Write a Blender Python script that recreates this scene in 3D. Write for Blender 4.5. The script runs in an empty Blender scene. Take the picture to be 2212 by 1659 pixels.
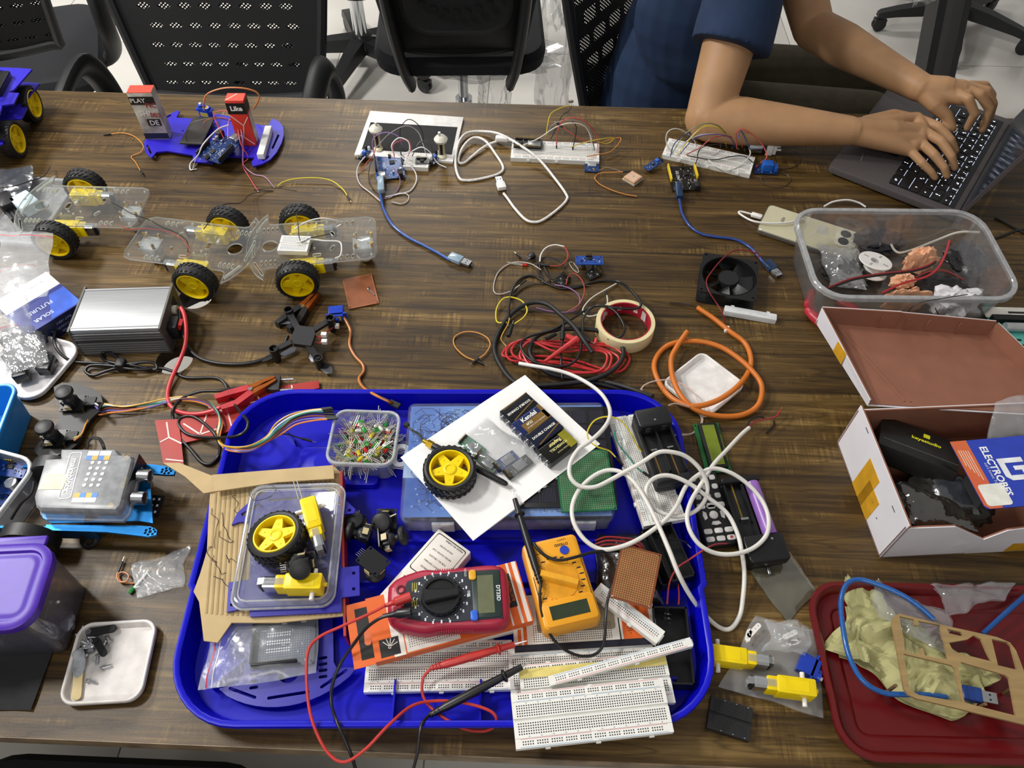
import bpy, bmesh, math, random
from mathutils import Vector, Matrix, noise
from mathutils.geometry import tessellate_polygon
random.seed(7)
SC = bpy.context.scene
COL = SC.collection
PI = math.pi
U = 0.001          # every length below is in millimetres
TZ = 750.0         # table top height
# ------------------------------------------------------------------ camera
IW, IH, FPX, CAMH = 2212.0, 1659.0, 1662.0, 900.0
PITCH, YAW, ROLL = math.radians(53.0), math.radians(1.45), math.radians(0.8)
_f = Vector((0, math.cos(PITCH), -math.sin(PITCH))); _r = Vector((1, 0, 0)); _u = _r.cross(_f)
_r2 = _r*math.cos(ROLL)+_u*math.sin(ROLL); _u2 = -_r*math.sin(ROLL)+_u*math.cos(ROLL)
_Y = Matrix.Rotation(YAW, 3, 'Z')
CR, CU, CF = _Y@_r2, _Y@_u2, _Y@_f
CAM = Vector((0, 0, TZ+CAMH))
cd = bpy.data.cameras.new('camera'); cam = bpy.data.objects.new('camera', cd); COL.objects.link(cam)
cd.sensor_fit = 'HORIZONTAL'; cd.sensor_width = 36.0; cd.lens = FPX/IW*36.0; cd.clip_start = 0.02; cd.clip_end = 60
cam.matrix_world = Matrix.Translation(CAM*U) @ Matrix((CR, CU, -CF)).transposed().to_4x4()
SC.camera = cam
# ------------------------------------------------------------------ world, lamps, exposure
wd = bpy.data.worlds.new('room_air'); SC.world = wd; wd.use_nodes = True
wd.node_tree.nodes['Background'].inputs[0].default_value = (1.0, 0.97, 0.93, 1)
wd.node_tree.nodes['Background'].inputs[1].default_value = 0.32
def area(name, loc, size, power, col=(1, 0.98, 0.94), target=None):
    l = bpy.data.lights.new(name, 'AREA'); l.shape = 'RECTANGLE'; l.size, l.size_y = size[0]*U, size[1]*U
    l.energy = power; l.color = col
    o = bpy.data.objects.new(name, l); COL.objects.link(o); o.location = Vector(loc)*U
    if target is not None:
        o.rotation_euler = (Vector(target)-Vector(loc)).to_track_quat('-Z', 'Y').to_euler()
    return o
area('ceiling_lamp_panel', (-1480, 720, 2750), (340, 340), 30)
area('ceiling_lamp_panel_left', (-2450, 1650, 2750), (400, 400), 92)
area('ceiling_lamp_panel_back', (-900, 4300, 2800), (1200, 600), 62)
area('ceiling_lamp_panel_front', (-500, -1300, 2750), (1200, 600), 18)
SC.view_settings.view_transform = 'Standard'; SC.view_settings.look = 'None'
SC.view_settings.exposure = 0.1; SC.view_settings.gamma = 1.0
SC.view_settings.use_curve_mapping = False
SC.cycles.max_bounces = 8; SC.cycles.transparent_max_bounces = 24
SC.cycles.caustics_reflective = False; SC.cycles.caustics_refractive = False
# ------------------------------------------------------------------ pixel <-> place
def P(px, py, h=0.0):
    """the place at height h above the table top that the photograph shows at (px, py)"""
    d = CR*((px-IW/2)/FPX) - CU*((py-IH/2)/FPX) + CF
    t = (TZ+h-CAM.z)/d.z
    return CAM + d*t
def Pf(px, py, z):   # the same with z measured from the floor
    return P(px, py, z-TZ)
def Py(px, py, y):   # the same in the upright plane y = const
    d = CR*((px-IW/2)/FPX) - CU*((py-IH/2)/FPX) + CF
    return CAM + d*((y-CAM.y)/d.y)
def proj(v):
    d = Vector(v)-CAM; w = d.dot(CF)
    return (IW/2+FPX*d.dot(CR)/w, IH/2-FPX*d.dot(CU)/w)
# ------------------------------------------------------------------ materials
def lin(h):
    h = h.lstrip('#'); c = [int(h[i:i+2], 16)/255 for i in (0, 2, 4)]
    return tuple((x/12.92 if x <= 0.04045 else ((x+0.055)/1.055)**2.4) for x in c)+(1,)
_M = {}
def nodes(m):
    m.use_nodes = True; nt = m.node_tree; nt.nodes.clear()
    def N(t, **kw):
        n = nt.nodes.new(t)
        for k, v in kw.items():
            if k[0] == '_': setattr(n, k[1:], v)
            else: n.inputs[k.replace('_', ' ')].default_value = v
        return n
    def L(a, ao, b, bi): nt.links.new(a.outputs[ao], b.inputs[bi])
    return N, L
def mat(col, rough=0.45, metal=0.0, var=0.12, scale=60.0, bump=0.0, spec=0.5, col2=None, coat=0.0, emit=0.0, bscale=None, stretch=None, sss=0.0):
    k = ('m', col, rough, metal, var, scale, bump, spec, col2, coat, emit, bscale, stretch, sss)
    if k in _M: return _M[k]
    m = bpy.data.materials.new('surface_'+col.lstrip('#')); N, L = nodes(m); _M[k] = m
    out = N('ShaderNodeOutputMaterial'); b = N('ShaderNodeBsdfPrincipled', Roughness=rough, Metallic=metal)
    b.inputs['Specular IOR Level'].default_value = spec; b.inputs['Coat Weight'].default_value = coat
    tc = N('ShaderNodeTexCoord'); nz = N('ShaderNodeTexNoise', Scale=scale, Detail=4.0)
    if stretch:
        mp = N('ShaderNodeMapping'); mp.inputs['Scale'].default_value = stretch
        L(tc, 'Object', mp, 0); L(mp, 0, nz, 'Vector')
    else: L(tc, 'Object', nz, 'Vector')
    rp = N('ShaderNodeValToRGB'); c = lin(col); d = lin(col2) if col2 else tuple(x*(1-var*1.6) for x in c[:3])+(1,)
    e = c if col2 else tuple(min(1, x*(1+var*.5)) for x in c[:3])+(1,)
    rp.color_ramp.elements[0].position = .3; rp.color_ramp.elements[1].position = .7
    rp.color_ramp.elements[0].color = d; rp.color_ramp.elements[1].color = e
    L(nz, 0, rp, 0); L(rp, 0, b, 'Base Color')
    if bump:
        n2 = N('ShaderNodeTexNoise', Scale=bscale or scale*4, Detail=3.0); L(tc, 'Object', n2, 'Vector')
        bp = N('ShaderNodeBump', Strength=bump, Distance=0.001); L(n2, 0, bp, 'Height'); L(bp, 0, b, 'Normal')
    if emit: b.inputs['Emission Color'].default_value = c; b.inputs['Emission Strength'].default_value = emit
    if sss:
        b.inputs['Subsurface Weight'].default_value = sss; b.inputs['Subsurface Radius'].default_value = (.006, .003, .0015)
    L(b, 0, out, 0)
    return m
def clear(tint='#ffffff', haze=0.10, gloss=0.16, rough=0.08, bump=0.0, bscale=90.0, hazecol='#e8ecf0', edge=0.6):
    """clear plastic: lets light straight through, with a little haze and a sheen that grows at grazing view"""
    k = ('c', tint, haze, gloss, rough, bump, bscale, hazecol, edge)
    if k in _M: return _M[k]
    m = bpy.data.materials.new('clear_plastic'); N, L = nodes(m); _M[k] = m
    out = N('ShaderNodeOutputMaterial'); tr = N('ShaderNodeBsdfTransparent', Color=lin(tint))
    df = N('ShaderNodeBsdfDiffuse', Color=lin(hazecol)); gl = N('ShaderNodeBsdfGlossy', Roughness=rough)
    tc = N('ShaderNodeTexCoord'); nz = N('ShaderNodeTexNoise', Scale=bscale, Detail=3.0); L(tc, 'Object', nz, 'Vector')
    ma = N('ShaderNodeMath', _operation='MULTIPLY_ADD'); ma.inputs[1].default_value = haze*1.2; ma.inputs[2].default_value = haze*.4
    L(nz, 0, ma, 0)
    m1 = N('ShaderNodeMixShader'); L(ma, 0, m1, 0); L(tr, 0, m1, 1); L(df, 0, m1, 2)
    lw = N('ShaderNodeLayerWeight', Blend=0.25); mg = N('ShaderNodeMath', _operation='MULTIPLY_ADD'); mg.inputs[1].default_value = edge; mg.inputs[2].default_value = gloss*.35
    L(lw, 'Fresnel', mg, 0)
    m2 = N('ShaderNodeMixShader'); L(mg, 0, m2, 0); L(m1, 0, m2, 1); L(gl, 0, m2, 2)
    if bump:
        bp = N('ShaderNodeBump', Strength=bump, Distance=0.004); L(nz, 0, bp, 'Height')
        L(bp, 0, gl, 'Normal'); L(bp, 0, df, 'Normal'); L(bp, 0, lw, 'Normal')
    L(m2, 0, out, 0)
    return m
# ------------------------------------------------------------------ mesh builder (mm)
def T(x=0, y=0, z=0, rz=0, rx=0, ry=0, s=1):
    R = math.radians
    return Matrix.Translation((x, y, z)) @ Matrix.Rotation(R(rz), 4, 'Z') @ Matrix.Rotation(R(ry), 4, 'Y') @ Matrix.Rotation(R(rx), 4, 'X') @ Matrix.Scale(s, 4)
def rrect(w, d, r, n=5, cx=0, cy=0):
    r = max(.01, min(r, w/2-.01, d/2-.01)); o = []
    for qx, qy, a0 in ((1, 1, 0), (-1, 1, 90), (-1, -1, 180), (1, -1, 270)):
        for i in range(n+1):
            a = math.radians(a0+90*i/n)
            o.append((cx+qx*(w/2-r)+r*math.cos(a), cy+qy*(d/2-r)+r*math.sin(a)))
    return o
def circ(r, n=24, cx=0, cy=0, a0=0): return [(cx+r*math.cos(2*PI*i/n+a0), cy+r*math.sin(2*PI*i/n+a0)) for i in range(n)]
def ccw(p):
    a = sum(p[i][0]*p[(i+1) % len(p)][1]-p[(i+1) % len(p)][0]*p[i][1] for i in range(len(p)))
    return list(p) if a > 0 else list(p)[::-1]
def inset(p, d):
    if abs(d) < 1e-9: return [tuple(q[:2]) for q in p]
    n = len(p); o = []
    for i in range(n):
        a, b, c = Vector(p[i-1][:2]), Vector(p[i][:2]), Vector(p[(i+1) % n][:2])
        e1, e2 = (b-a), (c-b)
        if e1.length < 1e-6: e1 = e2
        if e2.length < 1e-6: e2 = e1
        n1 = Vector((-e1.y, e1.x)).normalized(); n2 = Vector((-e2.y, e2.x)).normalized()
        m = n1+n2
        if m.length < 1e-6: m = n1
        m.normalize(); k = d/max(.35, m.dot(n1))
        o.append((b.x+m.x*k, b.y+m.y*k))
    return o
def spline(pts, sub=6, closed=False):
    p = [Vector(q) for q in pts]; o = []; n = len(p)
    if n < 3: return p
    for i in range(n if closed else n-1):
        a = p[i-1] if (i or closed) else p[0]*2-p[1]
        b, c = p[i], p[(i+1) % n]
        d = p[(i+2) % n] if (closed or i+2 < n) else c*2-b
        for k in range(sub):
            t = k/sub
            o.append(.5*((2*b)+(c-a)*t+(2*a-5*b+4*c-d)*t*t+(3*b-a-3*c+d)*t**3))
    if not closed: o.append(p[-1])
    return o
class MB:
    def __init__(s): s.v = []; s.f = []; s.m = []; s.X = Matrix.Identity(4)
    def at(s, *a, **k): s.X = a[0] if a and isinstance(a[0], Matrix) else T(*a, **k); return s
    def add(s, vs, fs, mi=0):
        o = len(s.v); X = s.X
        s.v += [X@Vector(v) for v in vs]; s.f += [[o+i for i in f] for f in fs]; s.m += [mi]*len(fs); return s
    def box(s, x, y, z, w, d, h, mi=0):      # centre x, y; base z
        a, b = w/2, d/2
        return s.add([(x+i*a, y+j*b, z+k*h) for k in (0, 1) for i, j in ((-1, -1), (1, -1), (1, 1), (-1, 1))],
                     [(3, 2, 1, 0), (4, 5, 6, 7), (0, 1, 5, 4), (1, 2, 6, 5), (2, 3, 7, 6), (3, 0, 4, 7)], mi)
    def loft(s, loops, mi=0, cap0=True, cap1=True, closed=False):
        n = len(loops[0]); vs = [v for l in loops for v in l]; fs = []
        m = len(loops)
        for i in range(m if closed else m-1):
            for j in range(n):
                k = (j+1) % n; i2 = (i+1) % m
                fs.append((i*n+j, i*n+k, i2*n+k, i2*n+j))
        if not closed:
            if cap0: fs.append(tuple(range(n))[::-1])
            if cap1: fs.append(tuple((m-1)*n+j for j in range(n)))
        return s.add(vs, fs, mi)
    def stack(s, outline, prof, mi=0, cap0=True, cap1=True, closed=False):   # prof: (inset, z)
        o = ccw(outline)
        return s.loft([[(x, y, z) for x, y in inset(o, i)] for i, z in prof], mi, cap0, cap1, closed)
    def rbox(s, x, y, z, w, d, h, r=2, c=0.0, mi=0, n=4):   # rounded upright edges, chamfered rims
        o = rrect(w, d, r, n, x, y)
        pr = [(0, z), (0, z+h)] if not c else [(c, z), (0, z+c), (0, z+h-c), (c*.4, z+h-c*.3), (c, z+h)]
        return s.stack(o, pr, mi)
    def lathe(s, prof, n=20, mi=0, cap0=True, cap1=True, closed=False):       # prof: (r, z)
        return s.loft([[(r*math.cos(2*PI*i/n), r*math.sin(2*PI*i/n), z) for i in range(n)] for r, z in prof], mi, cap0, cap1, closed)
    def cyl(s, x, y, z, r, h, n=16, mi=0, r2=None):
        r2 = r if r2 is None else r2
        return s.loft([[(x+q*math.cos(2*PI*i/n), y+q*math.sin(2*PI*i/n), zz) for i in range(n)] for q, zz in ((r, z), (r2, z+h))], mi)
    def ball(s, c, r, n=12, mi=0, sc=(1, 1, 1)):
        L = []
        for j in range(1, n//2+1):
            a = -PI/2+PI*j/(n//2+1)
            L.append([(c[0]+sc[0]*r*math.cos(a)*math.cos(2*PI*i/n), c[1]+sc[1]*r*math.cos(a)*math.sin(2*PI*i/n), c[2]+sc[2]*r*math.sin(a)) for i in range(n)])
        return s.loft(L, mi)
    def tube(s, pts, r, n=8, mi=0, sub=5, closed=False, flat=1.0):
        p = spline(pts, sub, closed) if sub > 1 else [Vector(q) for q in pts]
        p = [q for i, q in enumerate(p) if i == 0 or (q-p[i-1]).length > 1e-4]
        m = len(p); L = []; up = None
        for i in range(m):
            t = (p[(i+1) % m]-p[i-1]) if closed or 0 < i < m-1 else (p[1]-p[0] if i == 0 else p[-1]-p[-2])
            t.normalize()
            if up is None: up = Vector((0, 0, 1)) if abs(t.z) < .9 else Vector((1, 0, 0))
            side = t.cross(up)
            if side.length < 1e-4: side = t.orthogonal()
            side.normalize(); up = side.cross(t).normalized()
            rr = r(i/(m-1)) if callable(r) else r
            L.append([p[i]+side*(rr*math.cos(2*PI*k/n))+up*(rr*flat*math.sin(2*PI*k/n)) for k in range(n)])
        return s.loft(L, mi, closed=closed)
    def bar(s, a, b, w, h, mi=0):       # a square bar between two points
        a, b = Vector(a), Vector(b); t = (b-a).normalized(); u = Vector((0, 0, 1)) if abs(t.z) < .95 else Vector((1, 0, 0))
        sd = t.cross(u).normalized()*(w/2); u = sd.cross(t).normalized()*(h/2)
        return s.loft([[q-sd-u, q+sd-u, q+sd+u, q-sd+u] for q in (a, b)], mi)
    def plate(s, outline, holes, z0, z1, mi=0, ms=None):
        ms = mi if ms is None else ms
        loops = [ccw(outline)]+[ccw(h)[::-1] for h in holes]
        flat = [q for l in loops for q in l]
        tri = tessellate_polygon([[Vector((x, y, 0)) for x, y in l] for l in loops])
        n = len(flat); fs = []
        for t in tri:
            a, b, c = (flat[i] for i in t)
            if (b[0]-a[0])*(c[1]-a[1])-(b[1]-a[1])*(c[0]-a[0]) < 0: t = t[::-1]
            fs.append(tuple(t))
        vs = [(x, y, z1) for x, y in flat]+[(x, y, z0) for x, y in flat]
        s.add(vs, fs+[tuple(n+i for i in f[::-1]) for f in fs], mi)
        o = 0; w = []
        for l in loops:
            k = len(l)
            for i in range(k):
                j = (i+1) % k; w.append((n+o+i, n+o+j, o+j, o+i))
            o += k
        return s.add(vs, w, ms)
    def sheet(s, g, mi=0):            # g: grid of points
        r, c = len(g), len(g[0])
        return s.add([v for row in g for v in row], [(i*c+j, i*c+j+1, (i+1)*c+j+1, (i+1)*c+j) for i in range(r-1) for j in range(c-1)], mi)
    def quads(s, cs, w, d, mi=0):     # small flat marks, centres (x, y, z)
        a, b = w/2, d/2; vs = []; fs = []
        for i, (x, y, z) in enumerate(cs):
            vs += [(x-a, y-b, z), (x+a, y-b, z), (x+a, y+b, z), (x-a, y+b, z)]; fs.append((4*i, 4*i+1, 4*i+2, 4*i+3))
        return s.add(vs, fs, mi)
    def mesh(s, name, mats, angle=38):
        me = bpy.data.meshes.new(name)
        me.from_pydata([tuple(v*U) for v in s.v], [], s.f)
        for m in (mats if isinstance(mats, (list, tuple)) else [mats]): me.materials.append(m)
        me.polygons.foreach_set('material_index', s.m)
        me.polygons.foreach_set('use_smooth', [angle > 0]*len(s.f)); me.update()
        if angle > 0: me.set_sharp_from_angle(angle=math.radians(angle))
        return me
    def build(s, name, mats, parent=None, loc=None, angle=38, kind=None, label=None):
        return link(name, s.mesh(name, mats, angle), parent, loc, kind, label)
def link(name, me, parent=None, loc=None, kind=None, label=None):
    o = bpy.data.objects.new(name, me); COL.objects.link(o)
    if parent is not None: o.parent = parent
    if isinstance(loc, Matrix):
        m = loc.copy(); m.translation = m.translation*U; o.matrix_local = m
    elif loc is not None: o.location = Vector(loc)*U
    if kind: o['kind'] = kind
    if label: o['label'] = label
    return o
_labels = {}
def tag(o, label, cat, group=None, kind=None):
    o['label'] = label; o['category'] = cat
    if group: o['group'] = group
    if kind: o['kind'] = kind
    _labels.setdefault(label, []).append(o)
    return o
def thing(name, label, cat, X=None, group=None):
    """an Empty at the thing's base; X a matrix in mm"""
    o = link(name, None, None, X); o.empty_display_size = .02
    return tag(o, label, cat, group)
def copy_tree(o, parent=None):
    c = o.copy(); COL.objects.link(c)
    if parent is not None:
        c.parent = parent; c.matrix_parent_inverse = o.matrix_parent_inverse
    for ch in list(o.children): copy_tree(ch, c)
    return c
def setX(o, X):
    m = X.copy(); m.translation = m.translation*U; o.matrix_local = m; return o
def R4(bl, br, tr, tl, h=0):
    """the rectangle whose top edges the photograph shows at four pixels, lying h above the table: (matrix, length, width)"""
    a, b, c, d = (P(*q, h) for q in (bl, br, tr, tl))
    ctr = (a+b+c+d)/4; e = (b-a)+(c-d); w = (d-a)+(c-b)
    ang = math.atan2(e.y, e.x)
    return Matrix.Translation(ctr)@Matrix.Rotation(ang, 4, 'Z'), e.length/2, w.length/2
def A2(a, b, h=0, at=0.5):
    """a frame with x along the line the photograph shows from pixel a to pixel b, h above the table"""
    p, q = P(*a, h), P(*b, h); d = q-p
    return Matrix.Translation(p.lerp(q, at))@Matrix.Rotation(math.atan2(d.y, d.x), 4, 'Z'), d.length
def base(X, z): m = X.copy(); m.translation.z = TZ+z; return m
def text(s, size, parent, X, m, name='lettering', bold=0.0, sx=1.0, align='CENTER'):
    cu = bpy.data.curves.new(name, 'FONT'); cu.body = s; cu.size = size*U; cu.align_x = align; cu.align_y = 'CENTER'
    cu.offset = bold*U; cu.resolution_u = 2; cu.space_line = .9
    ob = bpy.data.objects.new(name, cu); me = bpy.data.meshes.new_from_object(ob)
    bpy.data.objects.remove(ob); bpy.data.curves.remove(cu)
    me.materials.clear(); me.materials.append(m)
    me.transform(Matrix.Diagonal((sx, 1, 1, 1)))
    return link(name, me, parent, X)
def tube_ob(name, pts, r, m, parent=None, n=8, sub=5, loc=None, **k):
    return MB().tube(pts, r, n, sub=sub, **k).build(name, m, parent, loc)
def px(pts, r=0):   # (px, py[, h]) -> places, h above the table for the cable's underside
    return [P(q[0], q[1], (q[2] if len(q) > 2 else 0)+r) for q in pts]
def wire(label, pts, col, r=0.8, ends='', name='jumper_wire', cat='wire', group=None, endcol='#151515', pin='#c9c6bd', n=6, sub=6, rough=.4):
    """a loose wire; ends: m = plug with pin, f = socket housing, b = bare tip, - = nothing, for both ends"""
    p = px(pts, r); sp = spline(p, sub)
    o = tube_ob(name, sp, r, mat(col, rough, var=.05), None, n, 1)
    tag(o, label, cat, group)
    for i, e in enumerate(ends):
        a, b = (sp[0], sp[min(2, len(sp)-1)]) if i == 0 else (sp[-1], sp[-min(3, len(sp))])
        d = (a-b).normalized()
        if e in 'mf':
            MB().bar(a-d*2, a+d*12, 2.5, 2.5).build('connector', mat(endcol, .5), o)
            if e == 'm': MB().bar(a+d*12, a+d*18, .7, .7).build('pin', mat(pin, .25, 1), o)
        if e == 'b': tube_ob('bare_tip', [a, a+d*6], r*.6, mat(pin, .3, 1), o, 5, 1)
    return o
# ================================================================== the setting
def wood():
    m = bpy.data.materials.new('rustic_wood_laminate'); N, L = nodes(m)
    out = N('ShaderNodeOutputMaterial'); b = N('ShaderNodeBsdfPrincipled', Roughness=.42); b.inputs['Specular IOR Level'].default_value = .38
    tc = N('ShaderNodeTexCoord'); sep = N('ShaderNodeSeparateXYZ'); L(tc, 'Object', sep, 0)
    def M(op, a, b_=None, c=None):
        n = N('ShaderNodeMath', _operation=op)
        for i, v in enumerate((a, b_, c)):
            if v is None: continue
            if isinstance(v, (int, float)): n.inputs[i].default_value = v
            else: L(v[0], v[1], n, i)
        return (n, 0)
    y = M('ADD', (sep, 'Y'), .03); row = M('FLOOR', M('DIVIDE', y, .142)); fy = M('FRACT', M('DIVIDE', y, .142))
    xo = M('MULTIPLY_ADD', row, 3.37, (sep, 'X'))
    cmb = N('ShaderNodeCombineXYZ'); L(xo[0], 0, cmb, 0); L(sep, 'Y', cmb, 1); L(row[0], 0, cmb, 2)
    def NZ(sc, det=5.0, rough=.6, dist=0.0):
        mp = N('ShaderNodeMapping'); mp.inputs['Scale'].default_value = sc; L(cmb, 0, mp, 0)
        n = N('ShaderNodeTexNoise', Scale=1.0, Detail=det, Roughness=rough, Distortion=dist); L(mp, 0, n, 'Vector'); return n
    g1 = NZ((3.2, 60, 9), 6, .65, .35); g2 = NZ((9, 260, 3), 4, .6); g3 = NZ((2.0, 7, 5), 3, .5); cr = NZ((230, 7, 3), 3, .55); blot = NZ((7, 16, 4), 4, .6, 1.2)
    r1 = N('ShaderNodeValToRGB'); e = r1.color_ramp.elements
    e[0].position = .26; e[0].color = lin('#1c1309'); e[1].position = .78; e[1].color = lin('#9a7d4a')
    for p_, c_ in ((.42, '#3a2a14'), (.55, '#5a4421')): q = e.new(p_); q.color = lin(c_)
    mix = M('MULTIPLY_ADD', (g2, 0), .30, M('MULTIPLY_ADD', (g1, 0), .62, -.0)); mix = M('MULTIPLY_ADD', (g3, 0), .34, M('SUBTRACT', mix, .135))
    # saw marks across the grain, in patches
    pm = N('ShaderNodeMapRange'); L(blot, 0, pm, 0); pm.inputs[1].default_value = .51; pm.inputs[2].default_value = .66
    saw = M('MULTIPLY', M('MULTIPLY', M('SUBTRACT', (cr, 0), .42), .62), (pm, 0)); mix = M('ADD', mix, saw)
    L(mix[0], 0, r1, 0)
    # dark joint lines between the printed boards and thin cracks
    ed = M('MINIMUM', fy, M('SUBTRACT', 1.0, fy)); jn = N('ShaderNodeMapRange'); L(ed[0], 0, jn, 0); jn.inputs[1].default_value = .004; jn.inputs[2].default_value = .03
    jn.inputs[3].default_value = .45; jn.inputs[4].default_value = 1.0
    ck = NZ((2.4, 34, 7), 2, .4, .5); c2 = M('ABSOLUTE', M('SUBTRACT', (ck, 0), .5)); cm = N('ShaderNodeMapRange'); L(c2[0], 0, cm, 0); cm.inputs[1].default_value = .0; cm.inputs[2].default_value = .012
    cm.inputs[3].default_value = .55; cm.inputs[4].default_value = 1.0
    k = M('MULTIPLY', (jn, 0), (cm, 0))
    mx = N('ShaderNodeMixRGB', _blend_type='MULTIPLY'); mx.inputs[0].default_value = 1; L(r1, 0, mx, 1); L(k[0], 0, mx, 2)
    L(mx, 0, b, 'Base Color')
    fine = N('ShaderNodeTexNoise', Scale=900.0, Detail=2.0); L(tc, 'Object', fine, 'Vector')
    bh = M('MULTIPLY_ADD', (g2, 0), .7, M('MULTIPLY', (fine, 0), .7))
    bp = N('ShaderNodeBump', Strength=.35, Distance=.0006); L(bh[0], 0, bp, 'Height'); L(bp, 0, b, 'Normal')
    L(b, 0, out, 0); return m
WOOD = wood()
FARY = (P(100, 197).y+P(1930, 248).y)/2; NEARY = (P(0, 1590).y+P(1500, 1653).y)/2
TX0, TX1 = -1150, 1500
hA, hB = P(377, 777), P(424, 640)
def make_table():
    t = thing('work_table', 'long work table with dark rustic wood laminate top, covered in electronics', 'table', T(0, 0, 0))
    top = MB(); o = rrect(TX1-TX0, FARY-NEARY, 4, 2, (TX0+TX1)/2, (NEARY+FARY)/2)
    holes = [circ(27, 32, q.x, q.y) for q in (hA, hB)]
    top.plate(o, holes, TZ-25, TZ, 0, 1).build('tabletop', [WOOD, mat('#3a2d1e', .6, var=.3)], t, angle=0)
    s = MB(); s.box((TX0+TX1)/2, NEARY-.6, TZ-25, TX1-TX0, 1.2, 24.6); s.box((TX0+TX1)/2, FARY+.6, TZ-25, TX1-TX0, 1.2, 24.6)
    s.build('edge_band', mat('#8a7458', .5, var=.35, scale=30), t)
    for x in (TX0+60, TX1-60): MB().box(x, (NEARY+FARY)/2, 0, 40, FARY-NEARY-260, TZ-25).build('leg_panel', mat('#3a2d1e', .6), t)
    MB().box((TX0+TX1)/2, (NEARY+FARY)/2-120, 330, TX1-TX0-160, 18, 395).build('modesty_panel', mat('#3a2d1e', .6), t)
    return t
make_table()
fl = MB().box(0, 1500, -30, 7600, 7000, 28).build('floor', mat('#8b8880', .6), None); fl['kind'] = 'structure'; fl['label'] = 'pale cream polished tile floor'
tm = MB().rbox(0, 0, -2, 597, 597, 2, 2, .6, n=1).mesh('tile', mat('#cfcbc4', .22, var=.06, scale=4, spec=.5))
for i in range(-6, 6):
    for j in range(-1, 8): link('tile', tm, fl, (i*600+130, j*600+190, 0))
# ================================================================== builders for the parts bin
BLACK = mat('#17171a', .42, var=.1); DBLK = mat('#0e0e10', .55); RUBBER = mat('#141416', .5, var=.15, bump=.15, scale=120)
STEEL = mat('#c9ccd0', .22, 1, var=.06); CHROME = mat('#dfe2e6', .1, 1, var=.03); BRASS = mat('#c8a24a', .28, 1)
YELLOW = mat('#f2d400', .38, var=.05); WHITE = mat('#ece9e4', .42, var=.03); BBW = mat('#e9e8e3', .5, var=.03)
PCBB = mat('#14305f', .35, var=.25, scale=200); PCBK = mat('#101214', .35, var=.2, scale=200); NAVYP = mat('#2a1fb4', .35, var=.05)
GREY = mat('#83868a', .4); HOLE = mat('#3b3a38', .8, var=0); SILK = mat('#d8dde2', .6, var=0); INK = mat('#101010', .6, var=0); PAPERW = mat('#f1f0ef', .75, var=.02)
REDL = mat('#d58a8a', .6, var=0); BLUL = mat('#8fb0cc', .6, var=0); ORG = mat('#f26a1e', .42, var=.04); CLR = clear(); GOLD = mat('#d8b23c', .3, 1)
_proto = {}
def wheel_meshes():
    if 'wheel' in _proto: return _proto['wheel']
    t = MB().lathe([(26, -12), (29, -13), (31.6, -11.5), (32.4, -7), (32.6, 0), (32.4, 7), (31.6, 11.5), (29, 13), (26, 12), (25.4, 0)], 48, closed=True)
    for k in range(28):
        for sg in (-1, 1):
            a = 360/28*(k+(.5 if sg > 0 else 0))
            t.at(T(0, 0, 0, a)@T(32.6, 0, sg*6.2, 0, sg*38)); t.box(0, 0, -4.6, 1.6, 3.6, 9.2)
    t.at(); tm_ = t.mesh('tyre', RUBBER)
    r = MB().lathe([(25.6, -11.6), (25.6, 11.6), (24.9, 12.6), (23.4, 12.6), (23.0, 11), (22.6, 4), (22.4, 0), (22.6, -4), (23.0, -11), (23.4, -12.6), (24.9, -12.6)], 40, closed=True).mesh('rim', YELLOW)
    st = []
    for k in range(5):
        a = 2*PI*k/5
        for da, rr in ((-.16, 23.4), (.16, 23.4), (.36, 15.5), (.628, 10.8), (.90, 15.5)): st.append((rr*math.cos(a+da), rr*math.sin(a+da)))
    s = MB().plate(st, [], 3.5, 8.5).plate(st, [], -8.5, -3.5)
    for k in range(5):
        for z in (8.5,): s.at(T(0, 0, 0, 72*k)).cyl(15, 0, z, 1.0, .7, 8)
    s.at(); sm_ = s.mesh('spokes', YELLOW)
    h = MB().lathe([(6.6, -9.6), (8.2, -9), (8.2, 9.4), (7.4, 10), (5.2, 10), (5.0, 9.2), (.01, 9.2)], 20, cap0=True, cap1=False).mesh('hub', YELLOW)
    _proto['wheel'] = (tm_, r, sm_, h); return _proto['wheel']
def wheel_parts(parent, X=None, sub=None):
    """parts of a wheel whose axle is the z axis of X"""
    a, b, c, d = wheel_meshes()
    t = link('tyre', a, parent, X); r = link('rim', b, parent, X); link('spokes', c, r); link('hub', d, r)
def wheel(label, X, group='yellow wheels'):
    t = thing('toy_wheel', label, 'wheel', X, group); wheel_parts(t); return t
def car_wheel(parent, X):
    a, b, c, d = wheel_meshes(); t = link('wheel', a, parent, X); link('rim', b, t); link('spokes', c, t); link('hub', d, t)
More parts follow.
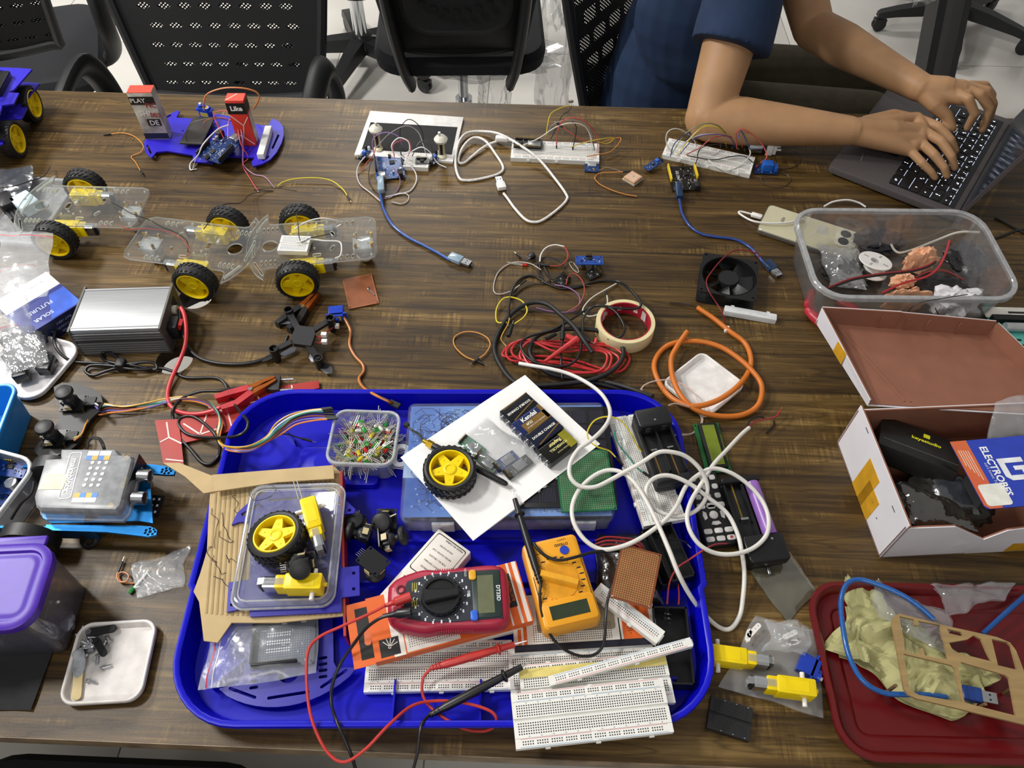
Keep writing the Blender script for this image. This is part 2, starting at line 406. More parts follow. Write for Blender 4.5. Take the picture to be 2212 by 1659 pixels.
def motor_meshes():
    if 'motor' in _proto: return _proto['motor']
    g = MB().rbox(-14, 0, 0, 42, 18.8, 22.4, 2.2, .7); g.rbox(12, 0, 1.4, 12, 15.5, 19.6, 2, .6); g.at(T(-35, 0, 11.2, 0, 0, -90)).cyl(0, 0, 0, 2.4, 4.5, 10).at()
    g.box(-14, 0, 22.2, 26, 12, .5)
    for x, z in ((-31, 4), (-31, 18), (3, 4), (3, 18)): g.at(T(x, -9.2, z, 0, 90)).cyl(0, 0, 0, 1.3, .6, 8)
    g.at(); gm = g.mesh('gearbox', YELLOW)
    o = [(x, y) for x, y in circ(10, 28) if abs(y) < 7.6] ; o = ccw(o)
    c = MB().at(T(17, 0, 11.2, 0, 0, 90)).stack([(a, b) for a, b in o], [(.6, 0), (0, .6), (0, 14.5), (.8, 15)]).at().mesh('motor_can', STEEL)
    e = MB().at(T(31.5, 0, 11.2, 0, 0, 90)).stack(o, [(.7, 0), (.4, 3), (3, 4)]).cyl(0, 0, 3.5, 2.6, 2, 12).at(); e.box(33, 0, 18, 5, 9, 1.6); em = e.mesh('end_cap', DBLK)
    s = MB().at(T(-24, -18.5, 11.2, 0, -90)).cyl(0, 0, 0, 2.7, 37, 12).at().mesh('shaft', WHITE)
    st = MB()
    pts = [(8, 0, 21.6), (30, 0, 22), (37.5, 0, 20), (38.2, 0, 11), (37.5, 0, 2), (30, 0, .6), (8, 0, .9)]
    st.loft([[(q[0], -4, q[2]), (q[0], 4, q[2])] for q in pts], cap0=False, cap1=False)
    stm = st.mesh('strap', clear(haze=.25, gloss=.3))
    _proto['motor'] = (gm, c, em, s, stm); return _proto['motor']
def motor_parts(parent, X=None, grey=True):
    gm, c, e, s, st = motor_meshes()
    g = link('gearbox', gm, parent, X); link('motor_can', c, g); link('end_cap', e, g); link('shaft', s, g); link('strap', st, g); return g
def motor(label, X, group='yellow gear motors', bare=True):
    t = thing('gear_motor', label, 'motor', X, group); gm, c, e, s, st = motor_meshes()
    for n, m in (('gearbox', gm), ('motor_can', c), ('end_cap', e), ('shaft', s), ('strap', st)): link(n, m, t)
    return t
def breadboard(label, X, L=165.0, W=55.0, H=8.6, rails=True, col='#e9e8e3', hole='#2b2a28', name='breadboard', group=None, cols=None, nubs=True):
    """X: frame at the middle of the underside; x along the board"""
    t = thing(name, label, 'breadboard', X, group); m = mat(col, .5, var=.03); hm = mat(hole, .8, var=0)
    n = cols or int((L-6)/2.54); x0 = -(n-1)*1.27; hs = []
    b = MB(); rw = 9.6 if rails else 0; cw = W-2*rw
    half = (cw-3.2)/2
    for s in (-1, 1):
        b.box(0, s*(1.6+half/2), 0, L, half, H)
        for i in range(n):
            for j in range(5): hs.append((x0+i*2.54, s*(3.81+j*2.54), H+.06))
    b.box(0, 0, 0, L, 3.4, H-2.2)
    b.build('body', m, t)
    if rails:
        for s in (-1, 1):
            rb = MB().box(0, s*(cw/2+rw/2+.15), 0, L, rw-.3, H)
            if nubs:
                for q in (-.3, 0.02, .36): rb.box(q*L, s*(W/2+1), 2, 5, 2, 4)
            rb.build('power_rail', m, t)
            yc = s*(cw/2+rw/2)
            for k in range(10):
                for i in range(5):
                    for e in (-1.27, 1.27): hs.append((-L/2+8+(L-16)/9.9*k*1.0+i*2.54, yc+e, H+.06))
            for e, lm in ((3.9, REDL), (-3.9, BLUL)):
                l = MB()
                for sx in (-1, 1): l.box(sx*(L/4-1), yc+e, H-.02, L/2-8, .55, .08)
                l.build('rail_line', lm, t)
    lb = [(x0+i*2.54, s*(cw/2-1.3), H+.05) for i in range(4, n, 5) for s in (-1, 1)]
    MB().quads(lb, 1.6, .8).build('column_numbers', mat('#8b8d90', .7, var=0), t, kind='stuff', angle=0)
    MB().quads(hs, 1.35, 1.35).build('contact_holes', hm, t, kind='stuff', angle=0)
    return t
def rail_strip(label, X, L=165, W=10, H=8.6):
    t = thing('breadboard_power_rail', label, 'breadboard', X); MB().box(0, 0, 0, L, W, H).box(-.3*L, -W/2-1, 2, 5, 2, 4).box(.1*L, -W/2-1, 2, 5, 2, 4).box(L/2, 0, 0, 3, W*.6, H*.8).build('body', BBW, t)
    hs = [(-L/2+8+(L-16)/9.9*k+i*2.54, e, H+.06) for k in range(10) for i in range(5) for e in (-1.27, 1.27)]
    MB().quads(hs, 1.2, 1.2).build('contact_holes', HOLE, t, kind='stuff', angle=0)
    for e, lm in ((-3.9, REDL), (3.9, BLUL)): MB().box(0, e, H-.02, L-12, .6, .08).build('rail_line', lm, t)
    return t
def pins(mb, x, y, z, n, dx=2.54, dy=0, h=9, mi=0, w=.7):
    for i in range(n): mb.box(x+i*dx, y+i*dy, z, w, w, h, mi)
def board(label, X, L, W, pm, name='circuit_board', cat='circuit board', chips=(), pinrows=(), smd=20, silk=8, seed=1, h=1.6, group=None, holes=True):
    """a small circuit board: chips = (x, y, w, d, h, material[, name]); pinrows = (x, y, n, dx, dy, h)"""
    rnd = random.Random(seed); t = thing(name, label, cat, X, group)
    hl = [circ(1.5, 10, sx*(L/2-3), sy*(W/2-3)) for sx in (-1, 1) for sy in (-1, 1)] if holes else []
    MB().plate(rrect(L, W, 1.2, 2), hl, 0, h).build('board', pm, t)
    for c in chips: MB().rbox(c[0], c[1], h, c[2], c[3], c[4], .4, min(.4, c[4]*.2), n=2).build(c[6] if len(c) > 6 else 'chip', c[5], t)
    if pinrows:
        b = MB(); q = MB()
        for x, y, n, dx, dy, ph in pinrows:
            pins(b, x, y, h, n, dx, dy, 2.5, w=2.4); pins(q, x, y, h+2.4, n, dx, dy, ph, w=.64)
        b.build('pin_header', DBLK, t); q.build('pins', GOLD, t, kind='stuff')
    if smd:
        b = MB(); q = []
        for i in range(smd):
            x, y = rnd.uniform(-L/2+4, L/2-4), rnd.uniform(-W/2+4, W/2-4); b.box(x, y, h, rnd.choice((1, 2)), rnd.choice((1, 1.6)), .7, rnd.choice((0, 0, 1)))
        b.build('components', [DBLK, mat('#b9b49c', .4)], t, kind='stuff')
    if silk:
        q = [(rnd.uniform(-L/2+4, L/2-4), rnd.uniform(-W/2+4, W/2-4), h+.05) for i in range(silk)]
        MB().quads(q[::2], 4, .5).quads(q[1::2], .5, 3).build('silkscreen', SILK, t, kind='stuff', angle=0)
    return t
def uno(label, X, pm, name='microcontroller_board', yellow=False, word='UNO', seed=3):
    hc = mat('#e0c020', .4) if yellow else DBLK
    t = board(label, X, 68.6, 53.4, pm, name, 'circuit board', [(-31, 15, 16, 12, 10.5, STEEL, 'usb_socket'), (-30, -18, 13.5, 9, 10.5, DBLK, 'power_jack'), (12, -6, 10, 10, 1.6, DBLK), (-12, 12, 6, 6, 1.4, DBLK),
        (-18, -6, 5, 3.6, 3.6, STEEL, 'crystal'), (-14, -19, 6, 6, 6, STEEL, 'capacitor'), (-22, -19, 6, 6, 6, STEEL, 'capacitor'),
        (10, 24.6, 44, 2.5, 8.5, hc, 'socket_strip'), (14, -24.6, 37, 2.5, 8.5, hc, 'socket_strip')], [(28, -4, 3, 2.54, 0, 6), (28, -1.5, 3, 2.54, 0, 6)], 34, 26, seed)
    text(word, 8, t, T(6, 9, 1.7), SILK); return t
def joystick_parts(t, X0, tall=True):
    """thumb-stick module, board in the xy plane"""
    X0 = X0 or Matrix.Identity(4)
    def bl(mb, n, m): return mb.build(n, m, t, X0)
    b = bl(MB().plate(rrect(34, 26, 1, 2), [circ(1.6, 10, x, y) for x in (-14, 13) for y in (-10.5, 10.5)], 0, 1.6), 'board', PCBK)
    bl(MB().rbox(2, 0, 1.6, 16, 16, 10, 1, .5).box(2, 10, 2, 9, 5, 8).box(11.5, 0, 2, 5, 9, 8), 'gimbal_box', mat('#24252a', .4))
    bl(MB().box(2, 13, 3, 8, .8, 7).box(14.4, 0, 3, .8, 8, 7), 'contact_plate', mat('#c9b98c', .5))
    bl(MB().at(2, 0, 10).lathe([(8.6, 0), (8.8, 2), (7, 5), (3.6, 8)], 20).at(2, 0, 17).lathe([(3.6, 0), (4.2, 4), (10.5, 6.5), (12.3, 8.5), (12.3, 10.5), (11, 13), (7, 14.6), (2, 15)], 24), 'thumb_cap', mat('#1d1e20', .5, var=.08))
    q = MB(); r = MB()
    for i in range(5): q.box(-16, -5+i*2.54, 1.6, 2.5, 2.4, 2.5); r.box(-20, -5+i*2.54, 2.6, 8, .7, .7)
    bl(q, 'pin_header', DBLK); bl(r, 'pins', STEEL)
def joystick(label, X, group='thumb joysticks in the blue tray'):
    t = thing('joystick_module', label, 'joystick', X, group); joystick_parts(t, None); return t
def servo(label, X, name='micro_servo', col='#1b3fb5', horn=True):
    t = thing(name, label, 'servo', X); m = mat(col, .25, var=.1)
    MB().rbox(0, 0, 0, 22.5, 12, 22.5, .8, .4).box(0, 0, 15.8, 32.5, 12, 2.4).cyl(-5.5, 0, 22.5, 5.8, 4.2, 18).cyl(1.5, 0, 22.5, 3, 4, 12).build('case', m, t)
    MB().cyl(-5.5, 0, 26.7, 2.4, 3, 10).build('gear', WHITE, t)
    MB().box(3, 0, 22.4, 9, 9, .3).box(0, -6.1, 5, 16, .3, 8).build('sticker', mat('#d8c23a', .5), t)
    if horn: MB().plate([(-12, -2), (-2, -3), (10, -2), (11, 0), (10, 2), (-2, 3), (-12, 2), (-13, 0)], [], 0, 1.6).build('horn', WHITE, t, (-5.5, 0, 28.5))
    return t
def perfboard(label, X, L, W, col, dot, nx, ny, name='perfboard', edge=None, dots=.9):
    t = thing(name, label, 'circuit board', X); e = mat(col, .45, var=.08)
    MB().plate(rrect(L, W, .8, 2), [circ(1.3, 8, sx*(L/2-2.5), sy*(W/2-2.5)) for sx in (-1, 1) for sy in (-1, 1)], 0, 1.6).build('board', e, t)
    cs = [((i-(nx-1)/2)*(L-7)/(nx-1), (j-(ny-1)/2)*(W-7)/(ny-1), 1.66) for i in range(nx) for j in range(ny)]
    s = (L-7)/(nx-1)*dots*.62
    MB().quads(cs, s*1.25, s*1.25).build('pads', mat(dot, .35, .3), t, kind='stuff', angle=0)
    MB().quads([(x, y, 1.72) for x, y, z in cs], s*.55, s*.55).build('drill_holes', mat('#20160c', .8, var=0), t, kind='stuff', angle=0)
    return t
def usb_plug(parent, X, body, long=22, w=16, h=8, dark='#20242a'):
    """USB-A plug, mouth towards +x, lying on its flat side with its base at z = 0"""
    MB().at(X).rbox(-long/2, 0, 0, long, w, h, 2, 1).build('plug_body', body, parent)
    s = MB().at(X); s.stack([(0, -6), (16, -6), (16, 6), (0, 6)], [(0, h/2-2.25), (0, h/2+2.25)])
    s.build('plug_shell', STEEL, parent)
    d = MB().at(X)
    for y in (-2.6, 2.6): d.box(8.5, y, h/2+2.2, 2.2, 2.2, .15)
    d.box(16, 0, h/2-1.6, .2, 10.6, 3.4); d.build('shell_windows', mat(dark, .6), parent)
def noisy(v, s, a): return a*noise.noise(Vector(v)*s)
def bag(name, label, corners, h0, thick, m, cat='plastic bag', seed=0, crumple=3.0, nx=22, ny=16, seal=None, group=None, freq=.03, angle=70):
    """a film bag lying about: corners bl, br, tr, tl as seen; thick = how far its middle bulges"""
    a, b, c, d = (P(q[0], q[1], h0+(q[2] if len(q) > 2 else 0)) for q in corners)
    ctr = (a+b+c+d)/4; ctr.z = TZ+h0; t = None
    def pt(u, v, up):
        p = (a*(1-u)+b*u)*(1-v)+(d*(1-u)+c*u)*v-ctr
        k = (math.sin(PI*u)*math.sin(PI*v))**.6
        q = p+Vector((seed*37, seed*11, 0))
        p = p+Vector((noisy(q, freq*.8, crumple*.9), noisy(q+Vector((91, 0, 0)), freq*.8, crumple*.9), 0))
        z = abs(noisy(q, freq, crumple))+abs(noisy(q, freq*2.3, crumple*.45))
        p.z += .4+((thick*k+z+.6) if up else .15*thick*k*0)
        return p
    top = [[pt(i/nx, j/ny, True) for i in range(nx+1)] for j in range(ny+1)]
    bot = [[pt(i/nx, j/ny, False) for i in range(nx+1)] for j in range(ny+1)]
    o = MB().sheet(top).sheet([r[::-1] for r in bot]).build(name, m, None, ctr, angle=angle)
    tag(o, label, cat, group)
    if seal is not None:
        for k, (col, w) in enumerate(seal):
            v = .93-.05*k
            g = [[pt(v+e, j/ny, True)+Vector((0, 0, .35)) for j in range(ny+1)] for e in (-w/2, w/2)]
            MB().sheet(g).build('zip_seal', mat(col, .4), o)
    return o
def crumple(name, label, c, r, m, seed=0, cat='paper', sc=(1, 1, .8), amp=.45, n=40, freq=.06, group=None, angle=25):
    """a screwed-up lump; c its centre (mm)"""
    L = []
    for j in range(1, n//2+1):
        a = -PI/2+PI*j/(n//2+1); row = []
        for i in range(n):
            d = Vector((math.cos(a)*math.cos(2*PI*i/n), math.cos(a)*math.sin(2*PI*i/n), math.sin(a)))
            q = d*r*freq*16+Vector((seed*7.1, seed*3.3, seed*1.7))
            k = 1+amp*(noise.noise(q)*.8-abs(noise.noise(q*2.3))*.7+.25)
            row.append((d.x*r*sc[0]*k, d.y*r*sc[1]*k, d.z*r*sc[2]*k))
        L.append(row)
    o = MB().loft(L).build(name, m, None, c, angle=angle); return tag(o, label, cat, group)
# chassis plate of a two-wheel robot kit: round tail, wide curved bumper
def chassis_outline(L=206, w=100, head=152):
    o = [(-L/2, -w/2+16), (-L/2+4, -w/2+5), (-L/2+15, -w/2), (L/2-40, -w/2), (L/2-33, -w/2-3), (L/2-30, -head/2)]; R = 117
    for i in range(1, 14):
        a = math.radians(-40.5+81*i/14); o.append((L/2-R+R*math.cos(a), R*math.sin(a)))
    return o+[(x, -y) for x, y in o[:6]][::-1]
def slot(cx, cy, l, w, ang=0, n=4):
    a = math.radians(ang); o = []
    for x, y in rrect(l, w, w/2-.05, n): o.append((cx+x*math.cos(a)-y*math.sin(a), cy+x*math.sin(a)+y*math.cos(a)))
    return o
def chassis_holes(L=205, w=98, head=148):
    h = []
    for s in (-1, 1):
        for i in range(3): h.append(slot(-L/2+38+i*9, s*(w/2-9), 9, 4.5, 78, 2))
        for i in range(4): h.append(slot(L/2-46+i*7, s*(w/2-11), 10, 3.4, 90, 2))
        h.append(slot(L/2-21, s*50, 34, 3.4, 90+s*27)); h.append(slot(-L/2+70, s*17, 12, 5, s*60, 3))
        for i in range(5): h.append(circ(1.7, 8, -L/2+62+i*17, s*(w/2-5)))
        for i in range(4): h.append(circ(1.7, 8, -4+i*10, s*(14+(i % 2)*6)))
        h.append(slot(-8, s*30, 14, 5, 0, 2)); h.append(circ(1.7, 8, -L/2+9, s*(w/2-9))); h.append(circ(1.7, 8, -L/2+14, s*12)); h.append(circ(1.7, 8, -L/2+34, s*12))
    h.append(circ(12, 24, L/2-36, 0)); h.append(slot(22, 0, 16, 9, 90, 2)); h.append(slot(L/2-11, 0, 46, 3.4, 90))
    return h
def box_open(w, d, h, t, o=None, r=2, n=4):
    """profile of an open vessel with wall t"""
    return [(0, 0), (0, h), (t, h), (t, t)]
# ================================================================== chairs, person, laptop
CHB = mat('#1b1c1e', .48, var=.12, bump=.08, scale=90); FAB = mat('#14161b', .9, var=.15, scale=400, bump=.25); WEAVE = mat('#0d0e10', .85, var=.2, scale=500, bump=.3)
SHEER = clear('#ffffff', .0, .02, .4, hazecol='#101010', edge=.1)
def sheer():
    m = bpy.data.materials.new('open_mesh_weave'); N, L = nodes(m); out = N('ShaderNodeOutputMaterial')
    tr = N('ShaderNodeBsdfTransparent'); df = N('ShaderNodeBsdfDiffuse', Color=lin('#101113')); tc = N('ShaderNodeTexCoord')
    w1 = N('ShaderNodeTexWave', Scale=62.0, _wave_type='BANDS', _bands_direction='DIAGONAL'); mp = N('ShaderNodeMapping'); mp.inputs['Scale'].default_value = (-1, 1, 1)
    w2 = N('ShaderNodeTexWave', Scale=62.0, _wave_type='BANDS', _bands_direction='DIAGONAL'); L(tc, 'Object', w1, 0); L(tc, 'Object', mp, 0); L(mp, 0, w2, 0)
    mx = N('ShaderNodeMath', _operation='MAXIMUM'); L(w1, 1, mx, 0); L(w2, 1, mx, 1); g = N('ShaderNodeMath', _operation='GREATER_THAN'); g.inputs[1].default_value = .62; L(mx, 0, g, 0)
    ms = N('ShaderNodeMixShader'); L(g, 0, ms, 0); L(tr, 0, ms, 1); L(df, 0, ms, 2); L(ms, 0, out, 0); return m
SHEER = sheer()
FILM = clear(haze=.10, gloss=.12, bump=.6, bscale=26, rough=.18, edge=.3)
def bend(me, f):
    for v in me.vertices: v.co = Vector(f(v.co/U))*U
    me.update(); return me
def chair(label, x, y, rz, style='mesh', arms=True, base_rot=0, recline=12, seat_h=450, back_h=440, bw=440, gap=95, group='office chairs around the table'):
    """local -y is where the sitter faces; origin on the floor under the column"""
    t = thing('office_chair', label, 'office chair', T(x, y, 0, rz), group)
    MB().at(0, 0, seat_h-70).stack(rrect(470, 460, 90, 6, 0, -10), [(40, 0), (5, 12), (0, 40), (12, 62), (60, 72)]).build('seat', FAB, t)
    MB().box(0, 0, seat_h-95, 190, 240, 26).bar((60, 0, seat_h-84), (260, -30, seat_h-80), 10, 8).build('seat_mechanism', CHB, t)
    MB().cyl(0, 0, 95, 26, 190, 20).build('column_sleeve', CHROME, t); MB().cyl(0, 0, 280, 15, seat_h-370, 16).build('gas_lift', CHROME, t)
    MB().lathe([(52, 80), (56, 100), (46, 128), (30, 134)], 20).build('base_hub', CHB, t)
    for k in range(5):
        a = base_rot+72*k
        lg = MB().at(T(0, 0, 0, a)); lg.loft([[(q, -w, z0), (q, w, z0), (q, w*.8, z1), (q, -w*.8, z1)] for q, w, z0, z1 in ((20, 34, 78, 128), (120, 28, 74, 118), (240, 22, 66, 96), (300, 20, 58, 82), (312, 14, 60, 76))])
        l = lg.build('base_leg', CHB, t)
        c = MB()
        for s in (-1, 1): c.at(T(0, 0, 0, a)@T(292, s*9, 27, 0, 90)@T(0, 0, -7)).lathe([(20, 0), (26, 3), (26, 11), (20, 14)], 16)
        c.at(T(0, 0, 0, a)@T(292, 0, 0)); c.cyl(0, 0, 30, 9, 32, 10).box(0, 0, 40, 46, 30, 10); c.build('caster', CHB, l)
    R = math.radians(recline); y0 = 225; z0 = seat_h+gap
    def B(c):   # flat panel (x, z along the back, thickness y) -> reclined, gently dished
        X, Z, Yt = c[0], c[2], c[1]
        d = -24*((X/bw*2)**2) if style == 'shell' else 0
        return (X, y0+d+math.sin(R)*Z+math.cos(R)*Yt+(10*math.sin(Z/back_h*PI) if style == 'shell' else 0), z0+math.cos(R)*Z-math.sin(R)*Yt)
    w0, w1 = bw*.82/2, bw/2
    out = [(-w0+30, 0), (0, -10), (w0-30, 0), (w0, 22), (w1, back_h*.7), (w1-14, back_h-40), (w1-60, back_h), (-w1+60, back_h), (-w1+14, back_h-40), (-w1, back_h*.7), (-w0, 22)]
    out = [tuple(q) for q in spline([Vector((a, b, 0)) for a, b in out], 4, True)]; out = [(a, b) for a, b, _ in out]
    S = Matrix(((1, 0, 0, 0), (0, 0, 1, 0), (0, 1, 0, 0), (0, 0, 0, 1)))
    if style in ('mesh', 'brick'):
        wins = []
        if style == 'mesh':
            for r in range(6):
                for i in range(8):
                    cx, cz = (i-3.5)*(44+r*1.5)+(8 if r % 2 else -6), 40+r*46
                    wins.append([(cx+a*17, cz+b*(5+r*.7)) for a, b in ((-1, 0), (-.6, .75), (0, 1), (.6, .75), (1, 0), (.6, -.75), (0, -1), (-.6, -.75))])
        else:
            for r in range(6):
                for i in range(5):
                    cx, cz = (i-2)*72+(20 if r % 2 else -14), 70+r*54
                    wins.append(rrect(58, 32, 9, 3, cx, cz))
        pm = MB().at(S); pm.plate(inset(ccw(out), 14), wins, -2, 2)
        link('back_mesh', bend(pm.mesh('back_mesh', WEAVE, 0), B), t)
        wm = MB().at(S)
        for w in wins: wm.plate(inset(ccw(w), -.5), [], -.5, .5)
        o = link('mesh_windows', bend(wm.mesh('mesh_windows', SHEER, 0), B), t); o['kind'] = 'stuff'
        fr = MB().tube([(a, 0, b) for a, b in inset(ccw(out), 8)][::2], 13, 8, closed=True, sub=2)
        link('back_frame', bend(fr.mesh('back_frame', CHB), B), t)
    else:
        sh = MB().at(S).stack(out, [(10, -16), (0, -8), (0, 6), (14, 14)])
        link('back_shell', bend(sh.mesh('back_shell', CHB), B), t)
        ins = MB().at(S); ip = rrect(bw*.62, back_h*.62, 70, 6, 0, back_h*.48)
        ins.stack(ip, [(0, 12), (-6, 18), (4, 19), (10, 15)]); link('back_panel', bend(ins.mesh('back_panel', CHB), B), t)
        vn = MB().at(S)
        for i in range(9): vn.plate([(cx, cz) for cx, cz in slot((i-4)*27, back_h*.31-.018*((i-4)*27)**2*-.2, 20, 9, 0, 3)], [], 15, 19.8)
        o = link('vent_slots', bend(vn.mesh('vent_slots', DBLK), B), t); o['kind'] = 'stuff'
        for s in (-1, 1):
            st = MB().tube([(s*(w0+4), 20, back_h*.75), (s*(w0-8), 26, back_h*.3), (s*(w0-26), 30, -30), (s*(w0-40), 6, -110)], 26, 10, sub=6, flat=.55)
            u = link('back_strut', bend(st.mesh('back_strut', CHB), B), t)
            for z in (back_h*.5, back_h*.12): bs = MB().at(S).at(S@T(s*(w0-6-(.12 if z < 100 else 0)*80), z, 38)).cyl(0, 0, 0, 8, 3, 10); link('bolt', bend(bs.mesh('bolt', DBLK), B), u)
    if style != 'shell': MB().bar((0, 120, seat_h-60), (0, 262, seat_h+30), 70, 14).bar((0, 268, seat_h+20), (0, 300, seat_h+130), 70, 12).build('back_bracket', CHB, t)
    if arms:
        for s in (-1, 1):
            a = MB().tube([(s*200, 60, seat_h-50), (s*262, 80, seat_h-20), (s*284, 150, seat_h+90), (s*284, 90, seat_h+215), (s*282, -40, seat_h+225), (s*280, -140, seat_h+180), (s*270, -150, seat_h+40), (s*240, -80, seat_h-40)], 30, 12, sub=6, flat=.6)
            a.build('armrest', CHB, t)
    return t
chair('black mesh-back office chair facing the table, behind the paper towers', -775, 1575, 2, 'mesh', recline=14, bw=560, seat_h=430, gap=45, back_h=480)
chair('black office chair turned away from the table, seat wrapped in plastic film', -215, 2130, 184, 'shell', arms=False, recline=10, base_rot=20, bw=430, seat_h=545, back_h=430, gap=15)
chair('black mesh office chair with brick-shaped openings that the person sits on', 412, 1690, 58, 'brick', arms=False, recline=10, bw=440, seat_h=440)
chair('office chair in the top left corner with curved armrest', -1500, 2060, 200, 'mesh', base_rot=15)
chair('office chair farthest back, only its chrome column and star base in view', -655, 2760, 150, 'shell', base_rot=-38)
chair('office chair in the top right corner showing its star base and casters', 1700, 3150, 100, 'shell', base_rot=-62)
chair('dark office chair pushed under the near edge of the table', -560, -20, 180, 'shell', arms=True, recline=14)
MB().bar((1290, 2250, 0), (1190, 2450, 690), 90, 24).bar((1380, 2330, 0), (1300, 2560, 690), 26, 90).bar((1150, 2420, 700), (1900, 2700, 700), 300, 24).build('side_desk', mat('#16171a', .5), None)
tag(bpy.data.objects['side_desk'], 'black leaning desk frame behind the seated person', 'desk')
# film round the centre chair's seat and a bag on the mesh chair
def film(name, label, c, size, seed, parent=None, m=None):
    o = crumple(name, label, c, 1, m or FILM, seed, 'plastic film', (size[0], size[1], size[2]), .55, 44, 2.4/16, angle=60); return o
film('plastic_wrap', 'crumpled clear plastic wrap hanging under the centre chair seat', (-180, 2060, 470), (210, 110, 34), 3)
film('plastic_wrap', 'clear plastic sheet trailing down to the floor right of the centre chair', (60, 2230, 330), (50, 80, 210), 5)
film('plastic_wrap', 'clear plastic scrap hanging beside the chrome column of the centre chair', (-120, 2130, 330), (45, 50, 110), 8)
film('plastic_bag', 'clear plastic bag lying on the seat of the mesh chair', (-560, 1640, 470), (90, 50, 34), 11)
film('plastic_wrap', 'clear plastic wrap on the desk frame behind the person', (1130, 2330, 640), (50, 40, 110), 13)
# ---- person: one remeshed figure, clothing as children
SKIN = mat('#b38a64', .5, var=.08, scale=25, bump=.12, bscale=500, spec=.35, sss=.12)
def remeshed(mb, name, m, voxel, smooth=6, parent=None, fac=.5):
    me = mb.mesh(name+'_rough', m, 0); o = link(name, me)
    r = o.modifiers.new('r', 'REMESH'); r.mode = 'VOXEL'; r.voxel_size = voxel*U; r.use_smooth_shade = True
    s = o.modifiers.new('s', 'SMOOTH'); s.factor = fac; s.iterations = smooth
    bpy.context.view_layer.update()
    dg = bpy.context.evaluated_depsgraph_get(); e = bpy.data.meshes.new_from_object(o.evaluated_get(dg)); e.name = name
    o.modifiers.clear(); o.data = e
    for p in e.polygons: p.use_smooth = True
    if parent is not None: o.parent = parent
    return o
def limb(mb, pts, n=40, flat=None):
    """tapered limb through (x, y, z, r) with round ends"""
    for i in range(len(pts)-1):
        a, b = Vector(pts[i][:3]), Vector(pts[i+1][:3]); ra, rb = pts[i][3], pts[i+1][3]
        t = (b-a); L = t.length; q = t.to_track_quat('Z', 'Y').to_matrix().to_4x4(); sv = mb.X; mb.X = Matrix.Translation(a)@q
        pr = [(ra*math.cos(x), ra*math.sin(x)) for x in (-1.4, -1.0, -.5, 0)]+[(ra+(rb-ra)*k/3, L*k/3) for k in (1, 2)]+[(rb*math.cos(x), L+rb*math.sin(x)) for x in (0, .5, 1.0, 1.4)]
        mb.lathe(pr, n); mb.X = sv
def ell(mb, c, r, rz=0, n=20):
    sv = mb.X; mb.X = sv@T(*c, rz); mb.ball((0, 0, 0), 1, n, sc=r); mb.X = sv
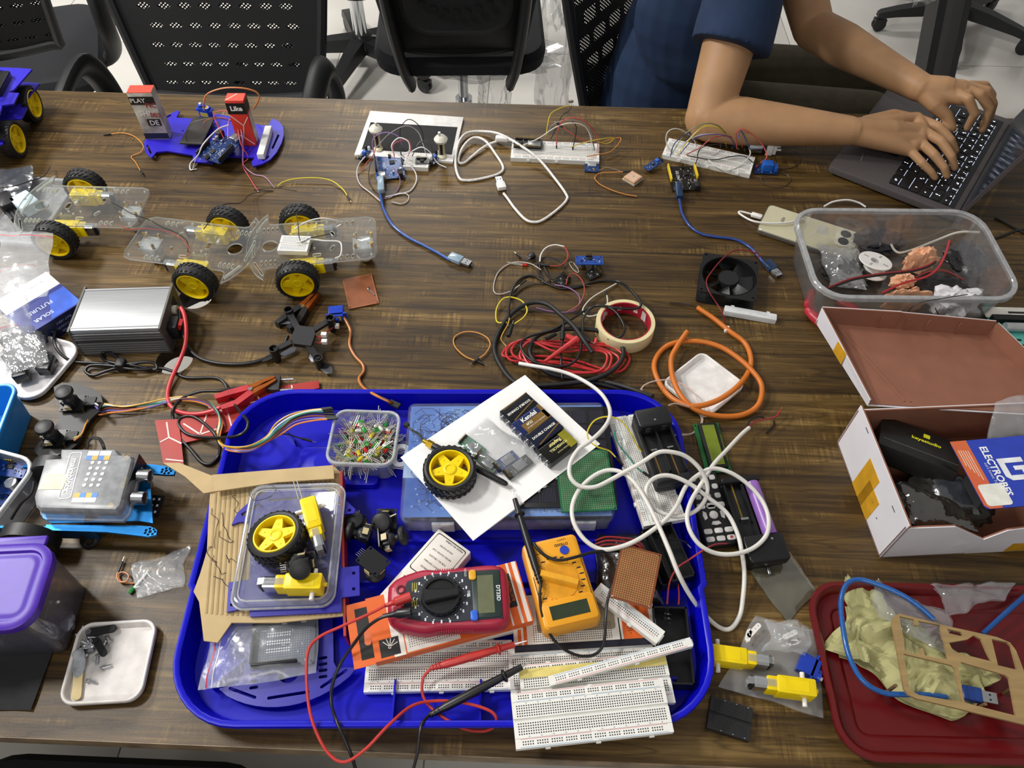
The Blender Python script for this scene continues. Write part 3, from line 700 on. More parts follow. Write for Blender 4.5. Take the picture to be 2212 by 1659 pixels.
def make_person():
    t = thing('person', 'person in a navy polo shirt and olive trousers typing on the laptop', 'person', T(0, 0, 0))
    b = MB()
    shR, elR, wrR = Vector((398, 1492, 1030)), P(1528, 256, 42), P(1838, 283, 60)
    shL, elL, wrL = Vector((470, 1850, 1035)), Vector((588, 1606, 806)), P(1990, 190, 78)
    limb(b, [(*shR, 56), (*shR.lerp(elR, .5), 50), (*elR, 41)]); limb(b, [(*elR, 42), (*elR.lerp(wrR, .25), 44), (*elR.lerp(wrR, .6), 36), (*wrR, 26)])
    limb(b, [(*shL, 56), (*shL.lerp(elL, .5), 50), (*elL, 42)]); limb(b, [(*elL, 42), (*elL.lerp(wrL, .3), 43), (*elL.lerp(wrL, .65), 34), (*wrL, 26)])
    # torso, neck, head
    limb(b, [(300, 1745, 560, 120), (330, 1735, 720, 118), (385, 1705, 900, 125), (425, 1675, 1010, 95), (470, 1660, 1090, 52), (500, 1650, 1150, 55)])
    ell(b, (535, 1640, 1235), (92, 76, 112)); ell(b, (560, 1635, 1190), (62, 56, 62)); ell(b, (628, 1622, 1225), (14, 12, 20)); ell(b, (530, 1560, 1225), (18, 8, 28)); ell(b, (560, 1716, 1225), (18, 8, 28))
    ell(b, (618, 1622, 1178), (12, 26, 8))
    # hands: palm, four bent fingers and a thumb each; pixel guided, heights above the table
    def hand(w, palm, fingers, thumb):
        pc = [P(*q) for q in palm]
        for k in pc[1:]: limb(b, [(*w, 23), (*k, 12)])
        for i in range(1, len(pc)-1): limb(b, [(*pc[i], 12), (*pc[i+1], 12)])
        mid = sum((Vector(k) for k in pc[1:]), Vector())/(len(pc)-1); limb(b, [(*w, 24), (*w.lerp(mid, .6), 24), (*mid, 14)])
        for f, rr in fingers:
            f = [P(*q) for q in f]; limb(b, [(*q, rr*(1-.11*i)) for i, q in enumerate(f)], 20)
        f = [P(*q) for q in thumb]; limb(b, [(*w.lerp(f[0], .35), 19), (*f[0], 14), (*f[1], 11.5), (*f[2], 9)], 20)
    hand(wrR, [(1900, 290, 56), (1980, 256, 52), (1992, 280, 54), (1986, 304, 50), (1966, 324, 44)],
         [([(1980, 256, 50), (2028, 274, 60), (2054, 302, 50), (2064, 326, 33)], 10), ([(1992, 281, 52), (2034, 306, 60), (2056, 338, 48), (2062, 362, 31)], 10),
          ([(1986, 305, 48), (2018, 334, 54), (2040, 362, 42), (2046, 380, 29)], 9.5), ([(1966, 325, 42), (1992, 352, 46), (2012, 372, 36), (2020, 384, 28)], 8.5)],
         [(1930, 252, 50), (1990, 262, 40), (2042, 284, 32)])
    hand(wrL, [(2020, 200, 82), (2050, 188, 90), (2078, 186, 92), (2096, 196, 88), (2082, 214, 84)],
         [([(2052, 196, 86), (2092, 214, 92), (2106, 246, 70), (2090, 276, 38)], 10.5), ([(2074, 190, 88), (2118, 204, 92), (2138, 236, 70), (2122, 280, 36)], 10.5),
          ([(2090, 188, 86), (2132, 196, 88), (2146, 224, 68), (2138, 256, 40)], 10), ([(2094, 184, 80), (2128, 184, 80), (2144, 204, 62), (2142, 230, 42)], 9)],
         [(2018, 226, 66), (2044, 250, 52), (2056, 276, 36)])
    body = remeshed(b, 'body', SKIN, 2.2, 5, t, .45)
    # polo shirt
    NAVY = mat('#10294a', .85, var=.12, scale=30, bump=.3, bscale=900)
    s = MB(); limb(s, [(292, 1750, 500, 138), (315, 1745, 600, 140), (340, 1735, 720, 136), (390, 1705, 880, 142), (425, 1680, 985, 112), (455, 1668, 1050, 72)], 24)
    ell(s, (300, 1640, 640), (120, 90, 190)); ell(s, (345, 1600, 830), (135, 95, 170))
    limb(s, [(420, 1670, 985, 100), (*shR, 68)], 20); limb(s, [(430, 1690, 985, 100), (*shL, 68)], 20)
    for sh, el, k in ((shR, elR, .60), (shL, elL, .62)):
        e = sh.lerp(el, k); d = (e-sh); sv = s.X; s.X = Matrix.Translation(sh-d*.05)@d.to_track_quat('Z', 'Y').to_matrix().to_4x4(); L = d.length*1.05
        s.lathe([(60, 0), (70, L*.3), (71, L*.7), (74, L*.93), (75, L)], 28); s.X = sv
    sh_ = remeshed(s, 'polo_shirt', NAVY, 4.5, 5, t, .5)
    me = sh_.data
    nv = [tuple(v.normal) for v in me.vertices]; cv = [v.co.copy() for v in me.vertices]
    for v, n_, c_ in zip(me.vertices, nv, cv):
        p = c_/U; k = noise.noise(Vector((p.x*.006, p.y*.006, p.z*.012)))*7+noise.noise(Vector((p.x*.02+p.z*.01, p.y*.02, p.z*.008)))*3.2
        v.co = c_+Vector(n_)*(k*U)
    MB().at(T(462, 1664, 1062, 0, 14, 18)).lathe([(66, -14), (72, 0), (66, 22), (60, 20), (62, -10)], 24, closed=True).build('collar', NAVY, t)
    OL = mat('#3a3320', .9, var=.2, scale=40, bump=.3, bscale=700)
    q = MB()
    for hip, kn, an in (((310, 1660, 530), (800, 1650, 560), (770, 1640, 90)), ((310, 1830, 530), (860, 1830, 560), (840, 1830, 90))):
        limb(q, [(*hip, 112), (*Vector(hip).lerp(Vector(kn), .5), 92), (*kn, 70)], 20); limb(q, [(*kn, 70), (*Vector(kn).lerp(Vector(an), .4), 66), (*an, 56)], 20)
    limb(q, [(300, 1660, 520, 115), (300, 1830, 520, 115)], 20)
    remeshed(q, 'trousers', OL, 7, 5, t)
    h = MB(); ell(h, (518, 1642, 1262), (98, 84, 100)); remeshed(h, 'hair', mat('#15110e', .6, bump=.5, bscale=300), 6, 2, t)
    for y in (1640, 1830): MB().at(T(845, y, 0)).stack(rrect(270, 100, 48, 6), [(4, 0), (0, 10), (2, 40), (20, 75), (40, 88)]).build('shoe', mat('#202022', .6), t)
    return t
make_person()
# ---- laptop
def make_laptop():
    c0 = P(1790, 358, 18); X = Matrix.Translation((c0.x, c0.y, TZ))@Matrix.Rotation(math.radians(-34), 4, 'Z')
    t = thing('laptop', 'dark grey open laptop with backlit keyboard under the person\'s hands', 'laptop', X)
    D_, W_ = 238, 352; GR = mat('#5b5556', .42, .3, var=.06, scale=200)
    bs = MB().at(D_/2, W_/2).stack(rrect(D_, W_, 9, 5), [(6, 1.5), (0, 6), (0, 16), (.8, 17.6), (2, 18)]).build('base', GR, t)
    for x in (25, D_-25):
        for y in (30, W_-30): MB().cyl(x, y, 0, 6, 1.6, 10).build('rubber_foot', DBLK, t)
    MB().at(0, 0, 18).box(165, W_/2, -.2, 116, 318, .5).build('keyboard_deck', mat('#141417', .5), bs)
    MB().at(0, 0, 18).box(56, W_/2-20, -.2, 74, 112, .5).build('touchpad', mat('#302e33', .3, .5), bs)
    KEY = mat('#0b0b0d', .5); LIT = mat('#dfe8ff', .5, emit=2.2, var=0); GL = mat('#c8d4f0', .5, emit=.9, var=0)
    rows = [(113, [18, 16, 16, 74, 16, 16, 18, 18]), (132, [34]+[16]*10+[38]), (151, [28]+[16]*11+[26]), (170, [22]+[16]*12+[18]), (189, [16]*13+[28]), (207, [15]*16)]
    km = {}; gm = MB(); ug = MB(); rnd = random.Random(4)
    for x, ws in rows:
        tot = sum(ws)+2.8*(len(ws)-1); y = W_/2+tot/2; sc = 312/tot; y = W_/2+156
        for w in ws:
            w2 = w*sc; yc = y-w2/2; dx = 14.5 if x < 200 else 9.5
            kk = (round(w2, 1), dx)
            if kk not in km: km[kk] = MB().rbox(0, 0, 0, dx, w2, 1.4, 1.6, .4, n=2).mesh('key', KEY)
            link('key', km[kk], bs, (x, yc, 18.5))
            if w < 30:
                for i in range(rnd.choice((1, 2))): gm.box(x+rnd.uniform(-3, 3), yc+rnd.uniform(-3, 3), 19.85, rnd.uniform(1.5, 4), rnd.uniform(.8, 2.2), .1)
            if rnd.random() < .8: ug.box(x+dx/2+1.2, yc, 18.35, .9, w2*.8, .15)
            y -= w2+2.8*sc
    gm.build('key_legends', LIT, bs, kind='stuff'); ug.build('key_backlight', GL, bs, kind='stuff')
    for x, y in ((132, 262), (151, 250)): MB().rbox(x, y, 19.95, 13, 14, .15, 1, n=2).build('key_sticker', mat('#e8e6e2', .5), bs)
    # screen hinged at the far edge, opened wide
    sx = T(D_-4, W_/2, 17)@T(ry=14)
    sc_ = MB().at(sx).box(0, 0, 0, 6.5, W_-4, 8); s = MB().at(sx@T(2, 0, 118))
    s.stack([(x_, y_) for x_, y_ in ((-3, -W_/2+4), (3, -W_/2+4), (3, W_/2-4), (-3, W_/2-4))], [(0, -112), (0, 112)]); so = s.build('screen_lid', GR, t)
    MB().at(sx@T(-1.4, 0, 118)).box(0, 0, -104, .6, W_-24, 206).build('display', mat('#20262e', .12, emit=.12), so)
    MB().at(T(D_-4, W_/2, 14, 0, 90)).cyl(0, 0, -W_/2+20, 5, W_-40, 12).build('hinge', DBLK, t)
    MB().at(T(40, 62, 18.02, 100)).box(0, 0, 0, 26, 1.2, .1).build('palm_rest_mark', mat('#8a888c', .4), bs); return t
make_laptop()
def make_phone():
    X, L, W = R4((1640, 500), (1838, 566), (1862, 500), (1664, 437), 10); L, W = 165, 76; X = base(X, 1)
    t = thing('smartphone', 'cream ribbed smartphone lying face down with two camera lenses, charging', 'phone', X)
    m = mat('#d9d3b4', .25, .25, var=.04, scale=20); MB().rbox(0, 0, 0, L, W, 8.4, 9, 1.2, n=6).build('case', mat('#8d8a80', .25, .7), t)
    r = MB(); o = MB().stack(rrect(L-3, W-3, 8, 6), [(0, 8.2), (.6, 8.8)]).build('back_cover', m, t)
    for i in range(26): r.box(0, -W/2+6+i*2.55, 8.75, L-14, 1.1, .22)
    r.build('rib', m, o, kind='stuff')
    c = MB().rbox(60, 10, 8.8, 36, 44, 1.6, 9, .6, n=6).build('camera_island', mat('#e3dfc8', .2, .2), t)
    for y in (22, 2): MB().cyl(56, y-2, 10.4, 8.6, 1.2, 24).build('lens', mat('#15161c', .08), c)
    MB().cyl(70, 8, 10.4, 2.6, .6, 12).build('flash', mat('#f5eeda', .3), c)
    text('oppo', 9, t, T(-48, 5, 9.1, -90), mat('#6b6a62', .4), bold=.15)
    MB().rbox(18, 14, 8.8, 18, 22, .25, 3, n=3).build('rating_label', mat('#c2c0b2', .4), t)
    return t
make_phone()
# ================================================================== far row on the table
def pxpoly(pts, h, o):   # photographed outline -> local polygon about o
    return ccw([((q:=P(*p, h)).x-o.x, q.y-o.y) for p in pts])
# ---- robot car half in view at the left edge
def left_car():
    a, b = P(76, 224, 33), P(40, 300, 33); d = (b-a); d.z = 0; ang = math.degrees(math.atan2(d.y, d.x)); mid = (a+b)/2
    X = Matrix.Translation((mid.x, mid.y, TZ))@T(rz=ang)     # x runs towards the viewer, y to the right
    t = thing('robot_car', 'two-deck purple-blue robot car with yellow wheels at the left edge', 'robot', X)
    L = d.length
    for sx in (-.5, .5):
        for y in (13-26, -120): car_wheel(t, T(sx*L, y, 33, 0, -90))
    for z, n in ((48, 'lower_deck'), (78, 'upper_deck')):
        o = [(-L/2-42, -100), (-L/2-52, -60), (-L/2-46, -20), (-L/2-40, 6), (-L/2+28, -8), (-20, -16), (-16, 4), (18, 4), (22, -16), (L/2-30, -14), (L/2+40, -8), (L/2+48, -40), (L/2+40, -100)]
        MB().plate(o, [slot(-L/2-38, -50, 40, 4, 70), circ(3, 10, 0, -30), slot(L/2+30, -40, 30, 4, 100)], z, z+3).build(n, NAVYP, t)
    for x in (-40, 50):
        for y in (-30, -90): MB().cyl(x, y, 51, 3, 27, 8).build('standoff', BRASS, t)
    for sx in (-.5, .5): motor_parts(t, T(sx*L+(24 if sx < 0 else -24), -40, 22, 0 if sx < 0 else 180))
    MB().rbox(-40, -50, 81, 66, 54, 12, 2, .5).build('driver_board', PCBK, t)
    for i in range(7): tube_ob('lead', [(-60+i*9, -70, 92), (-50+i*8, -50+i*3, 122-i*3), (-20+i*6, -24, 112), (10+i*5, -40, 86)], 1, mat(['#d8d8d8', '#7a4ab0', '#303030', '#d84040', '#e8e8e8', '#3a62c0', '#181818'][i], .4), t, 6)
    return t
left_car()
# ---- purple chassis with towers, servo and board
oC = P(462, 300, 0)
pc = [(311, 309), (316, 295), (344, 261), (364, 248), (381, 239), (388, 240), (381, 254), (412, 256), (471, 246), (495, 251), (563, 270), (580, 271), (586, 258), (590, 256), (604, 263), (612, 275), (613, 292), (608, 309), (598, 328), (584, 344), (566, 354), (546, 359), (543, 350), (550, 340), (495, 338), (461, 342), (459, 352), (416, 349), (417, 335), (361, 326), (338, 328), (328, 340), (318, 334), (313, 326)]
hl = [[((q:=P(*p, 9)).x-oC.x, q.y-oC.y) for p in r] for r in (((316, 315), (319, 312), (328, 330), (325, 334)), ((600, 290), (604, 292), (590, 322), (586, 320)), ((566, 344), (580, 336), (582, 339), (568, 348)), ((350, 258), (368, 247), (371, 250), (353, 261)))]
c_ = thing('robot_chassis', 'purple-blue robot chassis plate carrying two paper towers', 'robot chassis', Matrix.Translation((oC.x, oC.y, TZ)))
MB().plate(pxpoly(pc, 9, oC), hl+[circ(2, 8, x, y) for x, y in ((-60, 10), (-48, -12), (40, -14), (70, 20), (60, -20), (-20, -28))], 6, 9).build('plate', NAVYP, c_)
for q in ((350, 290), (560, 300), (440, 330), (470, 262)):
    w = P(*q, 0)-oC; MB().cyl(w.x, w.y, 0, 4, 6, 10).build('foot_standoff', BRASS, c_)
RED1 = mat('#d8432e', .5, var=.06)
def print_box(label, name, bc, w, d, h, rz, front, z0=9):
    o = P(*bc, z0); t = thing(name, label, 'paper tower', Matrix.Translation((o.x, o.y, TZ+z0))@T(rz=rz))
    MB().rbox(0, 0, 0, w, d, h, 1, .4, n=2).build('tube', front, t); return t
GLOSSY = mat('#cfc9bf', .45, var=.4, scale=35, col2='#77716a')
t1 = print_box('paper tower wrapped in grey magazine print with red top, leaning left', 'paper_tower', (345, 293), 44, 24, 97, 4, GLOSSY)
MB().box(0, 0, 97, 43, 23.5, 1.2).build('top_cap', RED1, t1)
for z, hh, cl in ((74, 16, '#1c1a1a'), (2, 12, '#23252e'), (30, 14, '#1e1c1c')): MB().box(0 if z != 30 else 6, -12.3, z, 44.6 if z != 30 else 24, .4, hh).build('print_band', mat(cl, .5), t1)
for s, x, z, sz, cl in (('PLAY', -8, 82, 12, '#d9d5cc'), ('SHI', -4, 56, 14, '#eeeae0'), ('DE', 6, 36, 14, '#d9d5cc'), ('PIC', 12, 72, 13, '#a03a34'), ('003', 14, 52, 13, '#a03a34')): text(s, sz, t1, T(x, -12.6, z, 0, 90), mat(cl, .5, var=0), bold=.3)
t2 = print_box('red paper tower with black band reading Like', 'paper_tower', (538, 307), 33, 24, 94, 3, mat('#cf3527', .45, var=.06))
MB().box(0, 0, 68, 33.6, 24.6, 22).build('print_band', mat('#1a1718', .45), t2); text('Like', 13, t2, T(0, -12.5, 79, 0, 90), mat('#f2f0ec', .5, var=0), bold=.5)
MB().box(0, 0, 94, 32.6, 23.6, 1).build('top_cap', RED1, t2); MB().box(16.7, 3, 4, .3, 16, 60).build('side_print', mat('#c9c3bb', .5, var=.3, scale=50), t2)
ln = MB()
for a, b in (((-16, 66), (4, 44)), ((4, 44), (16, 62)), ((4, 44), (-2, 20)), ((-2, 20), (-16, 26)), ((-2, 20), (14, 4))): ln.bar((a[0], -12.2, a[1]), (b[0], -12.2, b[1]), .5, 1.6)
ln.bar((-15, -10, 95.1), (2, 10, 95.1), 1.4, .4).build('white_line', mat('#ecd9d2', .5), t2)
X, L = A2((562, 334), (580, 272), 20); o = MB().rbox(0, 0, 0, L, 13, 12, 1.5, .8).build('foam_block', mat('#dcdcda', .6), None, base(X, 9)); tag(o, 'white foam block lying on the purple chassis', 'foam block')
X, L, W = R4((387, 307), (436, 307), (462, 251), (416, 247), 24); o = MB().rbox(0, 0, 0, L, W, 3, 1, .3).build('cardboard_pad', mat('#2b2623', .7), None, base(X, 18)); tag(o, 'dark brown square pad on the purple chassis', 'pad')
for k in range(4): MB().cyl((k % 2-.5)*L*.7, (k//2-.5)*W*.7, -9, 3, 9, 8).build('standoff', BRASS, o)
X = A2((478, 345), (516, 311), 30)[0]; X = Matrix.Translation(P(472, 316, 30))@X.to_3x3().to_4x4()
uno('blue controller board tilted on the purple chassis among wires', base(X, 24)@T(rz=180, ry=4), mat('#12306a', .35, var=.25, scale=150))
o = MB().rbox(0, 0, 0, 44, 30, 11, 1, .5).build('battery_pack', DBLK, None, base(X, 11)); tag(o, 'black battery pack under the tilted blue board', 'battery pack')
servo('blue micro servo on the far edge of the purple chassis', base(Matrix.Translation(P(447, 252, 10)), 9)@T(rz=-12), horn=False)
W_ = wire
W_('orange servo wire arching behind the red paper tower', [(441, 238, 30), (440, 222, 45), (448, 203, 60), (480, 191, 68), (520, 190, 68), (550, 197, 60), (560, 208, 50), (556, 222, 38), (548, 234, 22)], '#c97a35', 1.6)
W_('red wire looping from the blue board past the red tower', [(484, 300, 34), (470, 270, 50), (462, 245, 60), (490, 240, 62), (510, 265, 50), (520, 310, 30), (536, 340, 6), (524, 356, 2), (540, 385, 1), (556, 411, 1)], '#c9404a', .9, '-b')
W_('pink wire from the blue board to the table', [(492, 300, 36), (494, 262, 52), (512, 256, 50), (522, 290, 40), (524, 330, 12), (526, 356, 2), (548, 376, 1), (572, 382, 1), (590, 402, 1)], '#b483a8', .8, '-b')
W_('white wire hooking out from the blue board to the front', [(494, 270, 48), (470, 280, 50), (440, 310, 44), (428, 335, 26), (412, 352, 6), (411, 366, 1), (418, 366, 1)], '#d9d9d9', 1.2, '-b')
W_('grey bare wire at the front of the purple chassis', [(440, 330, 24), (432, 346, 8), (420, 360, 2), (416, 366, 2), (424, 340, 12)], '#aaa7a2', .7)
W_('brown wire arching over the dark pad', [(405, 312, 14), (402, 290, 34), (412, 268, 48), (438, 258, 56), (470, 255, 56), (500, 262, 46)], '#4a3a32', .7)
W_('orange wire arching over the blue board', [(442, 278, 34), (440, 266, 48), (450, 258, 54), (480, 254, 54), (505, 262, 44)], '#c8743a', .8)
W_('purple wire arching beside the red tower', [(500, 264, 46), (516, 268, 46), (524, 290, 36), (526, 320, 20), (525, 350, 3)], '#7d55a8', .7)
W_('orange jumper wire with two black plugs on the bare table left of the purple chassis', [(238, 290, 1), (262, 287, 3), (285, 292, 4), (303, 305, 5), (310, 318, 4), (302, 330, 2), (284, 338, 1), (294, 352, 1), (304, 370, 2)], '#cf8a3c', .9, 'mm')
W_('yellow jumper wire curving across the table right of the purple chassis', [(600, 402, 2), (612, 393, 3), (640, 386, 5), (680, 384, 6), (715, 390, 4), (740, 408, 2), (751, 424, 2)], '#d6c62c', 1.0, '-m')
W_('twisted red and black motor lead from the middle clear car to the table', [(548, 410, 1), (590, 411, 1), (570, 413, 2), (540, 420, 10), (520, 438, 30), (490, 440, 45), (472, 452, 55), (440, 495, 52)], '#2a1b1c', .8)
W_('thin bare wire lying beside the yellow jumper wire', [(556, 409, 0), (575, 406, 0), (600, 406, 0), (640, 412, 0)], '#57483d', .5)
# ---- white foam board with black paper and sensor posts
X, L, W = R4((767, 333), (980, 349), (1000, 252), (798, 239), 6)
fb = thing('foam_board', 'white foam board with a black paper patch on the far side', 'foam board', base(X, 0)); MB().rbox(0, 0, 0, L, W, 5.5, 1, .3).build('board', mat('#e8e5e2', .7), fb)
X2, L2, W2 = R4((784, 323), (977, 333), (987, 275), (798, 263), 6); d = X.inverted()@X2; MB().box(0, 0, 5.5, L2, W2, .3).build('black_paper', mat('#1d1d1f', .8, var=.25, scale=30), fb, Matrix.Translation((d.translation.x, d.translation.y, 0))@T(rz=math.degrees(d.to_euler().z)))
for lb, q, h, s in (('left sensor post of taped stick and hot glue on the foam board', (818, 322), 50, 1), ('right sensor post of taped stick and hot glue on the foam board', (955, 338), 42, -1)):
    o = P(*q, 6); t = thing('sensor_post', lb, 'sensor post', Matrix.Translation((o.x, o.y, TZ+6)))
    MB().box(0, 0, 0, 11, 7, h*.8).build('stick', mat('#cdbb95', .7), t); MB().box(0, -3.8, 0, 5, .6, h*.75).build('black_strip', DBLK, t)
    MB().at(0, 0, h*.72).lathe([(4, 0), (11, 3), (13, 8), (9, 13), (4, 15)], 12).build('hot_glue', mat('#e2dfd0', .35), t); MB().cyl(s*2, 0, h*.72+14, 2.4, 8, 10).build('led', mat('#d8d8d0', .1), t)
    MB().at(0, -1, 0).ball((0, 0, 2), 9, 10, sc=(1, 1, .5)).build('glue_foot', mat('#d9d2b4', .35), t)
X = A2((812, 386), (868, 380), 14)[0]; X = Matrix.Translation(P(841, 360, 5))@X.to_3x3().to_4x4()
uno('blue controller board with a USB lead in front of the foam board', base(X, 3)@T(rz=90), mat('#17478a', .35, var=.3, scale=150), seed=9)
X, L, W = R4((872, 360), (926, 362), (926, 336), (876, 332), 9)
breadboard('small white breadboard between the blue board and the foam board', base(X, 0), 47, 35, rails=False, nubs=False)
for lb, q in (('left blue infrared sensor board at the foam board', (786, 333)), ('right blue infrared sensor board at the foam board', (938, 342))):
    board(lb, base(Matrix.Translation(P(*q, 8)), 6)@T(rz=70), 31, 14, PCBB, 'sensor_module', 'sensor', [(2, 0, 6.5, 6.5, 6, mat('#2a62c8', .4), 'potentiometer'), (-6, 0, 5, 4, 1.5, DBLK), (15, 3, 4, 4, 8, DBLK, 'receiver'), (15, -3, 4, 4, 8, mat('#cfd4dc', .1), 'emitter')], [(-14, -2.5, 3, 0, 2.5, 6)], 6, 4, holes=False)
board('black driver module standing on the small white breadboard', base(Matrix.Translation(P(912, 346, 12)), 9)@T(rz=4), 26, 16, PCBK, 'sensor_module', 'sensor', [(0, 0, 8, 8, 2, DBLK)], [(-10, 6, 8, 2.54, 0, 5)], 8, 6, holes=False)
for lb, pts, cl, r in (
 ('white wire loop hanging left of the blue foam-board controller', [(789, 338, 12), (775, 356, 8), (771, 376, 2), (778, 398, 1), (800, 416, 1), (824, 436, 2)], '#cfc9d2', 1.1),
 ('black wire loop in front of the blue foam-board controller', [(806, 340, 16), (798, 362, 8), (797, 390, 2), (808, 410, 1), (826, 424, 2)], '#3d3230', .9),
 ('white wire loop right of the blue USB lead', [(858, 330, 30), (880, 350, 20), (897, 372, 8), (899, 392, 2), (886, 412, 1), (858, 420, 1), (832, 425, 2)], '#e2e0e4', 1.1),
 ('purple wire loop crossing under the blue USB lead', [(850, 362, 20), (862, 380, 12), (864, 396, 3), (856, 414, 1), (836, 428, 1), (826, 426, 1)], '#8d6f9c', 1.0),
 ('grey wire loop lying in front of the blue foam-board controller', [(840, 428, 1), (860, 418, 1), (880, 420, 1), (882, 432, 1), (868, 440, 1), (846, 436, 1)], '#bdb6ae', .9),
 ('black wire arching highest over the foam board', [(864, 300, 30), (866, 275, 50), (882, 258, 66), (902, 268, 60), (914, 292, 40), (912, 320, 20)], '#1f1f22', .8),
 ('grey wire arching over the foam board', [(812, 320, 24), (840, 290, 46), (876, 272, 56), (902, 284, 46), (914, 312, 30), (924, 345, 14)], '#a59aa0', .8),
 ('purple wire arching over the foam board', [(808, 335, 20), (806, 300, 44), (834, 286, 52), (862, 296, 44), (868, 312, 30)], '#8f6aa6', .9),
 ('white wire curling over the small breadboard', [(852, 336, 20), (846, 314, 40), (862, 298, 46), (882, 306, 40), (884, 326, 24), (870, 334, 18), (890, 345, 14)], '#ececec', 1.1),
 ('white wire from the small breadboard to the right sensor', [(884, 330, 20), (910, 318, 34), (930, 330, 24), (945, 352, 8), (964, 362, 3)], '#e9e9e9', 1.0),
 ('pink wire curling over the small breadboard', [(852, 340, 20), (850, 312, 36), (880, 302, 40), (888, 320, 26), (878, 342, 14)], '#c2505c', .9),
 ('red wire down the left side of the blue foam-board controller', [(812, 318, 34), (806, 335, 24), (792, 352, 10), (780, 370, 2)], '#c0452c', .9),
 ('dark wire from the right sensor post to the small breadboard', [(936, 344, 16), (930, 312, 34), (908, 306, 34), (890, 338, 14)], '#2d2a2c', .8)):
    W_(lb, pts, cl, r)
def usb_cable(label, pts, col, r, tip, plug, bodycol=None, start=None, name='usb_cable', tint='#3c78b4'):
    p = px(pts, r); sp = spline(p, 8); t = tube_ob(name, sp, r, mat(col, .3, var=.15, scale=300, coat=.3), None, 10, 1)
    tag(t, label, 'cable')
    a, b = P(*plug, 1), P(*tip, 1); d = b-a; X = Matrix.Translation(a.lerp(b, .52))@T(rz=math.degrees(math.atan2(d.y, d.x)))
    usb_plug(t, X, mat(bodycol or tint, .2, var=.1), max(10, d.length-16)); 
    if start:
        a, b = P(*start[0], start[2]), P(*start[1], start[2]); d = b-a; MB().at(Matrix.Translation(b)@T(rz=math.degrees(math.atan2(d.y, d.x)))).rbox(-d.length/2, 0, -4, d.length, 12, 10, 2.5, 1.5).build('plug_grip', mat(bodycol or tint, .25), t)
    return t
usb_cable('translucent blue USB cable from the foam-board controller to the table middle', [(824, 398, 9), (822, 415, 6), (824, 432, 3), (830, 455, 1), (848, 486, 0), (880, 512, 0), (915, 530, 0), (945, 546, 0), (972, 562, 1)], '#24509e', 2.6, (1020, 576), (975, 558), '#8ea4b4', ((824, 415), (822, 385), 12))
usb_cable('translucent blue USB cable from the black board to below the fan', [(1467, 420, 9), (1469, 440, 5), (1474, 462, 2), (1490, 488, 1), (1515, 505, 0), (1550, 512, 0), (1590, 518, 0), (1622, 536, 0), (1645, 562, 0), (1654, 575, 1)], '#1f3f86', 2.6, (1684, 602), (1655, 570), '#1d3557', ((1468, 428), (1465, 398), 12))
# ---- thick white USB cable
t = usb_cable('thick white USB cable coiled across the far middle of the table', [(1112, 305, 14), (1094, 302, 8), (1072, 306, 4), (1045, 318, 3), (1020, 338, 1), (1002, 352, 0), (990, 348, 0), (1000, 318, 4), (1022, 298, 6), (1048, 304, 6), (1072, 335, 0), (1087, 362, 0), (1076, 376, 0), (1040, 386, 0), (1010, 390, 0), (992, 384, 2), (984, 352, 5), (990, 310, 5), (1008, 288, 4), (1040, 284, 3), (1080, 290, 10), (1130, 318, 14), (1165, 345, 10), (1196, 382, 2), (1222, 418, 0), (1224, 432, 0), (1205, 452, 0), (1175, 474, 0), (1155, 480, 0), (1135, 474, 0), (1112, 450, 0), (1096, 428, 0), (1088, 418, 0)], '#e6e4e0', 2.5, (1076, 387), (1085, 412), '#eceae6', name='white_usb_cable')
MB().at(Matrix.Translation(P(1084, 300, 12))@T(rz=-4)).rbox(0, 0, -4, 24, 11, 9, 3, 1.5).build('strain_relief', mat('#eceae6', .4), t)
# ---- far breadboard with microcontroller
X, L, W = R4((1104, 338), (1291, 346), (1292, 312), (1111, 304), 9)
breadboard('white breadboard at the far side carrying a black microcontroller stick', base(X, 0)@T(0, 0, 0))
board('black microcontroller stick plugged into the far breadboard', base(Matrix.Translation(P(1141, 308, 16)), 12)@T(rz=-3), 54, 28, PCBK, 'microcontroller_board', 'circuit board', [(12, 0, 24, 17, 3, STEEL, 'radio_shield'), (-14, 0, 8, 6, 1.5, DBLK), (-26, 0, 7, 8, 3, STEEL, 'usb_socket')], [(-24, 12.5, 19, 2.54, 0, 4), (-24, -12.5, 19, 2.54, 0, 4)], 14, 10)
X, L, W = R4((1263, 371), (1293, 373), (1294, 342), (1265, 340), 4)
board('small blue positioning module in front of the far breadboard', base(X, 2), 27, 38, mat('#16386e', .35, var=.2), 'positioning_module', 'circuit board', [(0, 2, 16, 13, 2.4, mat('#c9ccd0', .35, .5), 'shield_can'), (4, -13, 4, 4, 2, GOLD)], [(-5, 16, 5, 2.54, 0, 6)], 8, 6)
X, L, W = R4((1348, 383), (1373, 399), (1389, 378), (1362, 364), 8)
t = thing('patch_antenna', 'square ceramic patch antenna with peach top on the table', 'antenna', base(X, 0)); MB().rbox(0, 0, 0, 28, 28, 3, 1, .3).build('board', mat('#b9b3a0', .4, .4), t); MB().rbox(0, 0, 3, 25, 25, 4.5, 1, .4).build('ceramic', mat('#c79d7d', .5), t); MB().rbox(0, 0, 7.5, 20, 20, .2, 1, n=2).build('patch', mat('#d9b79c', .4), t); MB().cyl(0, 1, 7.7, 1.2, .5, 8).build('feed_pin', STEEL, t)
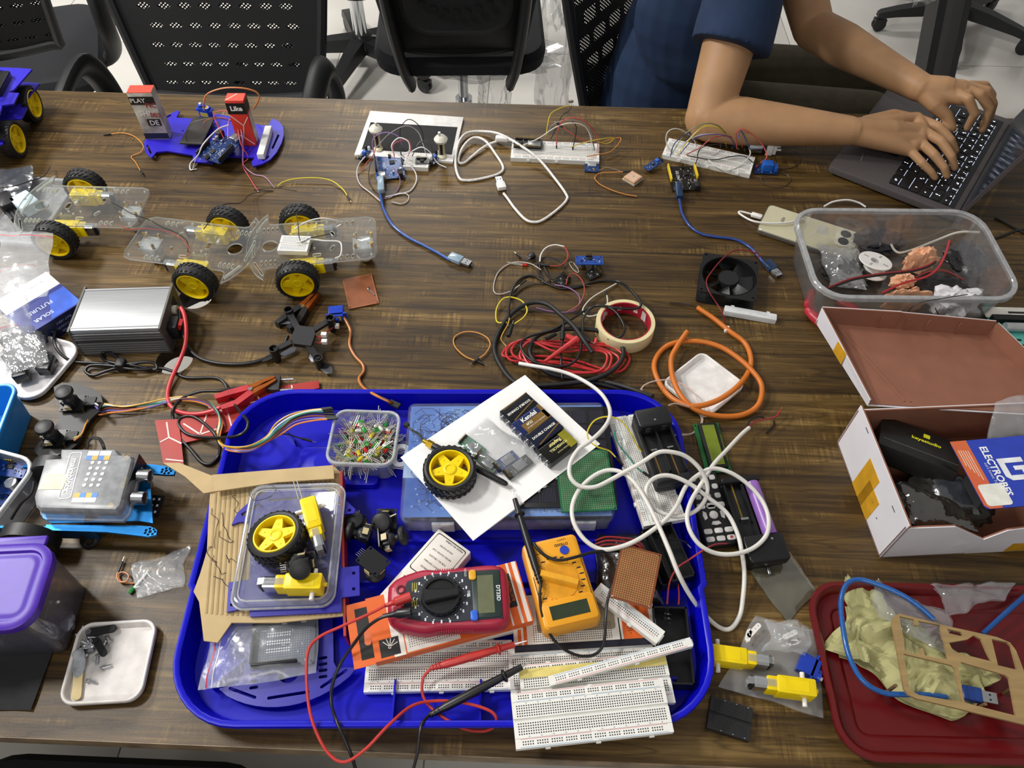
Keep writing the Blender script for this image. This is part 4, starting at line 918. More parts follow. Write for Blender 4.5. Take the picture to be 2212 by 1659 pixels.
for lb, pts, cl, r, e in (
 ('grey wire from the positioning module', [(1294, 368, 4), (1310, 362, 6), (1330, 366, 4), (1345, 372, 3), (1352, 372, 3)], '#8f7f74', .7, ''),
 ('orange antenna wire with black plug beside the ceramic antenna', [(1376, 424, 1), (1352, 420, 1), (1325, 412, 1), (1296, 398, 1), (1285, 384, 2), (1296, 374, 3), (1330, 372, 4), (1348, 371, 5)], '#c7823c', 1.0, '-f'),
 ('orange jumper wire looping right of the far breadboard', [(1268, 338, 14), (1290, 334, 16), (1318, 328, 14), (1338, 308, 16), (1340, 298, 18), (1322, 300, 18), (1300, 308, 18)], '#c98338', 1.0, ''),
 ('yellow jumper wire over the right end of the far breadboard', [(1232, 318, 14), (1262, 308, 26), (1300, 300, 30), (1326, 298, 22), (1312, 310, 16), (1290, 306, 22)], '#c9b02e', .9, ''),
 ('red jumper wire arching highest over the far breadboard', [(1202, 316, 12), (1205, 285, 44), (1215, 262, 66), (1240, 254, 72), (1265, 264, 64), (1288, 292, 36), (1292, 330, 14)], '#c2463c', 1.0, 'm'),
 ('white jumper wire arching over the far breadboard', [(1130, 314, 24), (1165, 298, 34), (1200, 275, 50), (1232, 266, 58), (1262, 272, 52), (1276, 296, 32), (1278, 328, 14)], '#d9d6cf', 1.0, ''),
 ('grey jumper wire arching over the far breadboard', [(1186, 300, 18), (1186, 280, 40), (1204, 264, 56), (1240, 260, 60), (1272, 276, 44), (1284, 325, 14)], '#8a827c', .9, ''),
 ('black jumper wire standing in the far breadboard', [(1238, 318, 12), (1242, 300, 28), (1245, 275, 50), (1236, 262, 60)], '#1d1d1f', .9, 'm'),
 ('brown jumper wire from the light sensor down to the breadboard', [(1238, 228, 40), (1250, 248, 40), (1265, 270, 40), (1280, 300, 26), (1284, 326, 12)], '#5a3c34', .8, ''),
 ('yellow jumper wire from the light sensor to the microcontroller', [(1231, 228, 40), (1210, 234, 44), (1190, 246, 44), (1183, 270, 36), (1180, 292, 22)], '#d2bb34', 1.0, ''),
 ('black jumper wire with yellow end below the light sensor', [(1234, 230, 40), (1228, 240, 38), (1216, 248, 34), (1208, 262, 24), (1190, 300, 16)], '#262320', .9, ''),
 ('red jumper wire crossing flat over the far breadboard', [(1214, 274, 40), (1240, 292, 32), (1262, 304, 24), (1272, 306, 16)], '#b8483c', .9, 'm')):
    W_(lb, pts, cl, r, e)
o = P(1233, 219, 44); t = thing('light_sensor', 'tiny round light sensor sticking up above the far table edge', 'sensor', Matrix.Translation(o)); MB().at(T(rx=-50)).lathe([(5, -1.5), (5.6, 0), (5, 1.5)], 16).build('disc', mat('#b9b3a8', .2, .6), t); MB().at(T(rx=-50)).box(0, 0, 1.5, 7, 1, .3).box(0, 2, 1.5, 6, .8, .3).build('track', mat('#5a4030', .5), t)
for s in (-1, 1): tube_ob('lead', [(s*2, -1, -2), (s*3, -4, -16), (s*6, -8, -30), (s*9, -14, -43)], .5, STEEL, t, 5)
# ---- right breadboard with black board, pump and relay
X, L, W = R4((1433, 332), (1620, 378), (1628, 337), (1447, 300), 9)
breadboard('white breadboard beside the person\'s elbow', base(X, 0))
X = A2((1446, 407), (1508, 406), 14)[0]; X = Matrix.Translation(P(1477, 383, 5))@X.to_3x3().to_4x4()
uno('black controller board with yellow sockets beside the elbow breadboard', base(X, 2)@T(rz=90), PCBK, yellow=True, word='UNO R3', seed=12)
X, L = A2((1392, 362), (1434, 341), 12); t = board('narrow blue sensor board left of the black controller board', base(X, 8)@T(ry=-8), 40, 15, mat('#15356c', .35), 'sensor_module', 'sensor', [(8, 0, 6.5, 6.5, 6, mat('#2a62c8', .4), 'potentiometer'), (-2, 0, 5, 4, 1.5, DBLK)], [(17, -3.8, 4, 0, 2.54, 6)], 8, 6, holes=False); MB().cyl(-16, 0, -8, 2, 8, 8).build('standoff', BRASS, t)
X, L = A2((1618, 316), (1676, 320), 12); t = thing('mini_water_pump', 'small silver motor pump with white head behind the relay', 'pump', base(X, 0))
MB().at(T(-26, 0, 12, 0, 0, 90)).cyl(0, 0, 0, 12, 25, 24).build('motor_can', STEEL, t); MB().at(T(-2, 0, 12, 0, 0, 90)).cyl(0, 0, 0, 12.2, 8, 24).build('dark_ring', DBLK, t)
MB().at(T(6, 0, 12, 0, 0, 90)).rbox(0, 0, 0, 22, 24, 12, 3, .8).rbox(0, 0, 13, 18, 20, 6, 2, .6).build('pump_head', WHITE, t)
for s in (-1, 1): MB().at(T(25, s*5, 12, 0, 0, 90)).cyl(0, 0, 0, 2, 9, 10).build('nozzle', WHITE, t)
X, L, W = R4((1628, 378), (1677, 381), (1676, 352), (1632, 350), 4); t = board('blue relay module right of the elbow breadboard', base(X, 2), 43, 26, PCBB, 'relay_module', 'relay', [(2, 0, 19, 15.5, 15, mat('#1f62c0', .35), 'relay'), (17, 0, 7, 15, 10, mat('#2a5fc4', .4), 'terminal_block'), (-15, 6, 3, 3, 3, mat('#c03030', .3), 'indicator')], [(-19, -3, 3, 0, 2.54, 6)], 8, 6)
for lb, pts, cl, r, e in (
 ('yellow wire arching over the elbow breadboard', [(1462, 335, 24), (1490, 300, 50), (1520, 274, 70), (1550, 276, 66), (1566, 292, 40), (1568, 312, 14)], '#d8c83a', 1.1, ''),
 ('green wire arching over the elbow breadboard', [(1450, 334, 24), (1480, 290, 56), (1518, 268, 76), (1548, 270, 72), (1568, 288, 44)], '#5d7a3e', .9, ''),
 ('white wire arching over the left end of the elbow breadboard', [(1456, 335, 24), (1440, 310, 40), (1442, 286, 56), (1462, 278, 60), (1490, 292, 44), (1504, 315, 20), (1490, 330, 14)], '#cfcfcf', 1.0, ''),
 ('blue wire arching over the elbow breadboard', [(1448, 338, 22), (1456, 312, 44), (1478, 292, 56), (1492, 288, 56), (1470, 320, 24)], '#27336a', .9, ''),
 ('second white wire arching over the elbow breadboard', [(1462, 336, 22), (1480, 308, 44), (1505, 294, 52), (1530, 290, 50), (1555, 292, 40), (1572, 310, 16)], '#dcdcdc', 1.0, ''),
 ('purple wire arching over the elbow breadboard', [(1466, 336, 20), (1500, 300, 48), (1540, 290, 52), (1575, 296, 40), (1588, 318, 14)], '#5b549c', .9, ''),
 ('red wire looping over the pump', [(1592, 322, 14), (1590, 290, 50), (1602, 279, 60), (1628, 292, 48), (1650, 318, 28), (1656, 340, 16), (1642, 352, 10)], '#c9544c', 1.1, ''),
 ('blue wire looping down from the pump', [(1594, 300, 44), (1600, 282, 56), (1612, 304, 36), (1620, 328, 16), (1612, 348, 4)], '#35528f', .9, ''),
 ('red wire crossing the elbow breadboard', [(1482, 334, 16), (1510, 320, 30), (1540, 298, 44), (1570, 294, 42), (1596, 302, 30), (1604, 318, 16)], '#b93a3a', 1.0, ''),
 ('white wire drooping below the elbow breadboard', [(1530, 345, 14), (1548, 360, 10), (1572, 368, 8), (1600, 356, 10), (1620, 335, 16), (1618, 318, 20)], '#e3e3d8', 1.1, ''),
 ('black wire across the elbow breadboard', [(1484, 336, 16), (1515, 342, 12), (1545, 345, 12), (1580, 338, 14), (1608, 338, 12), (1628, 352, 8)], '#18181a', .9, ''),
 ('dark wire from the black board to the elbow breadboard', [(1502, 354, 12), (1506, 345, 12), (1512, 322, 24), (1540, 312, 20), (1570, 316, 12)], '#222222', .9, ''),
 ('thin clear tube looping right of the pump', [(1690, 318, 10), (1715, 325, 6), (1728, 342, 3), (1718, 358, 1), (1695, 364, 1), (1672, 362, 2)], '#4a3b2c', .9, ''),
 ('thin brown wire looping below the relay', [(1642, 382, 3), (1648, 394, 1), (1670, 404, 0), (1695, 402, 0), (1708, 388, 0), (1698, 376, 0), (1680, 370, 2)], '#4d3e30', .9, '')):
    W_(lb, pts, cl, r, e)
for i in range(5): W_(('first', 'second', 'third', 'fourth', 'last')[i]+' from the left of five black plugs standing in the elbow breadboard', [(1556+i*13, 312+i*2.5, 18), (1557+i*13, 318+i*2.5, 10)], '#141414', 1.8, '', n=4)
# ================================================================== clear robot cars
ACR = clear('#fbfcfb', .022, .06, .15, edge=.22); ACRE = mat('#dfe6e2', .25, var=.05)
def edge_glass():
    m = bpy.data.materials.new('acrylic_edge'); N, L = nodes(m); out = N('ShaderNodeOutputMaterial'); a = N('ShaderNodeBsdfTransparent'); b = N('ShaderNodeBsdfPrincipled', Roughness=.2); b.inputs['Base Color'].default_value = lin('#eef2ee')
    ms = N('ShaderNodeMixShader'); ms.inputs[0].default_value = .85; L(a, 0, ms, 1); L(b, 0, ms, 2); L(ms, 0, out, 0); return m
ACRE = edge_glass()
def clear_car(label, near, far, flip, yo, zp=46):
    a, b = P(*near, 33), P(*far, 33); y = b-a; ang = math.degrees(math.atan2(y.y, y.x))-90
    m = (a+b)/2; X = Matrix.Translation((m.x, m.y, TZ))@T(rz=ang+(180 if flip else 0)); yo = -yo if flip else yo
    t = thing('robot_car', label, 'robot', X, 'clear acrylic robot cars')
    ch = 'chassis'
    if ch not in _proto: _proto[ch] = MB().plate(chassis_outline(), chassis_holes(), 0, 3, 0, 1).mesh('acrylic_plate', [ACR, ACRE], 30)
    link('acrylic_plate', _proto[ch], t, (-24, yo, zp))
    for s in (-1, 1):
        car_wheel(t, T(0, yo+s*67, 33, 0, s*-90)); motor_parts(t, T(-24, yo+s*40, 21.8, 180))
        MB().box(-8, yo+s*28, 30, 22, 3, 22).box(-8, yo+s*28, zp+3, 8, 12, 2).build('motor_bracket', ACR, t)
    c = MB().at(-104, yo, 18).rbox(0, 0, 10, 34, 30, 10, 4, 1).lathe([(15, 0), (16, 6), (13, 12)], 20).build('caster_housing', clear(haze=.4, gloss=.4), t)
    MB().ball((-104, yo, 15), 15, 16).build('caster_ball', mat('#e9e6dc', .35), t)
    for x in (-118, -92):
        for y_ in (-12, 12): MB().cyl(x, yo+y_, 28, 2.6, 19, 6).build('standoff', BRASS, t)
    return t, X, yo
carC, XC, yC = clear_car('clear acrylic robot car carrying a white mini breadboard', (643, 606), (648, 473), True, -4)
carB, XB, yB = clear_car('clear acrylic robot car in the middle of the row of three', (421, 612), (492, 487), False, 2)
carA, XA, yA = clear_car('clear acrylic robot car at the left, partly under a zip bag', (118, 522), (190, 394), True, -4)
X, L, W = R4((601, 540), (665, 543), (667, 506), (606, 505), 60)
breadboard('white mini breadboard on the right clear robot car', base(X, 49.2), 47, 35, rails=False, nubs=False)
W_('white wire from the mini breadboard round the right clear car', [(640, 525, 60), (668, 517, 62), (700, 520, 62), (732, 522, 60), (738, 535, 58), (735, 552, 54), (724, 558, 52)], '#dedcd8', 1.2)
W_('second white wire arching over the far motor of the right clear car', [(636, 495, 62), (660, 480, 72), (690, 472, 74), (715, 474, 70), (738, 482, 58), (728, 490, 52)], '#d9d7d2', 1.2)
W_('black wire looping over the mini breadboard', [(640, 462, 70), (644, 485, 74), (646, 510, 66), (652, 524, 60), (668, 515, 66), (700, 508, 60), (712, 505, 50)], '#26221f', .7)
W_('thin black and red lead along the middle clear car', [(240, 437, 50), (262, 448, 52), (285, 462, 56), (320, 474, 54), (350, 490, 52), (385, 505, 52), (404, 522, 52), (406, 545, 50)], '#1e1a18', .8)
W_('thin red lead across the tail of the middle clear car', [(260, 488, 50), (280, 496, 54), (310, 494, 56), (340, 496, 54), (375, 505, 52), (402, 526, 52), (408, 548, 50), (385, 562, 40)], '#9c3a34', .7)
W_('small red lead under the left clear car', [(205, 492, 30), (220, 488, 44), (236, 488, 40), (225, 492, 36)], '#b23a3a', .8)
# ---- silver inverter
X, L, W = R4((153, 714), (342, 706), (367, 619), (184, 623), 55)
t = thing('power_inverter', 'silver ribbed aluminium power inverter with red and black cables', 'power inverter', base(X, 0)); AL = mat('#a6a8aa', .42, .6, var=.08, scale=15, stretch=(1, 60, 60))
H = 55; L, W = 126, 86
MB().loft([[(x, y, z) for y, z in ((-W/2, 0), (W/2, 0), (W/2, H-4), (W/2-1.4, H-1), (W/2-4, H), (-W/2+4, H), (-W/2+1.4, H-1), (-W/2, H-4))] for x in (-L/2, L/2)]).build('case', AL, t)
MB().box(0, -W/2-.2, 2, L-1, .6, H-8).build('dark_side', mat('#3c3c3e', .5), t)  # added dark backing strip: painted shade for the gaps between the fins
for i in range(9):
    z = 5+i*5
    if i == 5: continue
    MB().box(0, -W/2-.8, z, L, 1.8, 2.2).build('fin', AL, t)
for y in (-W/2+5, W/2-5): MB().box(0, y, H, L, 2, .8).build('top_ridge', AL, t)
e = MB().rbox(L/2+1.5, 0, 0, 3, W+4, H+1, .5).build('end_plate', mat('#5d5c58', .5, .3), t)
MB().box(-L/2-1.5, 0, 0, 3, W+4, H+1).build('end_plate', mat('#5d5c58', .5, .3), t)
for i in range(5): MB().box(L/2+3.2, -30+i*3.4, 22, .5, 1.6, 18).build('vent_slot', DBLK, e); MB().box(L/2+3.2, 16+i*3.4, 28, .5, 1.6, 18).build('vent_slot', DBLK, e)
MB().rbox(L/2+9, -16, 12, 14, 24, 26, 2, .6).build('socket', DBLK, t); MB().at(T(L/2+16, -16, 27, 0, 0, 25)).box(0, 0, 0, 5, 13, 11).build('red_switch', mat('#c02a2e', .35), t)
MB().at(T(L/2+3, 12, 34, 0, 0, 90)).cyl(0, 0, 0, 7, 6, 14).build('cable_gland', mat('#c9c5b4', .4), t)
def cord(label, pts, col, r, name='cable', cat='cable', n=10, sub=7, rough=.35, group=None):
    o = tube_ob(name, spline(px(pts, r), sub), r, mat(col, rough, var=.06), None, n, 1); return tag(o, label, cat, group)
c = cord('thick red inverter cable sweeping down to a red battery clamp', [(390, 664, 36), (398, 680, 34), (402, 710, 26), (400, 745, 16), (388, 780, 8), (372, 815, 4), (363, 845, 2), (364, 868, 2), (376, 884, 3), (400, 893, 4), (430, 894, 5), (458, 888, 8), (476, 880, 10)], '#c8363c', 3.1, 'inverter_cable')
def clamp(label, a, b, h, handle, jaw):
    """battery clamp lying on its side; a = cable end of the handles, b = jaw tip"""
    X, L = A2(a, b, h, 0); t = thing('battery_clamp', label, 'battery clamp', base(X, h))
    for s in (-1, 1):
        MB().at(T(0, 0, 0)).loft([[(x, s*y-w, 0), (x, s*y+w, 0), (x, s*y+w, 13), (x, s*y-w, 13)] for x, y, w in ((0, 15 if s > 0 else 7, 4), (L*.25, 11, 5), (L*.55, 4.5, 5))]).build('handle_sleeve', mat(handle, .4), t)
        MB().plate([(L*.5, s*1), (L*.55, s*9), (L*.8, s*7), (L*.97, s*5), (L, s*2), (L*.97, s*.6), (L*.8, s*1.6), (L*.7, s*.6)], [], 1, 12).build('jaw', mat(jaw, .3, .8, var=.1), t)
    MB().cyl(L*.55, 0, 0, 3, 14, 12).build('pivot', STEEL, t); return t
clamp('red-handled copper battery clamp on the red carton', (478, 884), (600, 826), 6, '#b3202a', '#b4622c')
clamp('black-handled copper battery clamp behind the drone frame', (618, 716), (690, 640), 1, '#17171a', '#b4622c')
cord('thick black inverter cable running to the drone frame', [(388, 668, 30), (392, 700, 22), (398, 730, 14), (408, 752, 6), (428, 772, 2), (460, 783, 1), (500, 787, 1), (540, 784, 1), (575, 774, 1), (610, 750, 2), (622, 726, 5)], '#131315', 2.9, 'inverter_cable')
t = cord('black mains cord bundled in a tied coil and looping to its plug', [(140, 690, 20), (124, 705, 14), (117, 730, 12), (122, 752, 12), (140, 772, 6), (165, 782, 1), (200, 784, 3), (240, 786, 6), (280, 788, 8), (320, 796, 3), (338, 798, 3), (336, 786, 5), (315, 782, 8), (270, 786, 9), (250, 770, 8), (230, 760, 4), (219, 768, 3), (230, 780, 7), (262, 790, 9), (225, 803, 3), (200, 811, 2), (185, 802, 2), (195, 790, 4), (235, 790, 8), (280, 797, 9), (310, 798, 6), (345, 795, 2), (372, 802, 1), (403, 816, 1), (464, 816, 1), (486, 830, 2), (497, 860, 6), (520, 891, 26), (535, 910, 44), (531, 930, 44), (508, 943, 40), (464, 946, 18), (425, 943, 6), (400, 935, 4), (385, 916, 3), (392, 902, 3), (414, 899, 4), (439, 913, 6), (464, 938, 12), (475, 963, 8), (472, 985, 1), (456, 1002, 1), (436, 999, 1), (414, 974, 1), (386, 941, 1), (374, 905, 2), (375, 882, 8), (395, 860, 6), (431, 846, 8), (475, 844, 10), (514, 838, 8), (545, 837, 6)], '#101012', 2.3, 'mains_cord', sub=5)
X, L = A2((545, 836), (606, 832), 8, 0); XX = base(X, 2)
MB().at(XX).loft([[(x, -w, z0), (x, w, z0), (x, w, z1), (x, -w, z1)] for x, w, z0, z1 in ((0, 4, 2, 9), (L*.45, 5, 1, 10), (L*.5, 9, 0, 12), (L*.8, 13, 0, 13), (L, 13, 0, 13))]).build('plug_body', mat('#1d1e21', .45), t)
for k in range(5): MB().at(XX).box(3+k*4, 0, 1.2, 1.6, 10, 9).build('strain_ring', mat('#1d1e21', .45), t)
for s in (-1, 1): MB().at(XX@T(L, s*9.5, 6.5, 0, 0, 90)).cyl(0, 0, 0, 2, 18, 10).build('prong', STEEL, t)
MB().at(Matrix.Translation(P(264, 790, 8))).rbox(0, 0, -8, 14, 16, 18, 4, 2).build('cable_tie', DBLK, t)
# ---- torn red carton with white line print
def carton(name, label, parts, m, lines=(), cat='cardboard', h=2, th=1.6):
    """pieces of cut card; each (outline px, height)"""
    o = P(*parts[0][0][0]); t = thing(name, label, cat, Matrix.Translation((o.x, o.y, TZ)))
    for pl, z in parts: MB().plate(pxpoly(pl, z, o), [], z-th, z).build('panel', m, t)
    return t, o
RC = mat('#a82a22', .4, var=.12, scale=20); WL = mat('#ead2cc', .45)
t, o = carton('torn_carton', 'torn red carton piece printed with white lines left of the blue tray', [([(385, 908), (440, 888), (520, 855), (600, 834), (688, 822), (690, 838), (640, 848), (590, 862), (560, 878), (535, 902), (520, 922), (470, 940), (390, 958)], 5), ([(334, 908), (385, 905), (392, 958), (397, 1005), (384, 1012), (352, 1000), (345, 960)], 7)], RC)
for a, b in (((396, 915), (432, 938)), ((432, 938), (448, 892)), ((450, 880), (492, 890)), ((492, 890), (500, 920)), ((432, 938), (470, 926)), ((540, 870), (600, 858)), ((560, 862), (552, 850)), ((630, 832), (632, 846)), ((360, 912), (365, 945)), ((365, 945), (346, 955)), ((365, 945), (392, 958)), ((358, 992), (396, 996))):
    q, r = P(*a, 5.2 if a[0] > 386 else 7.2)-o, P(*b, 5.2 if a[0] > 386 else 7.2)-o; MB().bar((q.x, q.y, q.z), (r.x, r.y, r.z), 2.0, .5).build('white_line', WL, t)
# ---- drone frame
o = P(652, 726, 26); t = thing('drone_frame', 'black X-shaped toy drone frame standing on its rotor guards', 'drone', Matrix.Translation((o.x, o.y, TZ)))
bod = ccw([((q:=P(*p, 26)).x-o.x, q.y-o.y) for p in ((641, 703), (678, 708), (681, 722), (672, 748), (634, 743), (629, 728))])
MB().plate(bod, [], 20, 27).build('body', mat('#1b1b1f', .42), t)
for q, hh in (((622, 668), 30), ((712, 686), 30), ((590, 752), 30), ((686, 772), 24)):
    e = P(*q, hh)-o; d = Vector((e.x, e.y)); s_ = d.normalized()*18
    ar = MB().bar((s_.x, s_.y, 23.5), (d.x, d.y, hh-6), 9, 5).build('arm', mat('#17171a', .4), t)
    MB().at(d.x, d.y, 0).lathe([(6.6, hh-22), (7.2, hh), (5.6, hh), (5.4, hh-20)], 14, closed=True).build('motor_cup', mat('#141416', .4), t)
    MB().at(d.x, d.y, hh-38).lathe([(2, 0), (5, 3), (5.4, 18)], 10).build('motor', DBLK, t)
def blade(a, b, h, cl, w=6):
    p, q = P(*a, h)-o, P(*b, h)-o; d = q-p; L = d.length
    MB().at(Matrix.Translation((p.x, p.y, h))@T(rz=math.degrees(math.atan2(d.y, d.x)), rx=14)).plate([(0, -1.5), (L*.3, -w), (L*.8, -w*.9), (L, -1), (L, 1), (L*.8, w*.7), (L*.3, w*.6), (0, 1.5)], [], 0, 1.2).build('rotor_blade', mat(cl, .35), t)
blade((634, 698), (594, 697), 8, '#6a6e76'); blade((692, 782), (718, 806), 6, '#26272b', 8); blade((604, 768), (640, 752), 5, '#55585e'); blade((606, 766), (566, 782), 6, '#1d1e22', 5); blade((672, 765), (680, 782), 6, '#8f93a6', 5)
for a, b, c in (((680, 726, 20), (690, 728, 22), (697, 723, 24)), ((680, 738, 20), (690, 741, 18), (698, 738, 20)), ((690, 734, 20), (705, 718, 18), (724, 704, 12))):
    tube_ob('battery_lead', [P(*q)-Vector((o.x, o.y, TZ)) for q in (a, b, c)], 1.1, mat('#a8302c', .4), t, 6); q = P(*c)-Vector((o.x, o.y, TZ)); MB().box(q.x+2, q.y, q.z-3, 8, 6, 6).build('white_connector', WHITE, t)
X, L = A2((704, 674), (748, 670), 14); servo('translucent blue micro servo lying beside the drone frame', base(X, 12)@T(0, 8, 0, 0, 90), horn=False)
for cl, dx in (('#d08a3c', 0), ('#b2562c', 1.4), ('#7a4a2e', 2.8)): pass
t = cord('orange ribbon lead of the blue servo running into the blue tray', [(742, 684, 10), (750, 698, 6), (757, 716, 2), (755, 745, 1), (766, 768, 1), (783, 787, 1), (785, 803, 1), (775, 818, 2), (784, 836, 10), (808, 852, 38), (835, 865, 38), (846, 870, 32)], '#c9803c', 1.9, 'servo_lead', n=8)
for k, cl in ((1.9, '#7c4426'),): tube_ob('brown_strand', [q+Vector((k*.8, 0, 1.0)) for q in spline(px([(742, 684, 10), (750, 698, 6), (757, 716, 2), (755, 745, 1), (766, 768, 1), (783, 787, 1), (785, 803, 1), (775, 818, 2), (784, 836, 10), (808, 852, 38), (835, 865, 38), (846, 870, 32)], 1.9), 7)], 1.1, mat(cl, .4), t, 6, 1)
X, L = A2((842, 868), (862, 877), 34); MB().at(base(X, 31)).box(0, 0, 0, 16, 8, 4).build('connector', DBLK, t)
X, L, W = R4((754, 667), (822, 653), (800, 591), (738, 603), 3)
t = perfboard('blank brown stripboard with a blob of solder on the bare table', base(X, 1), L, W, '#9a5b38', '#8a4c2c', 20, 26, dots=.8)
tube_ob('solder_wire', [(14, 4, 2), (12, -2, 4), (16, -8, 3), (20, -16, 2)], 1.2, STEEL, t, 6)
# ================================================================== left side of the table
ZIP = clear(haze=.14, gloss=.10, bump=.35, bscale=40, rough=.2, edge=.2); FOIL = clear(tint='#9a9da6', haze=.35, gloss=.3, bump=.35, bscale=40, hazecol='#5c6068', rough=.2, edge=.4)
def EDGE(a, b, h): return A2(a, b, h, 0)     # frame whose x runs along a visible edge
def tub(name, label, X, w, d, h, r, m, cat='container', wall=1.6, rim=3, taper=5, rimm=None, rh=6):
    """open plastic tub; X at the middle of its rim plane projected to the table"""
    t = thing(name, label, cat, X); o = rrect(w, d, r, 6)
    MB().stack(o, [(taper+2, 0), (taper, 2), (rim, h-1), (rim+wall, h-1), (taper+wall, 3)], 0).build('body', m, t)
    MB().stack(o, [(rim, h-rh), (0, h-rh), (0, h-1), (1, h), (rim+wall-1, h), (rim+wall, h-1)], 0, False, False, True).build('rim', rimm or m, t); return t
# clear blister tray with odds and ends under the left car
X, L, W = R4((-20, 520), (120, 530), (160, 378), (10, 368), 16); tub('blister_tray', 'clear plastic blister tray under the left clear car', base(X, 0)@T(-8, -6), L*.96, W*.9, 16, 12, clear(haze=.3, gloss=.3), 'tray', .8, 6, 8)
bag('antistatic_bag', 'silver antistatic bag in the blister tray at the left edge', [(0, 428), (66, 424), (74, 362), (0, 368)], 22, 6, FOIL, seed=2, crumple=6)
X, L, W = R4((20, 430), (47, 452), (77, 424), (51, 404), 40); t = thing('white_cap_block', 'pale blue plastic block with a small round hole in the blister tray', 'plastic block', base(X, 17)); MB().rbox(0, 0, 0, 42, 32, 20, 3, 1).build('block', mat('#c6dbe8', .45), t); MB().cyl(2, 2, 20, 2.2, .3, 12).build('hole', mat('#5b6870', .6), t)
X, L = A2((0, 420), (40, 470), 26); t = thing('camera_clip', 'glossy black ribbed clip lying beside the pale blue block', 'clip', base(X, 17)); MB().rbox(-10, 0, 0, 40, 26, 20, 4, 2).build('head', BLACK, t)
for i in range(4): MB().rbox(20+i*2, -9+i*6, 0, 34, 5, 9, 1, .5).build('rib', BLACK, t)
W_('black wire with bare tip in the top left of the clutter', [(0, 406, 34), (30, 402, 34), (62, 392, 32), (92, 382, 24), (104, 368, 14), (108, 360, 10)], '#17171a', .9, '-b')
bag('zip_bag', 'empty clear zip bag with red seal lying over the left car wheel', [(104, 640), (114, 505), (0, 500), (0, 655)], 62, 5, ZIP, seed=5, crumple=5, seal=[('#c23a4a', .012)])
X, L = EDGE((60, 724), (176, 652), 34); t = thing('battery_carton', 'blue and white printed carton standing behind the inverter', 'carton', base(X, 0)@T(0, 0, 0)); D_ = 100
MB().box(L/2, D_/2, 0, L, D_, 34).build('carton', mat('#1c2f8c', .4, var=.06), t); MB().box(L/2, D_*.80, 33.9, L, D_*.4, .3).build('white_panel', PAPERW, t); MB().box(L/2, D_*.56, 33.95, L, 3, .3).build('blue_stripe', mat('#1c2f8c', .4), t)
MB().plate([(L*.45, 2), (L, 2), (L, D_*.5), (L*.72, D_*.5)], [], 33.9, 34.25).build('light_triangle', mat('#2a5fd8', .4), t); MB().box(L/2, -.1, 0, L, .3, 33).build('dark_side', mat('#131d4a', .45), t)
for s, x, y, sz in (('FUTURE', L*.46, D_*.36, 11), ('SOLAR', L*.40, D_*.16, 10)): text(s, sz, t, T(x, y, 34.4, 180), mat('#c9d2ee', .5, var=0), bold=.2)
for s, z in (('BATTERY', 24), ('SOLAR CONTROL', 15), ('POWER', 7)): text(s, 6, t, T(L*.6, -.4, z, 0, 90)@T(rz=180), mat('#9fb0dd', .5, var=0))
o = MB(); q = P(150, 610, 36); text('PLUS POINT', 4, t, T(L*.7, D_*.85, 34.4, 180), mat('#5a68b0', .5, var=0))
X, L = EDGE((88, 846), (160, 762), 12); tub('white_tray', 'white plastic lid lying open at the left edge under the zip bags', base(X, 0)@T(L/2, 52), L+34, 112, 12, 26, mat('#e6e3e4', .3), 'tray', 2, 2, 4)
for i, (x, y) in enumerate(((18, 724), (60, 716), (22, 762), (66, 752), (92, 776), (36, 792))):
    t = thing('barrel_socket', 'black barrel socket inside the left zip bag, '+('far left', 'far right', 'middle left', 'middle', 'rightmost', 'nearest')[i]+' of six', 'connector', Matrix.Translation(P(x, y, 30)-Vector((0, 0, 22)))@T(rz=i*23)); MB().rbox(0, 0, 0, 27, 20, 17, 2, 1).build('shell', mat('#141518', .25), t); MB().at(T(13.5, 0, 9, 0, 0, 90)).cyl(0, 0, 0, 5, 3, 14).build('mouth', DBLK, t)
bag('zip_bag', 'clear zip bag of black sockets with red seal at the left edge', [(112, 800), (80, 566), (0, 582), (-10, 822)], 14, 26, ZIP, seed=9, crumple=6, seal=[('#c23a4a', .012)])
bag('zip_bag', 'small inner zip bag tight round the black sockets', [(108, 782), (86, 700), (0, 708), (12, 812)], 26, 14, clear(haze=.12, gloss=.5, bump=1, bscale=60, rough=.06), seed=12, crumple=5, seal=[('#b53a48', .03)])
# light blue tub and clear tub at the edge
BL = mat('#1d8be0', .35, var=.05); X, L = EDGE((0, 932), (40, 828), 62); tub('blue_tub', 'bright blue plastic tub cut off by the left edge', base(X, 0)@T(L/2-33, 62), L+70, 124, 62, 18, BL, 'tub', 2, 3, 8)
X, L = EDGE((-4, 1112), (84, 996), 56); tub('clear_tub', 'clear plastic tub of sensor boards at the left edge', base(X, 0)@T(L/2-29, 61), L+62, 122, 56, 26, clear(haze=.22, gloss=.35, edge=.5), 'tub', 1.6, 3, 6, clear(haze=.6, gloss=.2, hazecol='#f0f2f4', edge=.3))
def ultrasonic(label, X, group=None):
    t = board(label, X, 45, 20, mat('#17439a', .35, var=.2), 'ultrasonic_sensor', 'sensor', [(0, 3, 9, 6, 1.6, DBLK), (-13, -2, 3, 3, 1.5, DBLK)], [(-3.8, 8.5, 4, 2.54, 0, 8)], 14, 8, 5)
    for s in (-1, 1):
        MB().at(T(s*13, 0, 0, 0, 180)).lathe([(8, 0), (8, 12), (7, 12.4), (6.6, 11.6)], 24).build('transducer', STEEL, t); MB().at(T(s*13, 0, 0, 0, 180)).cyl(0, 0, 11, 6.5, .3, 20).build('grille', mat('#4a4c50', .5, .5), t)
    return t
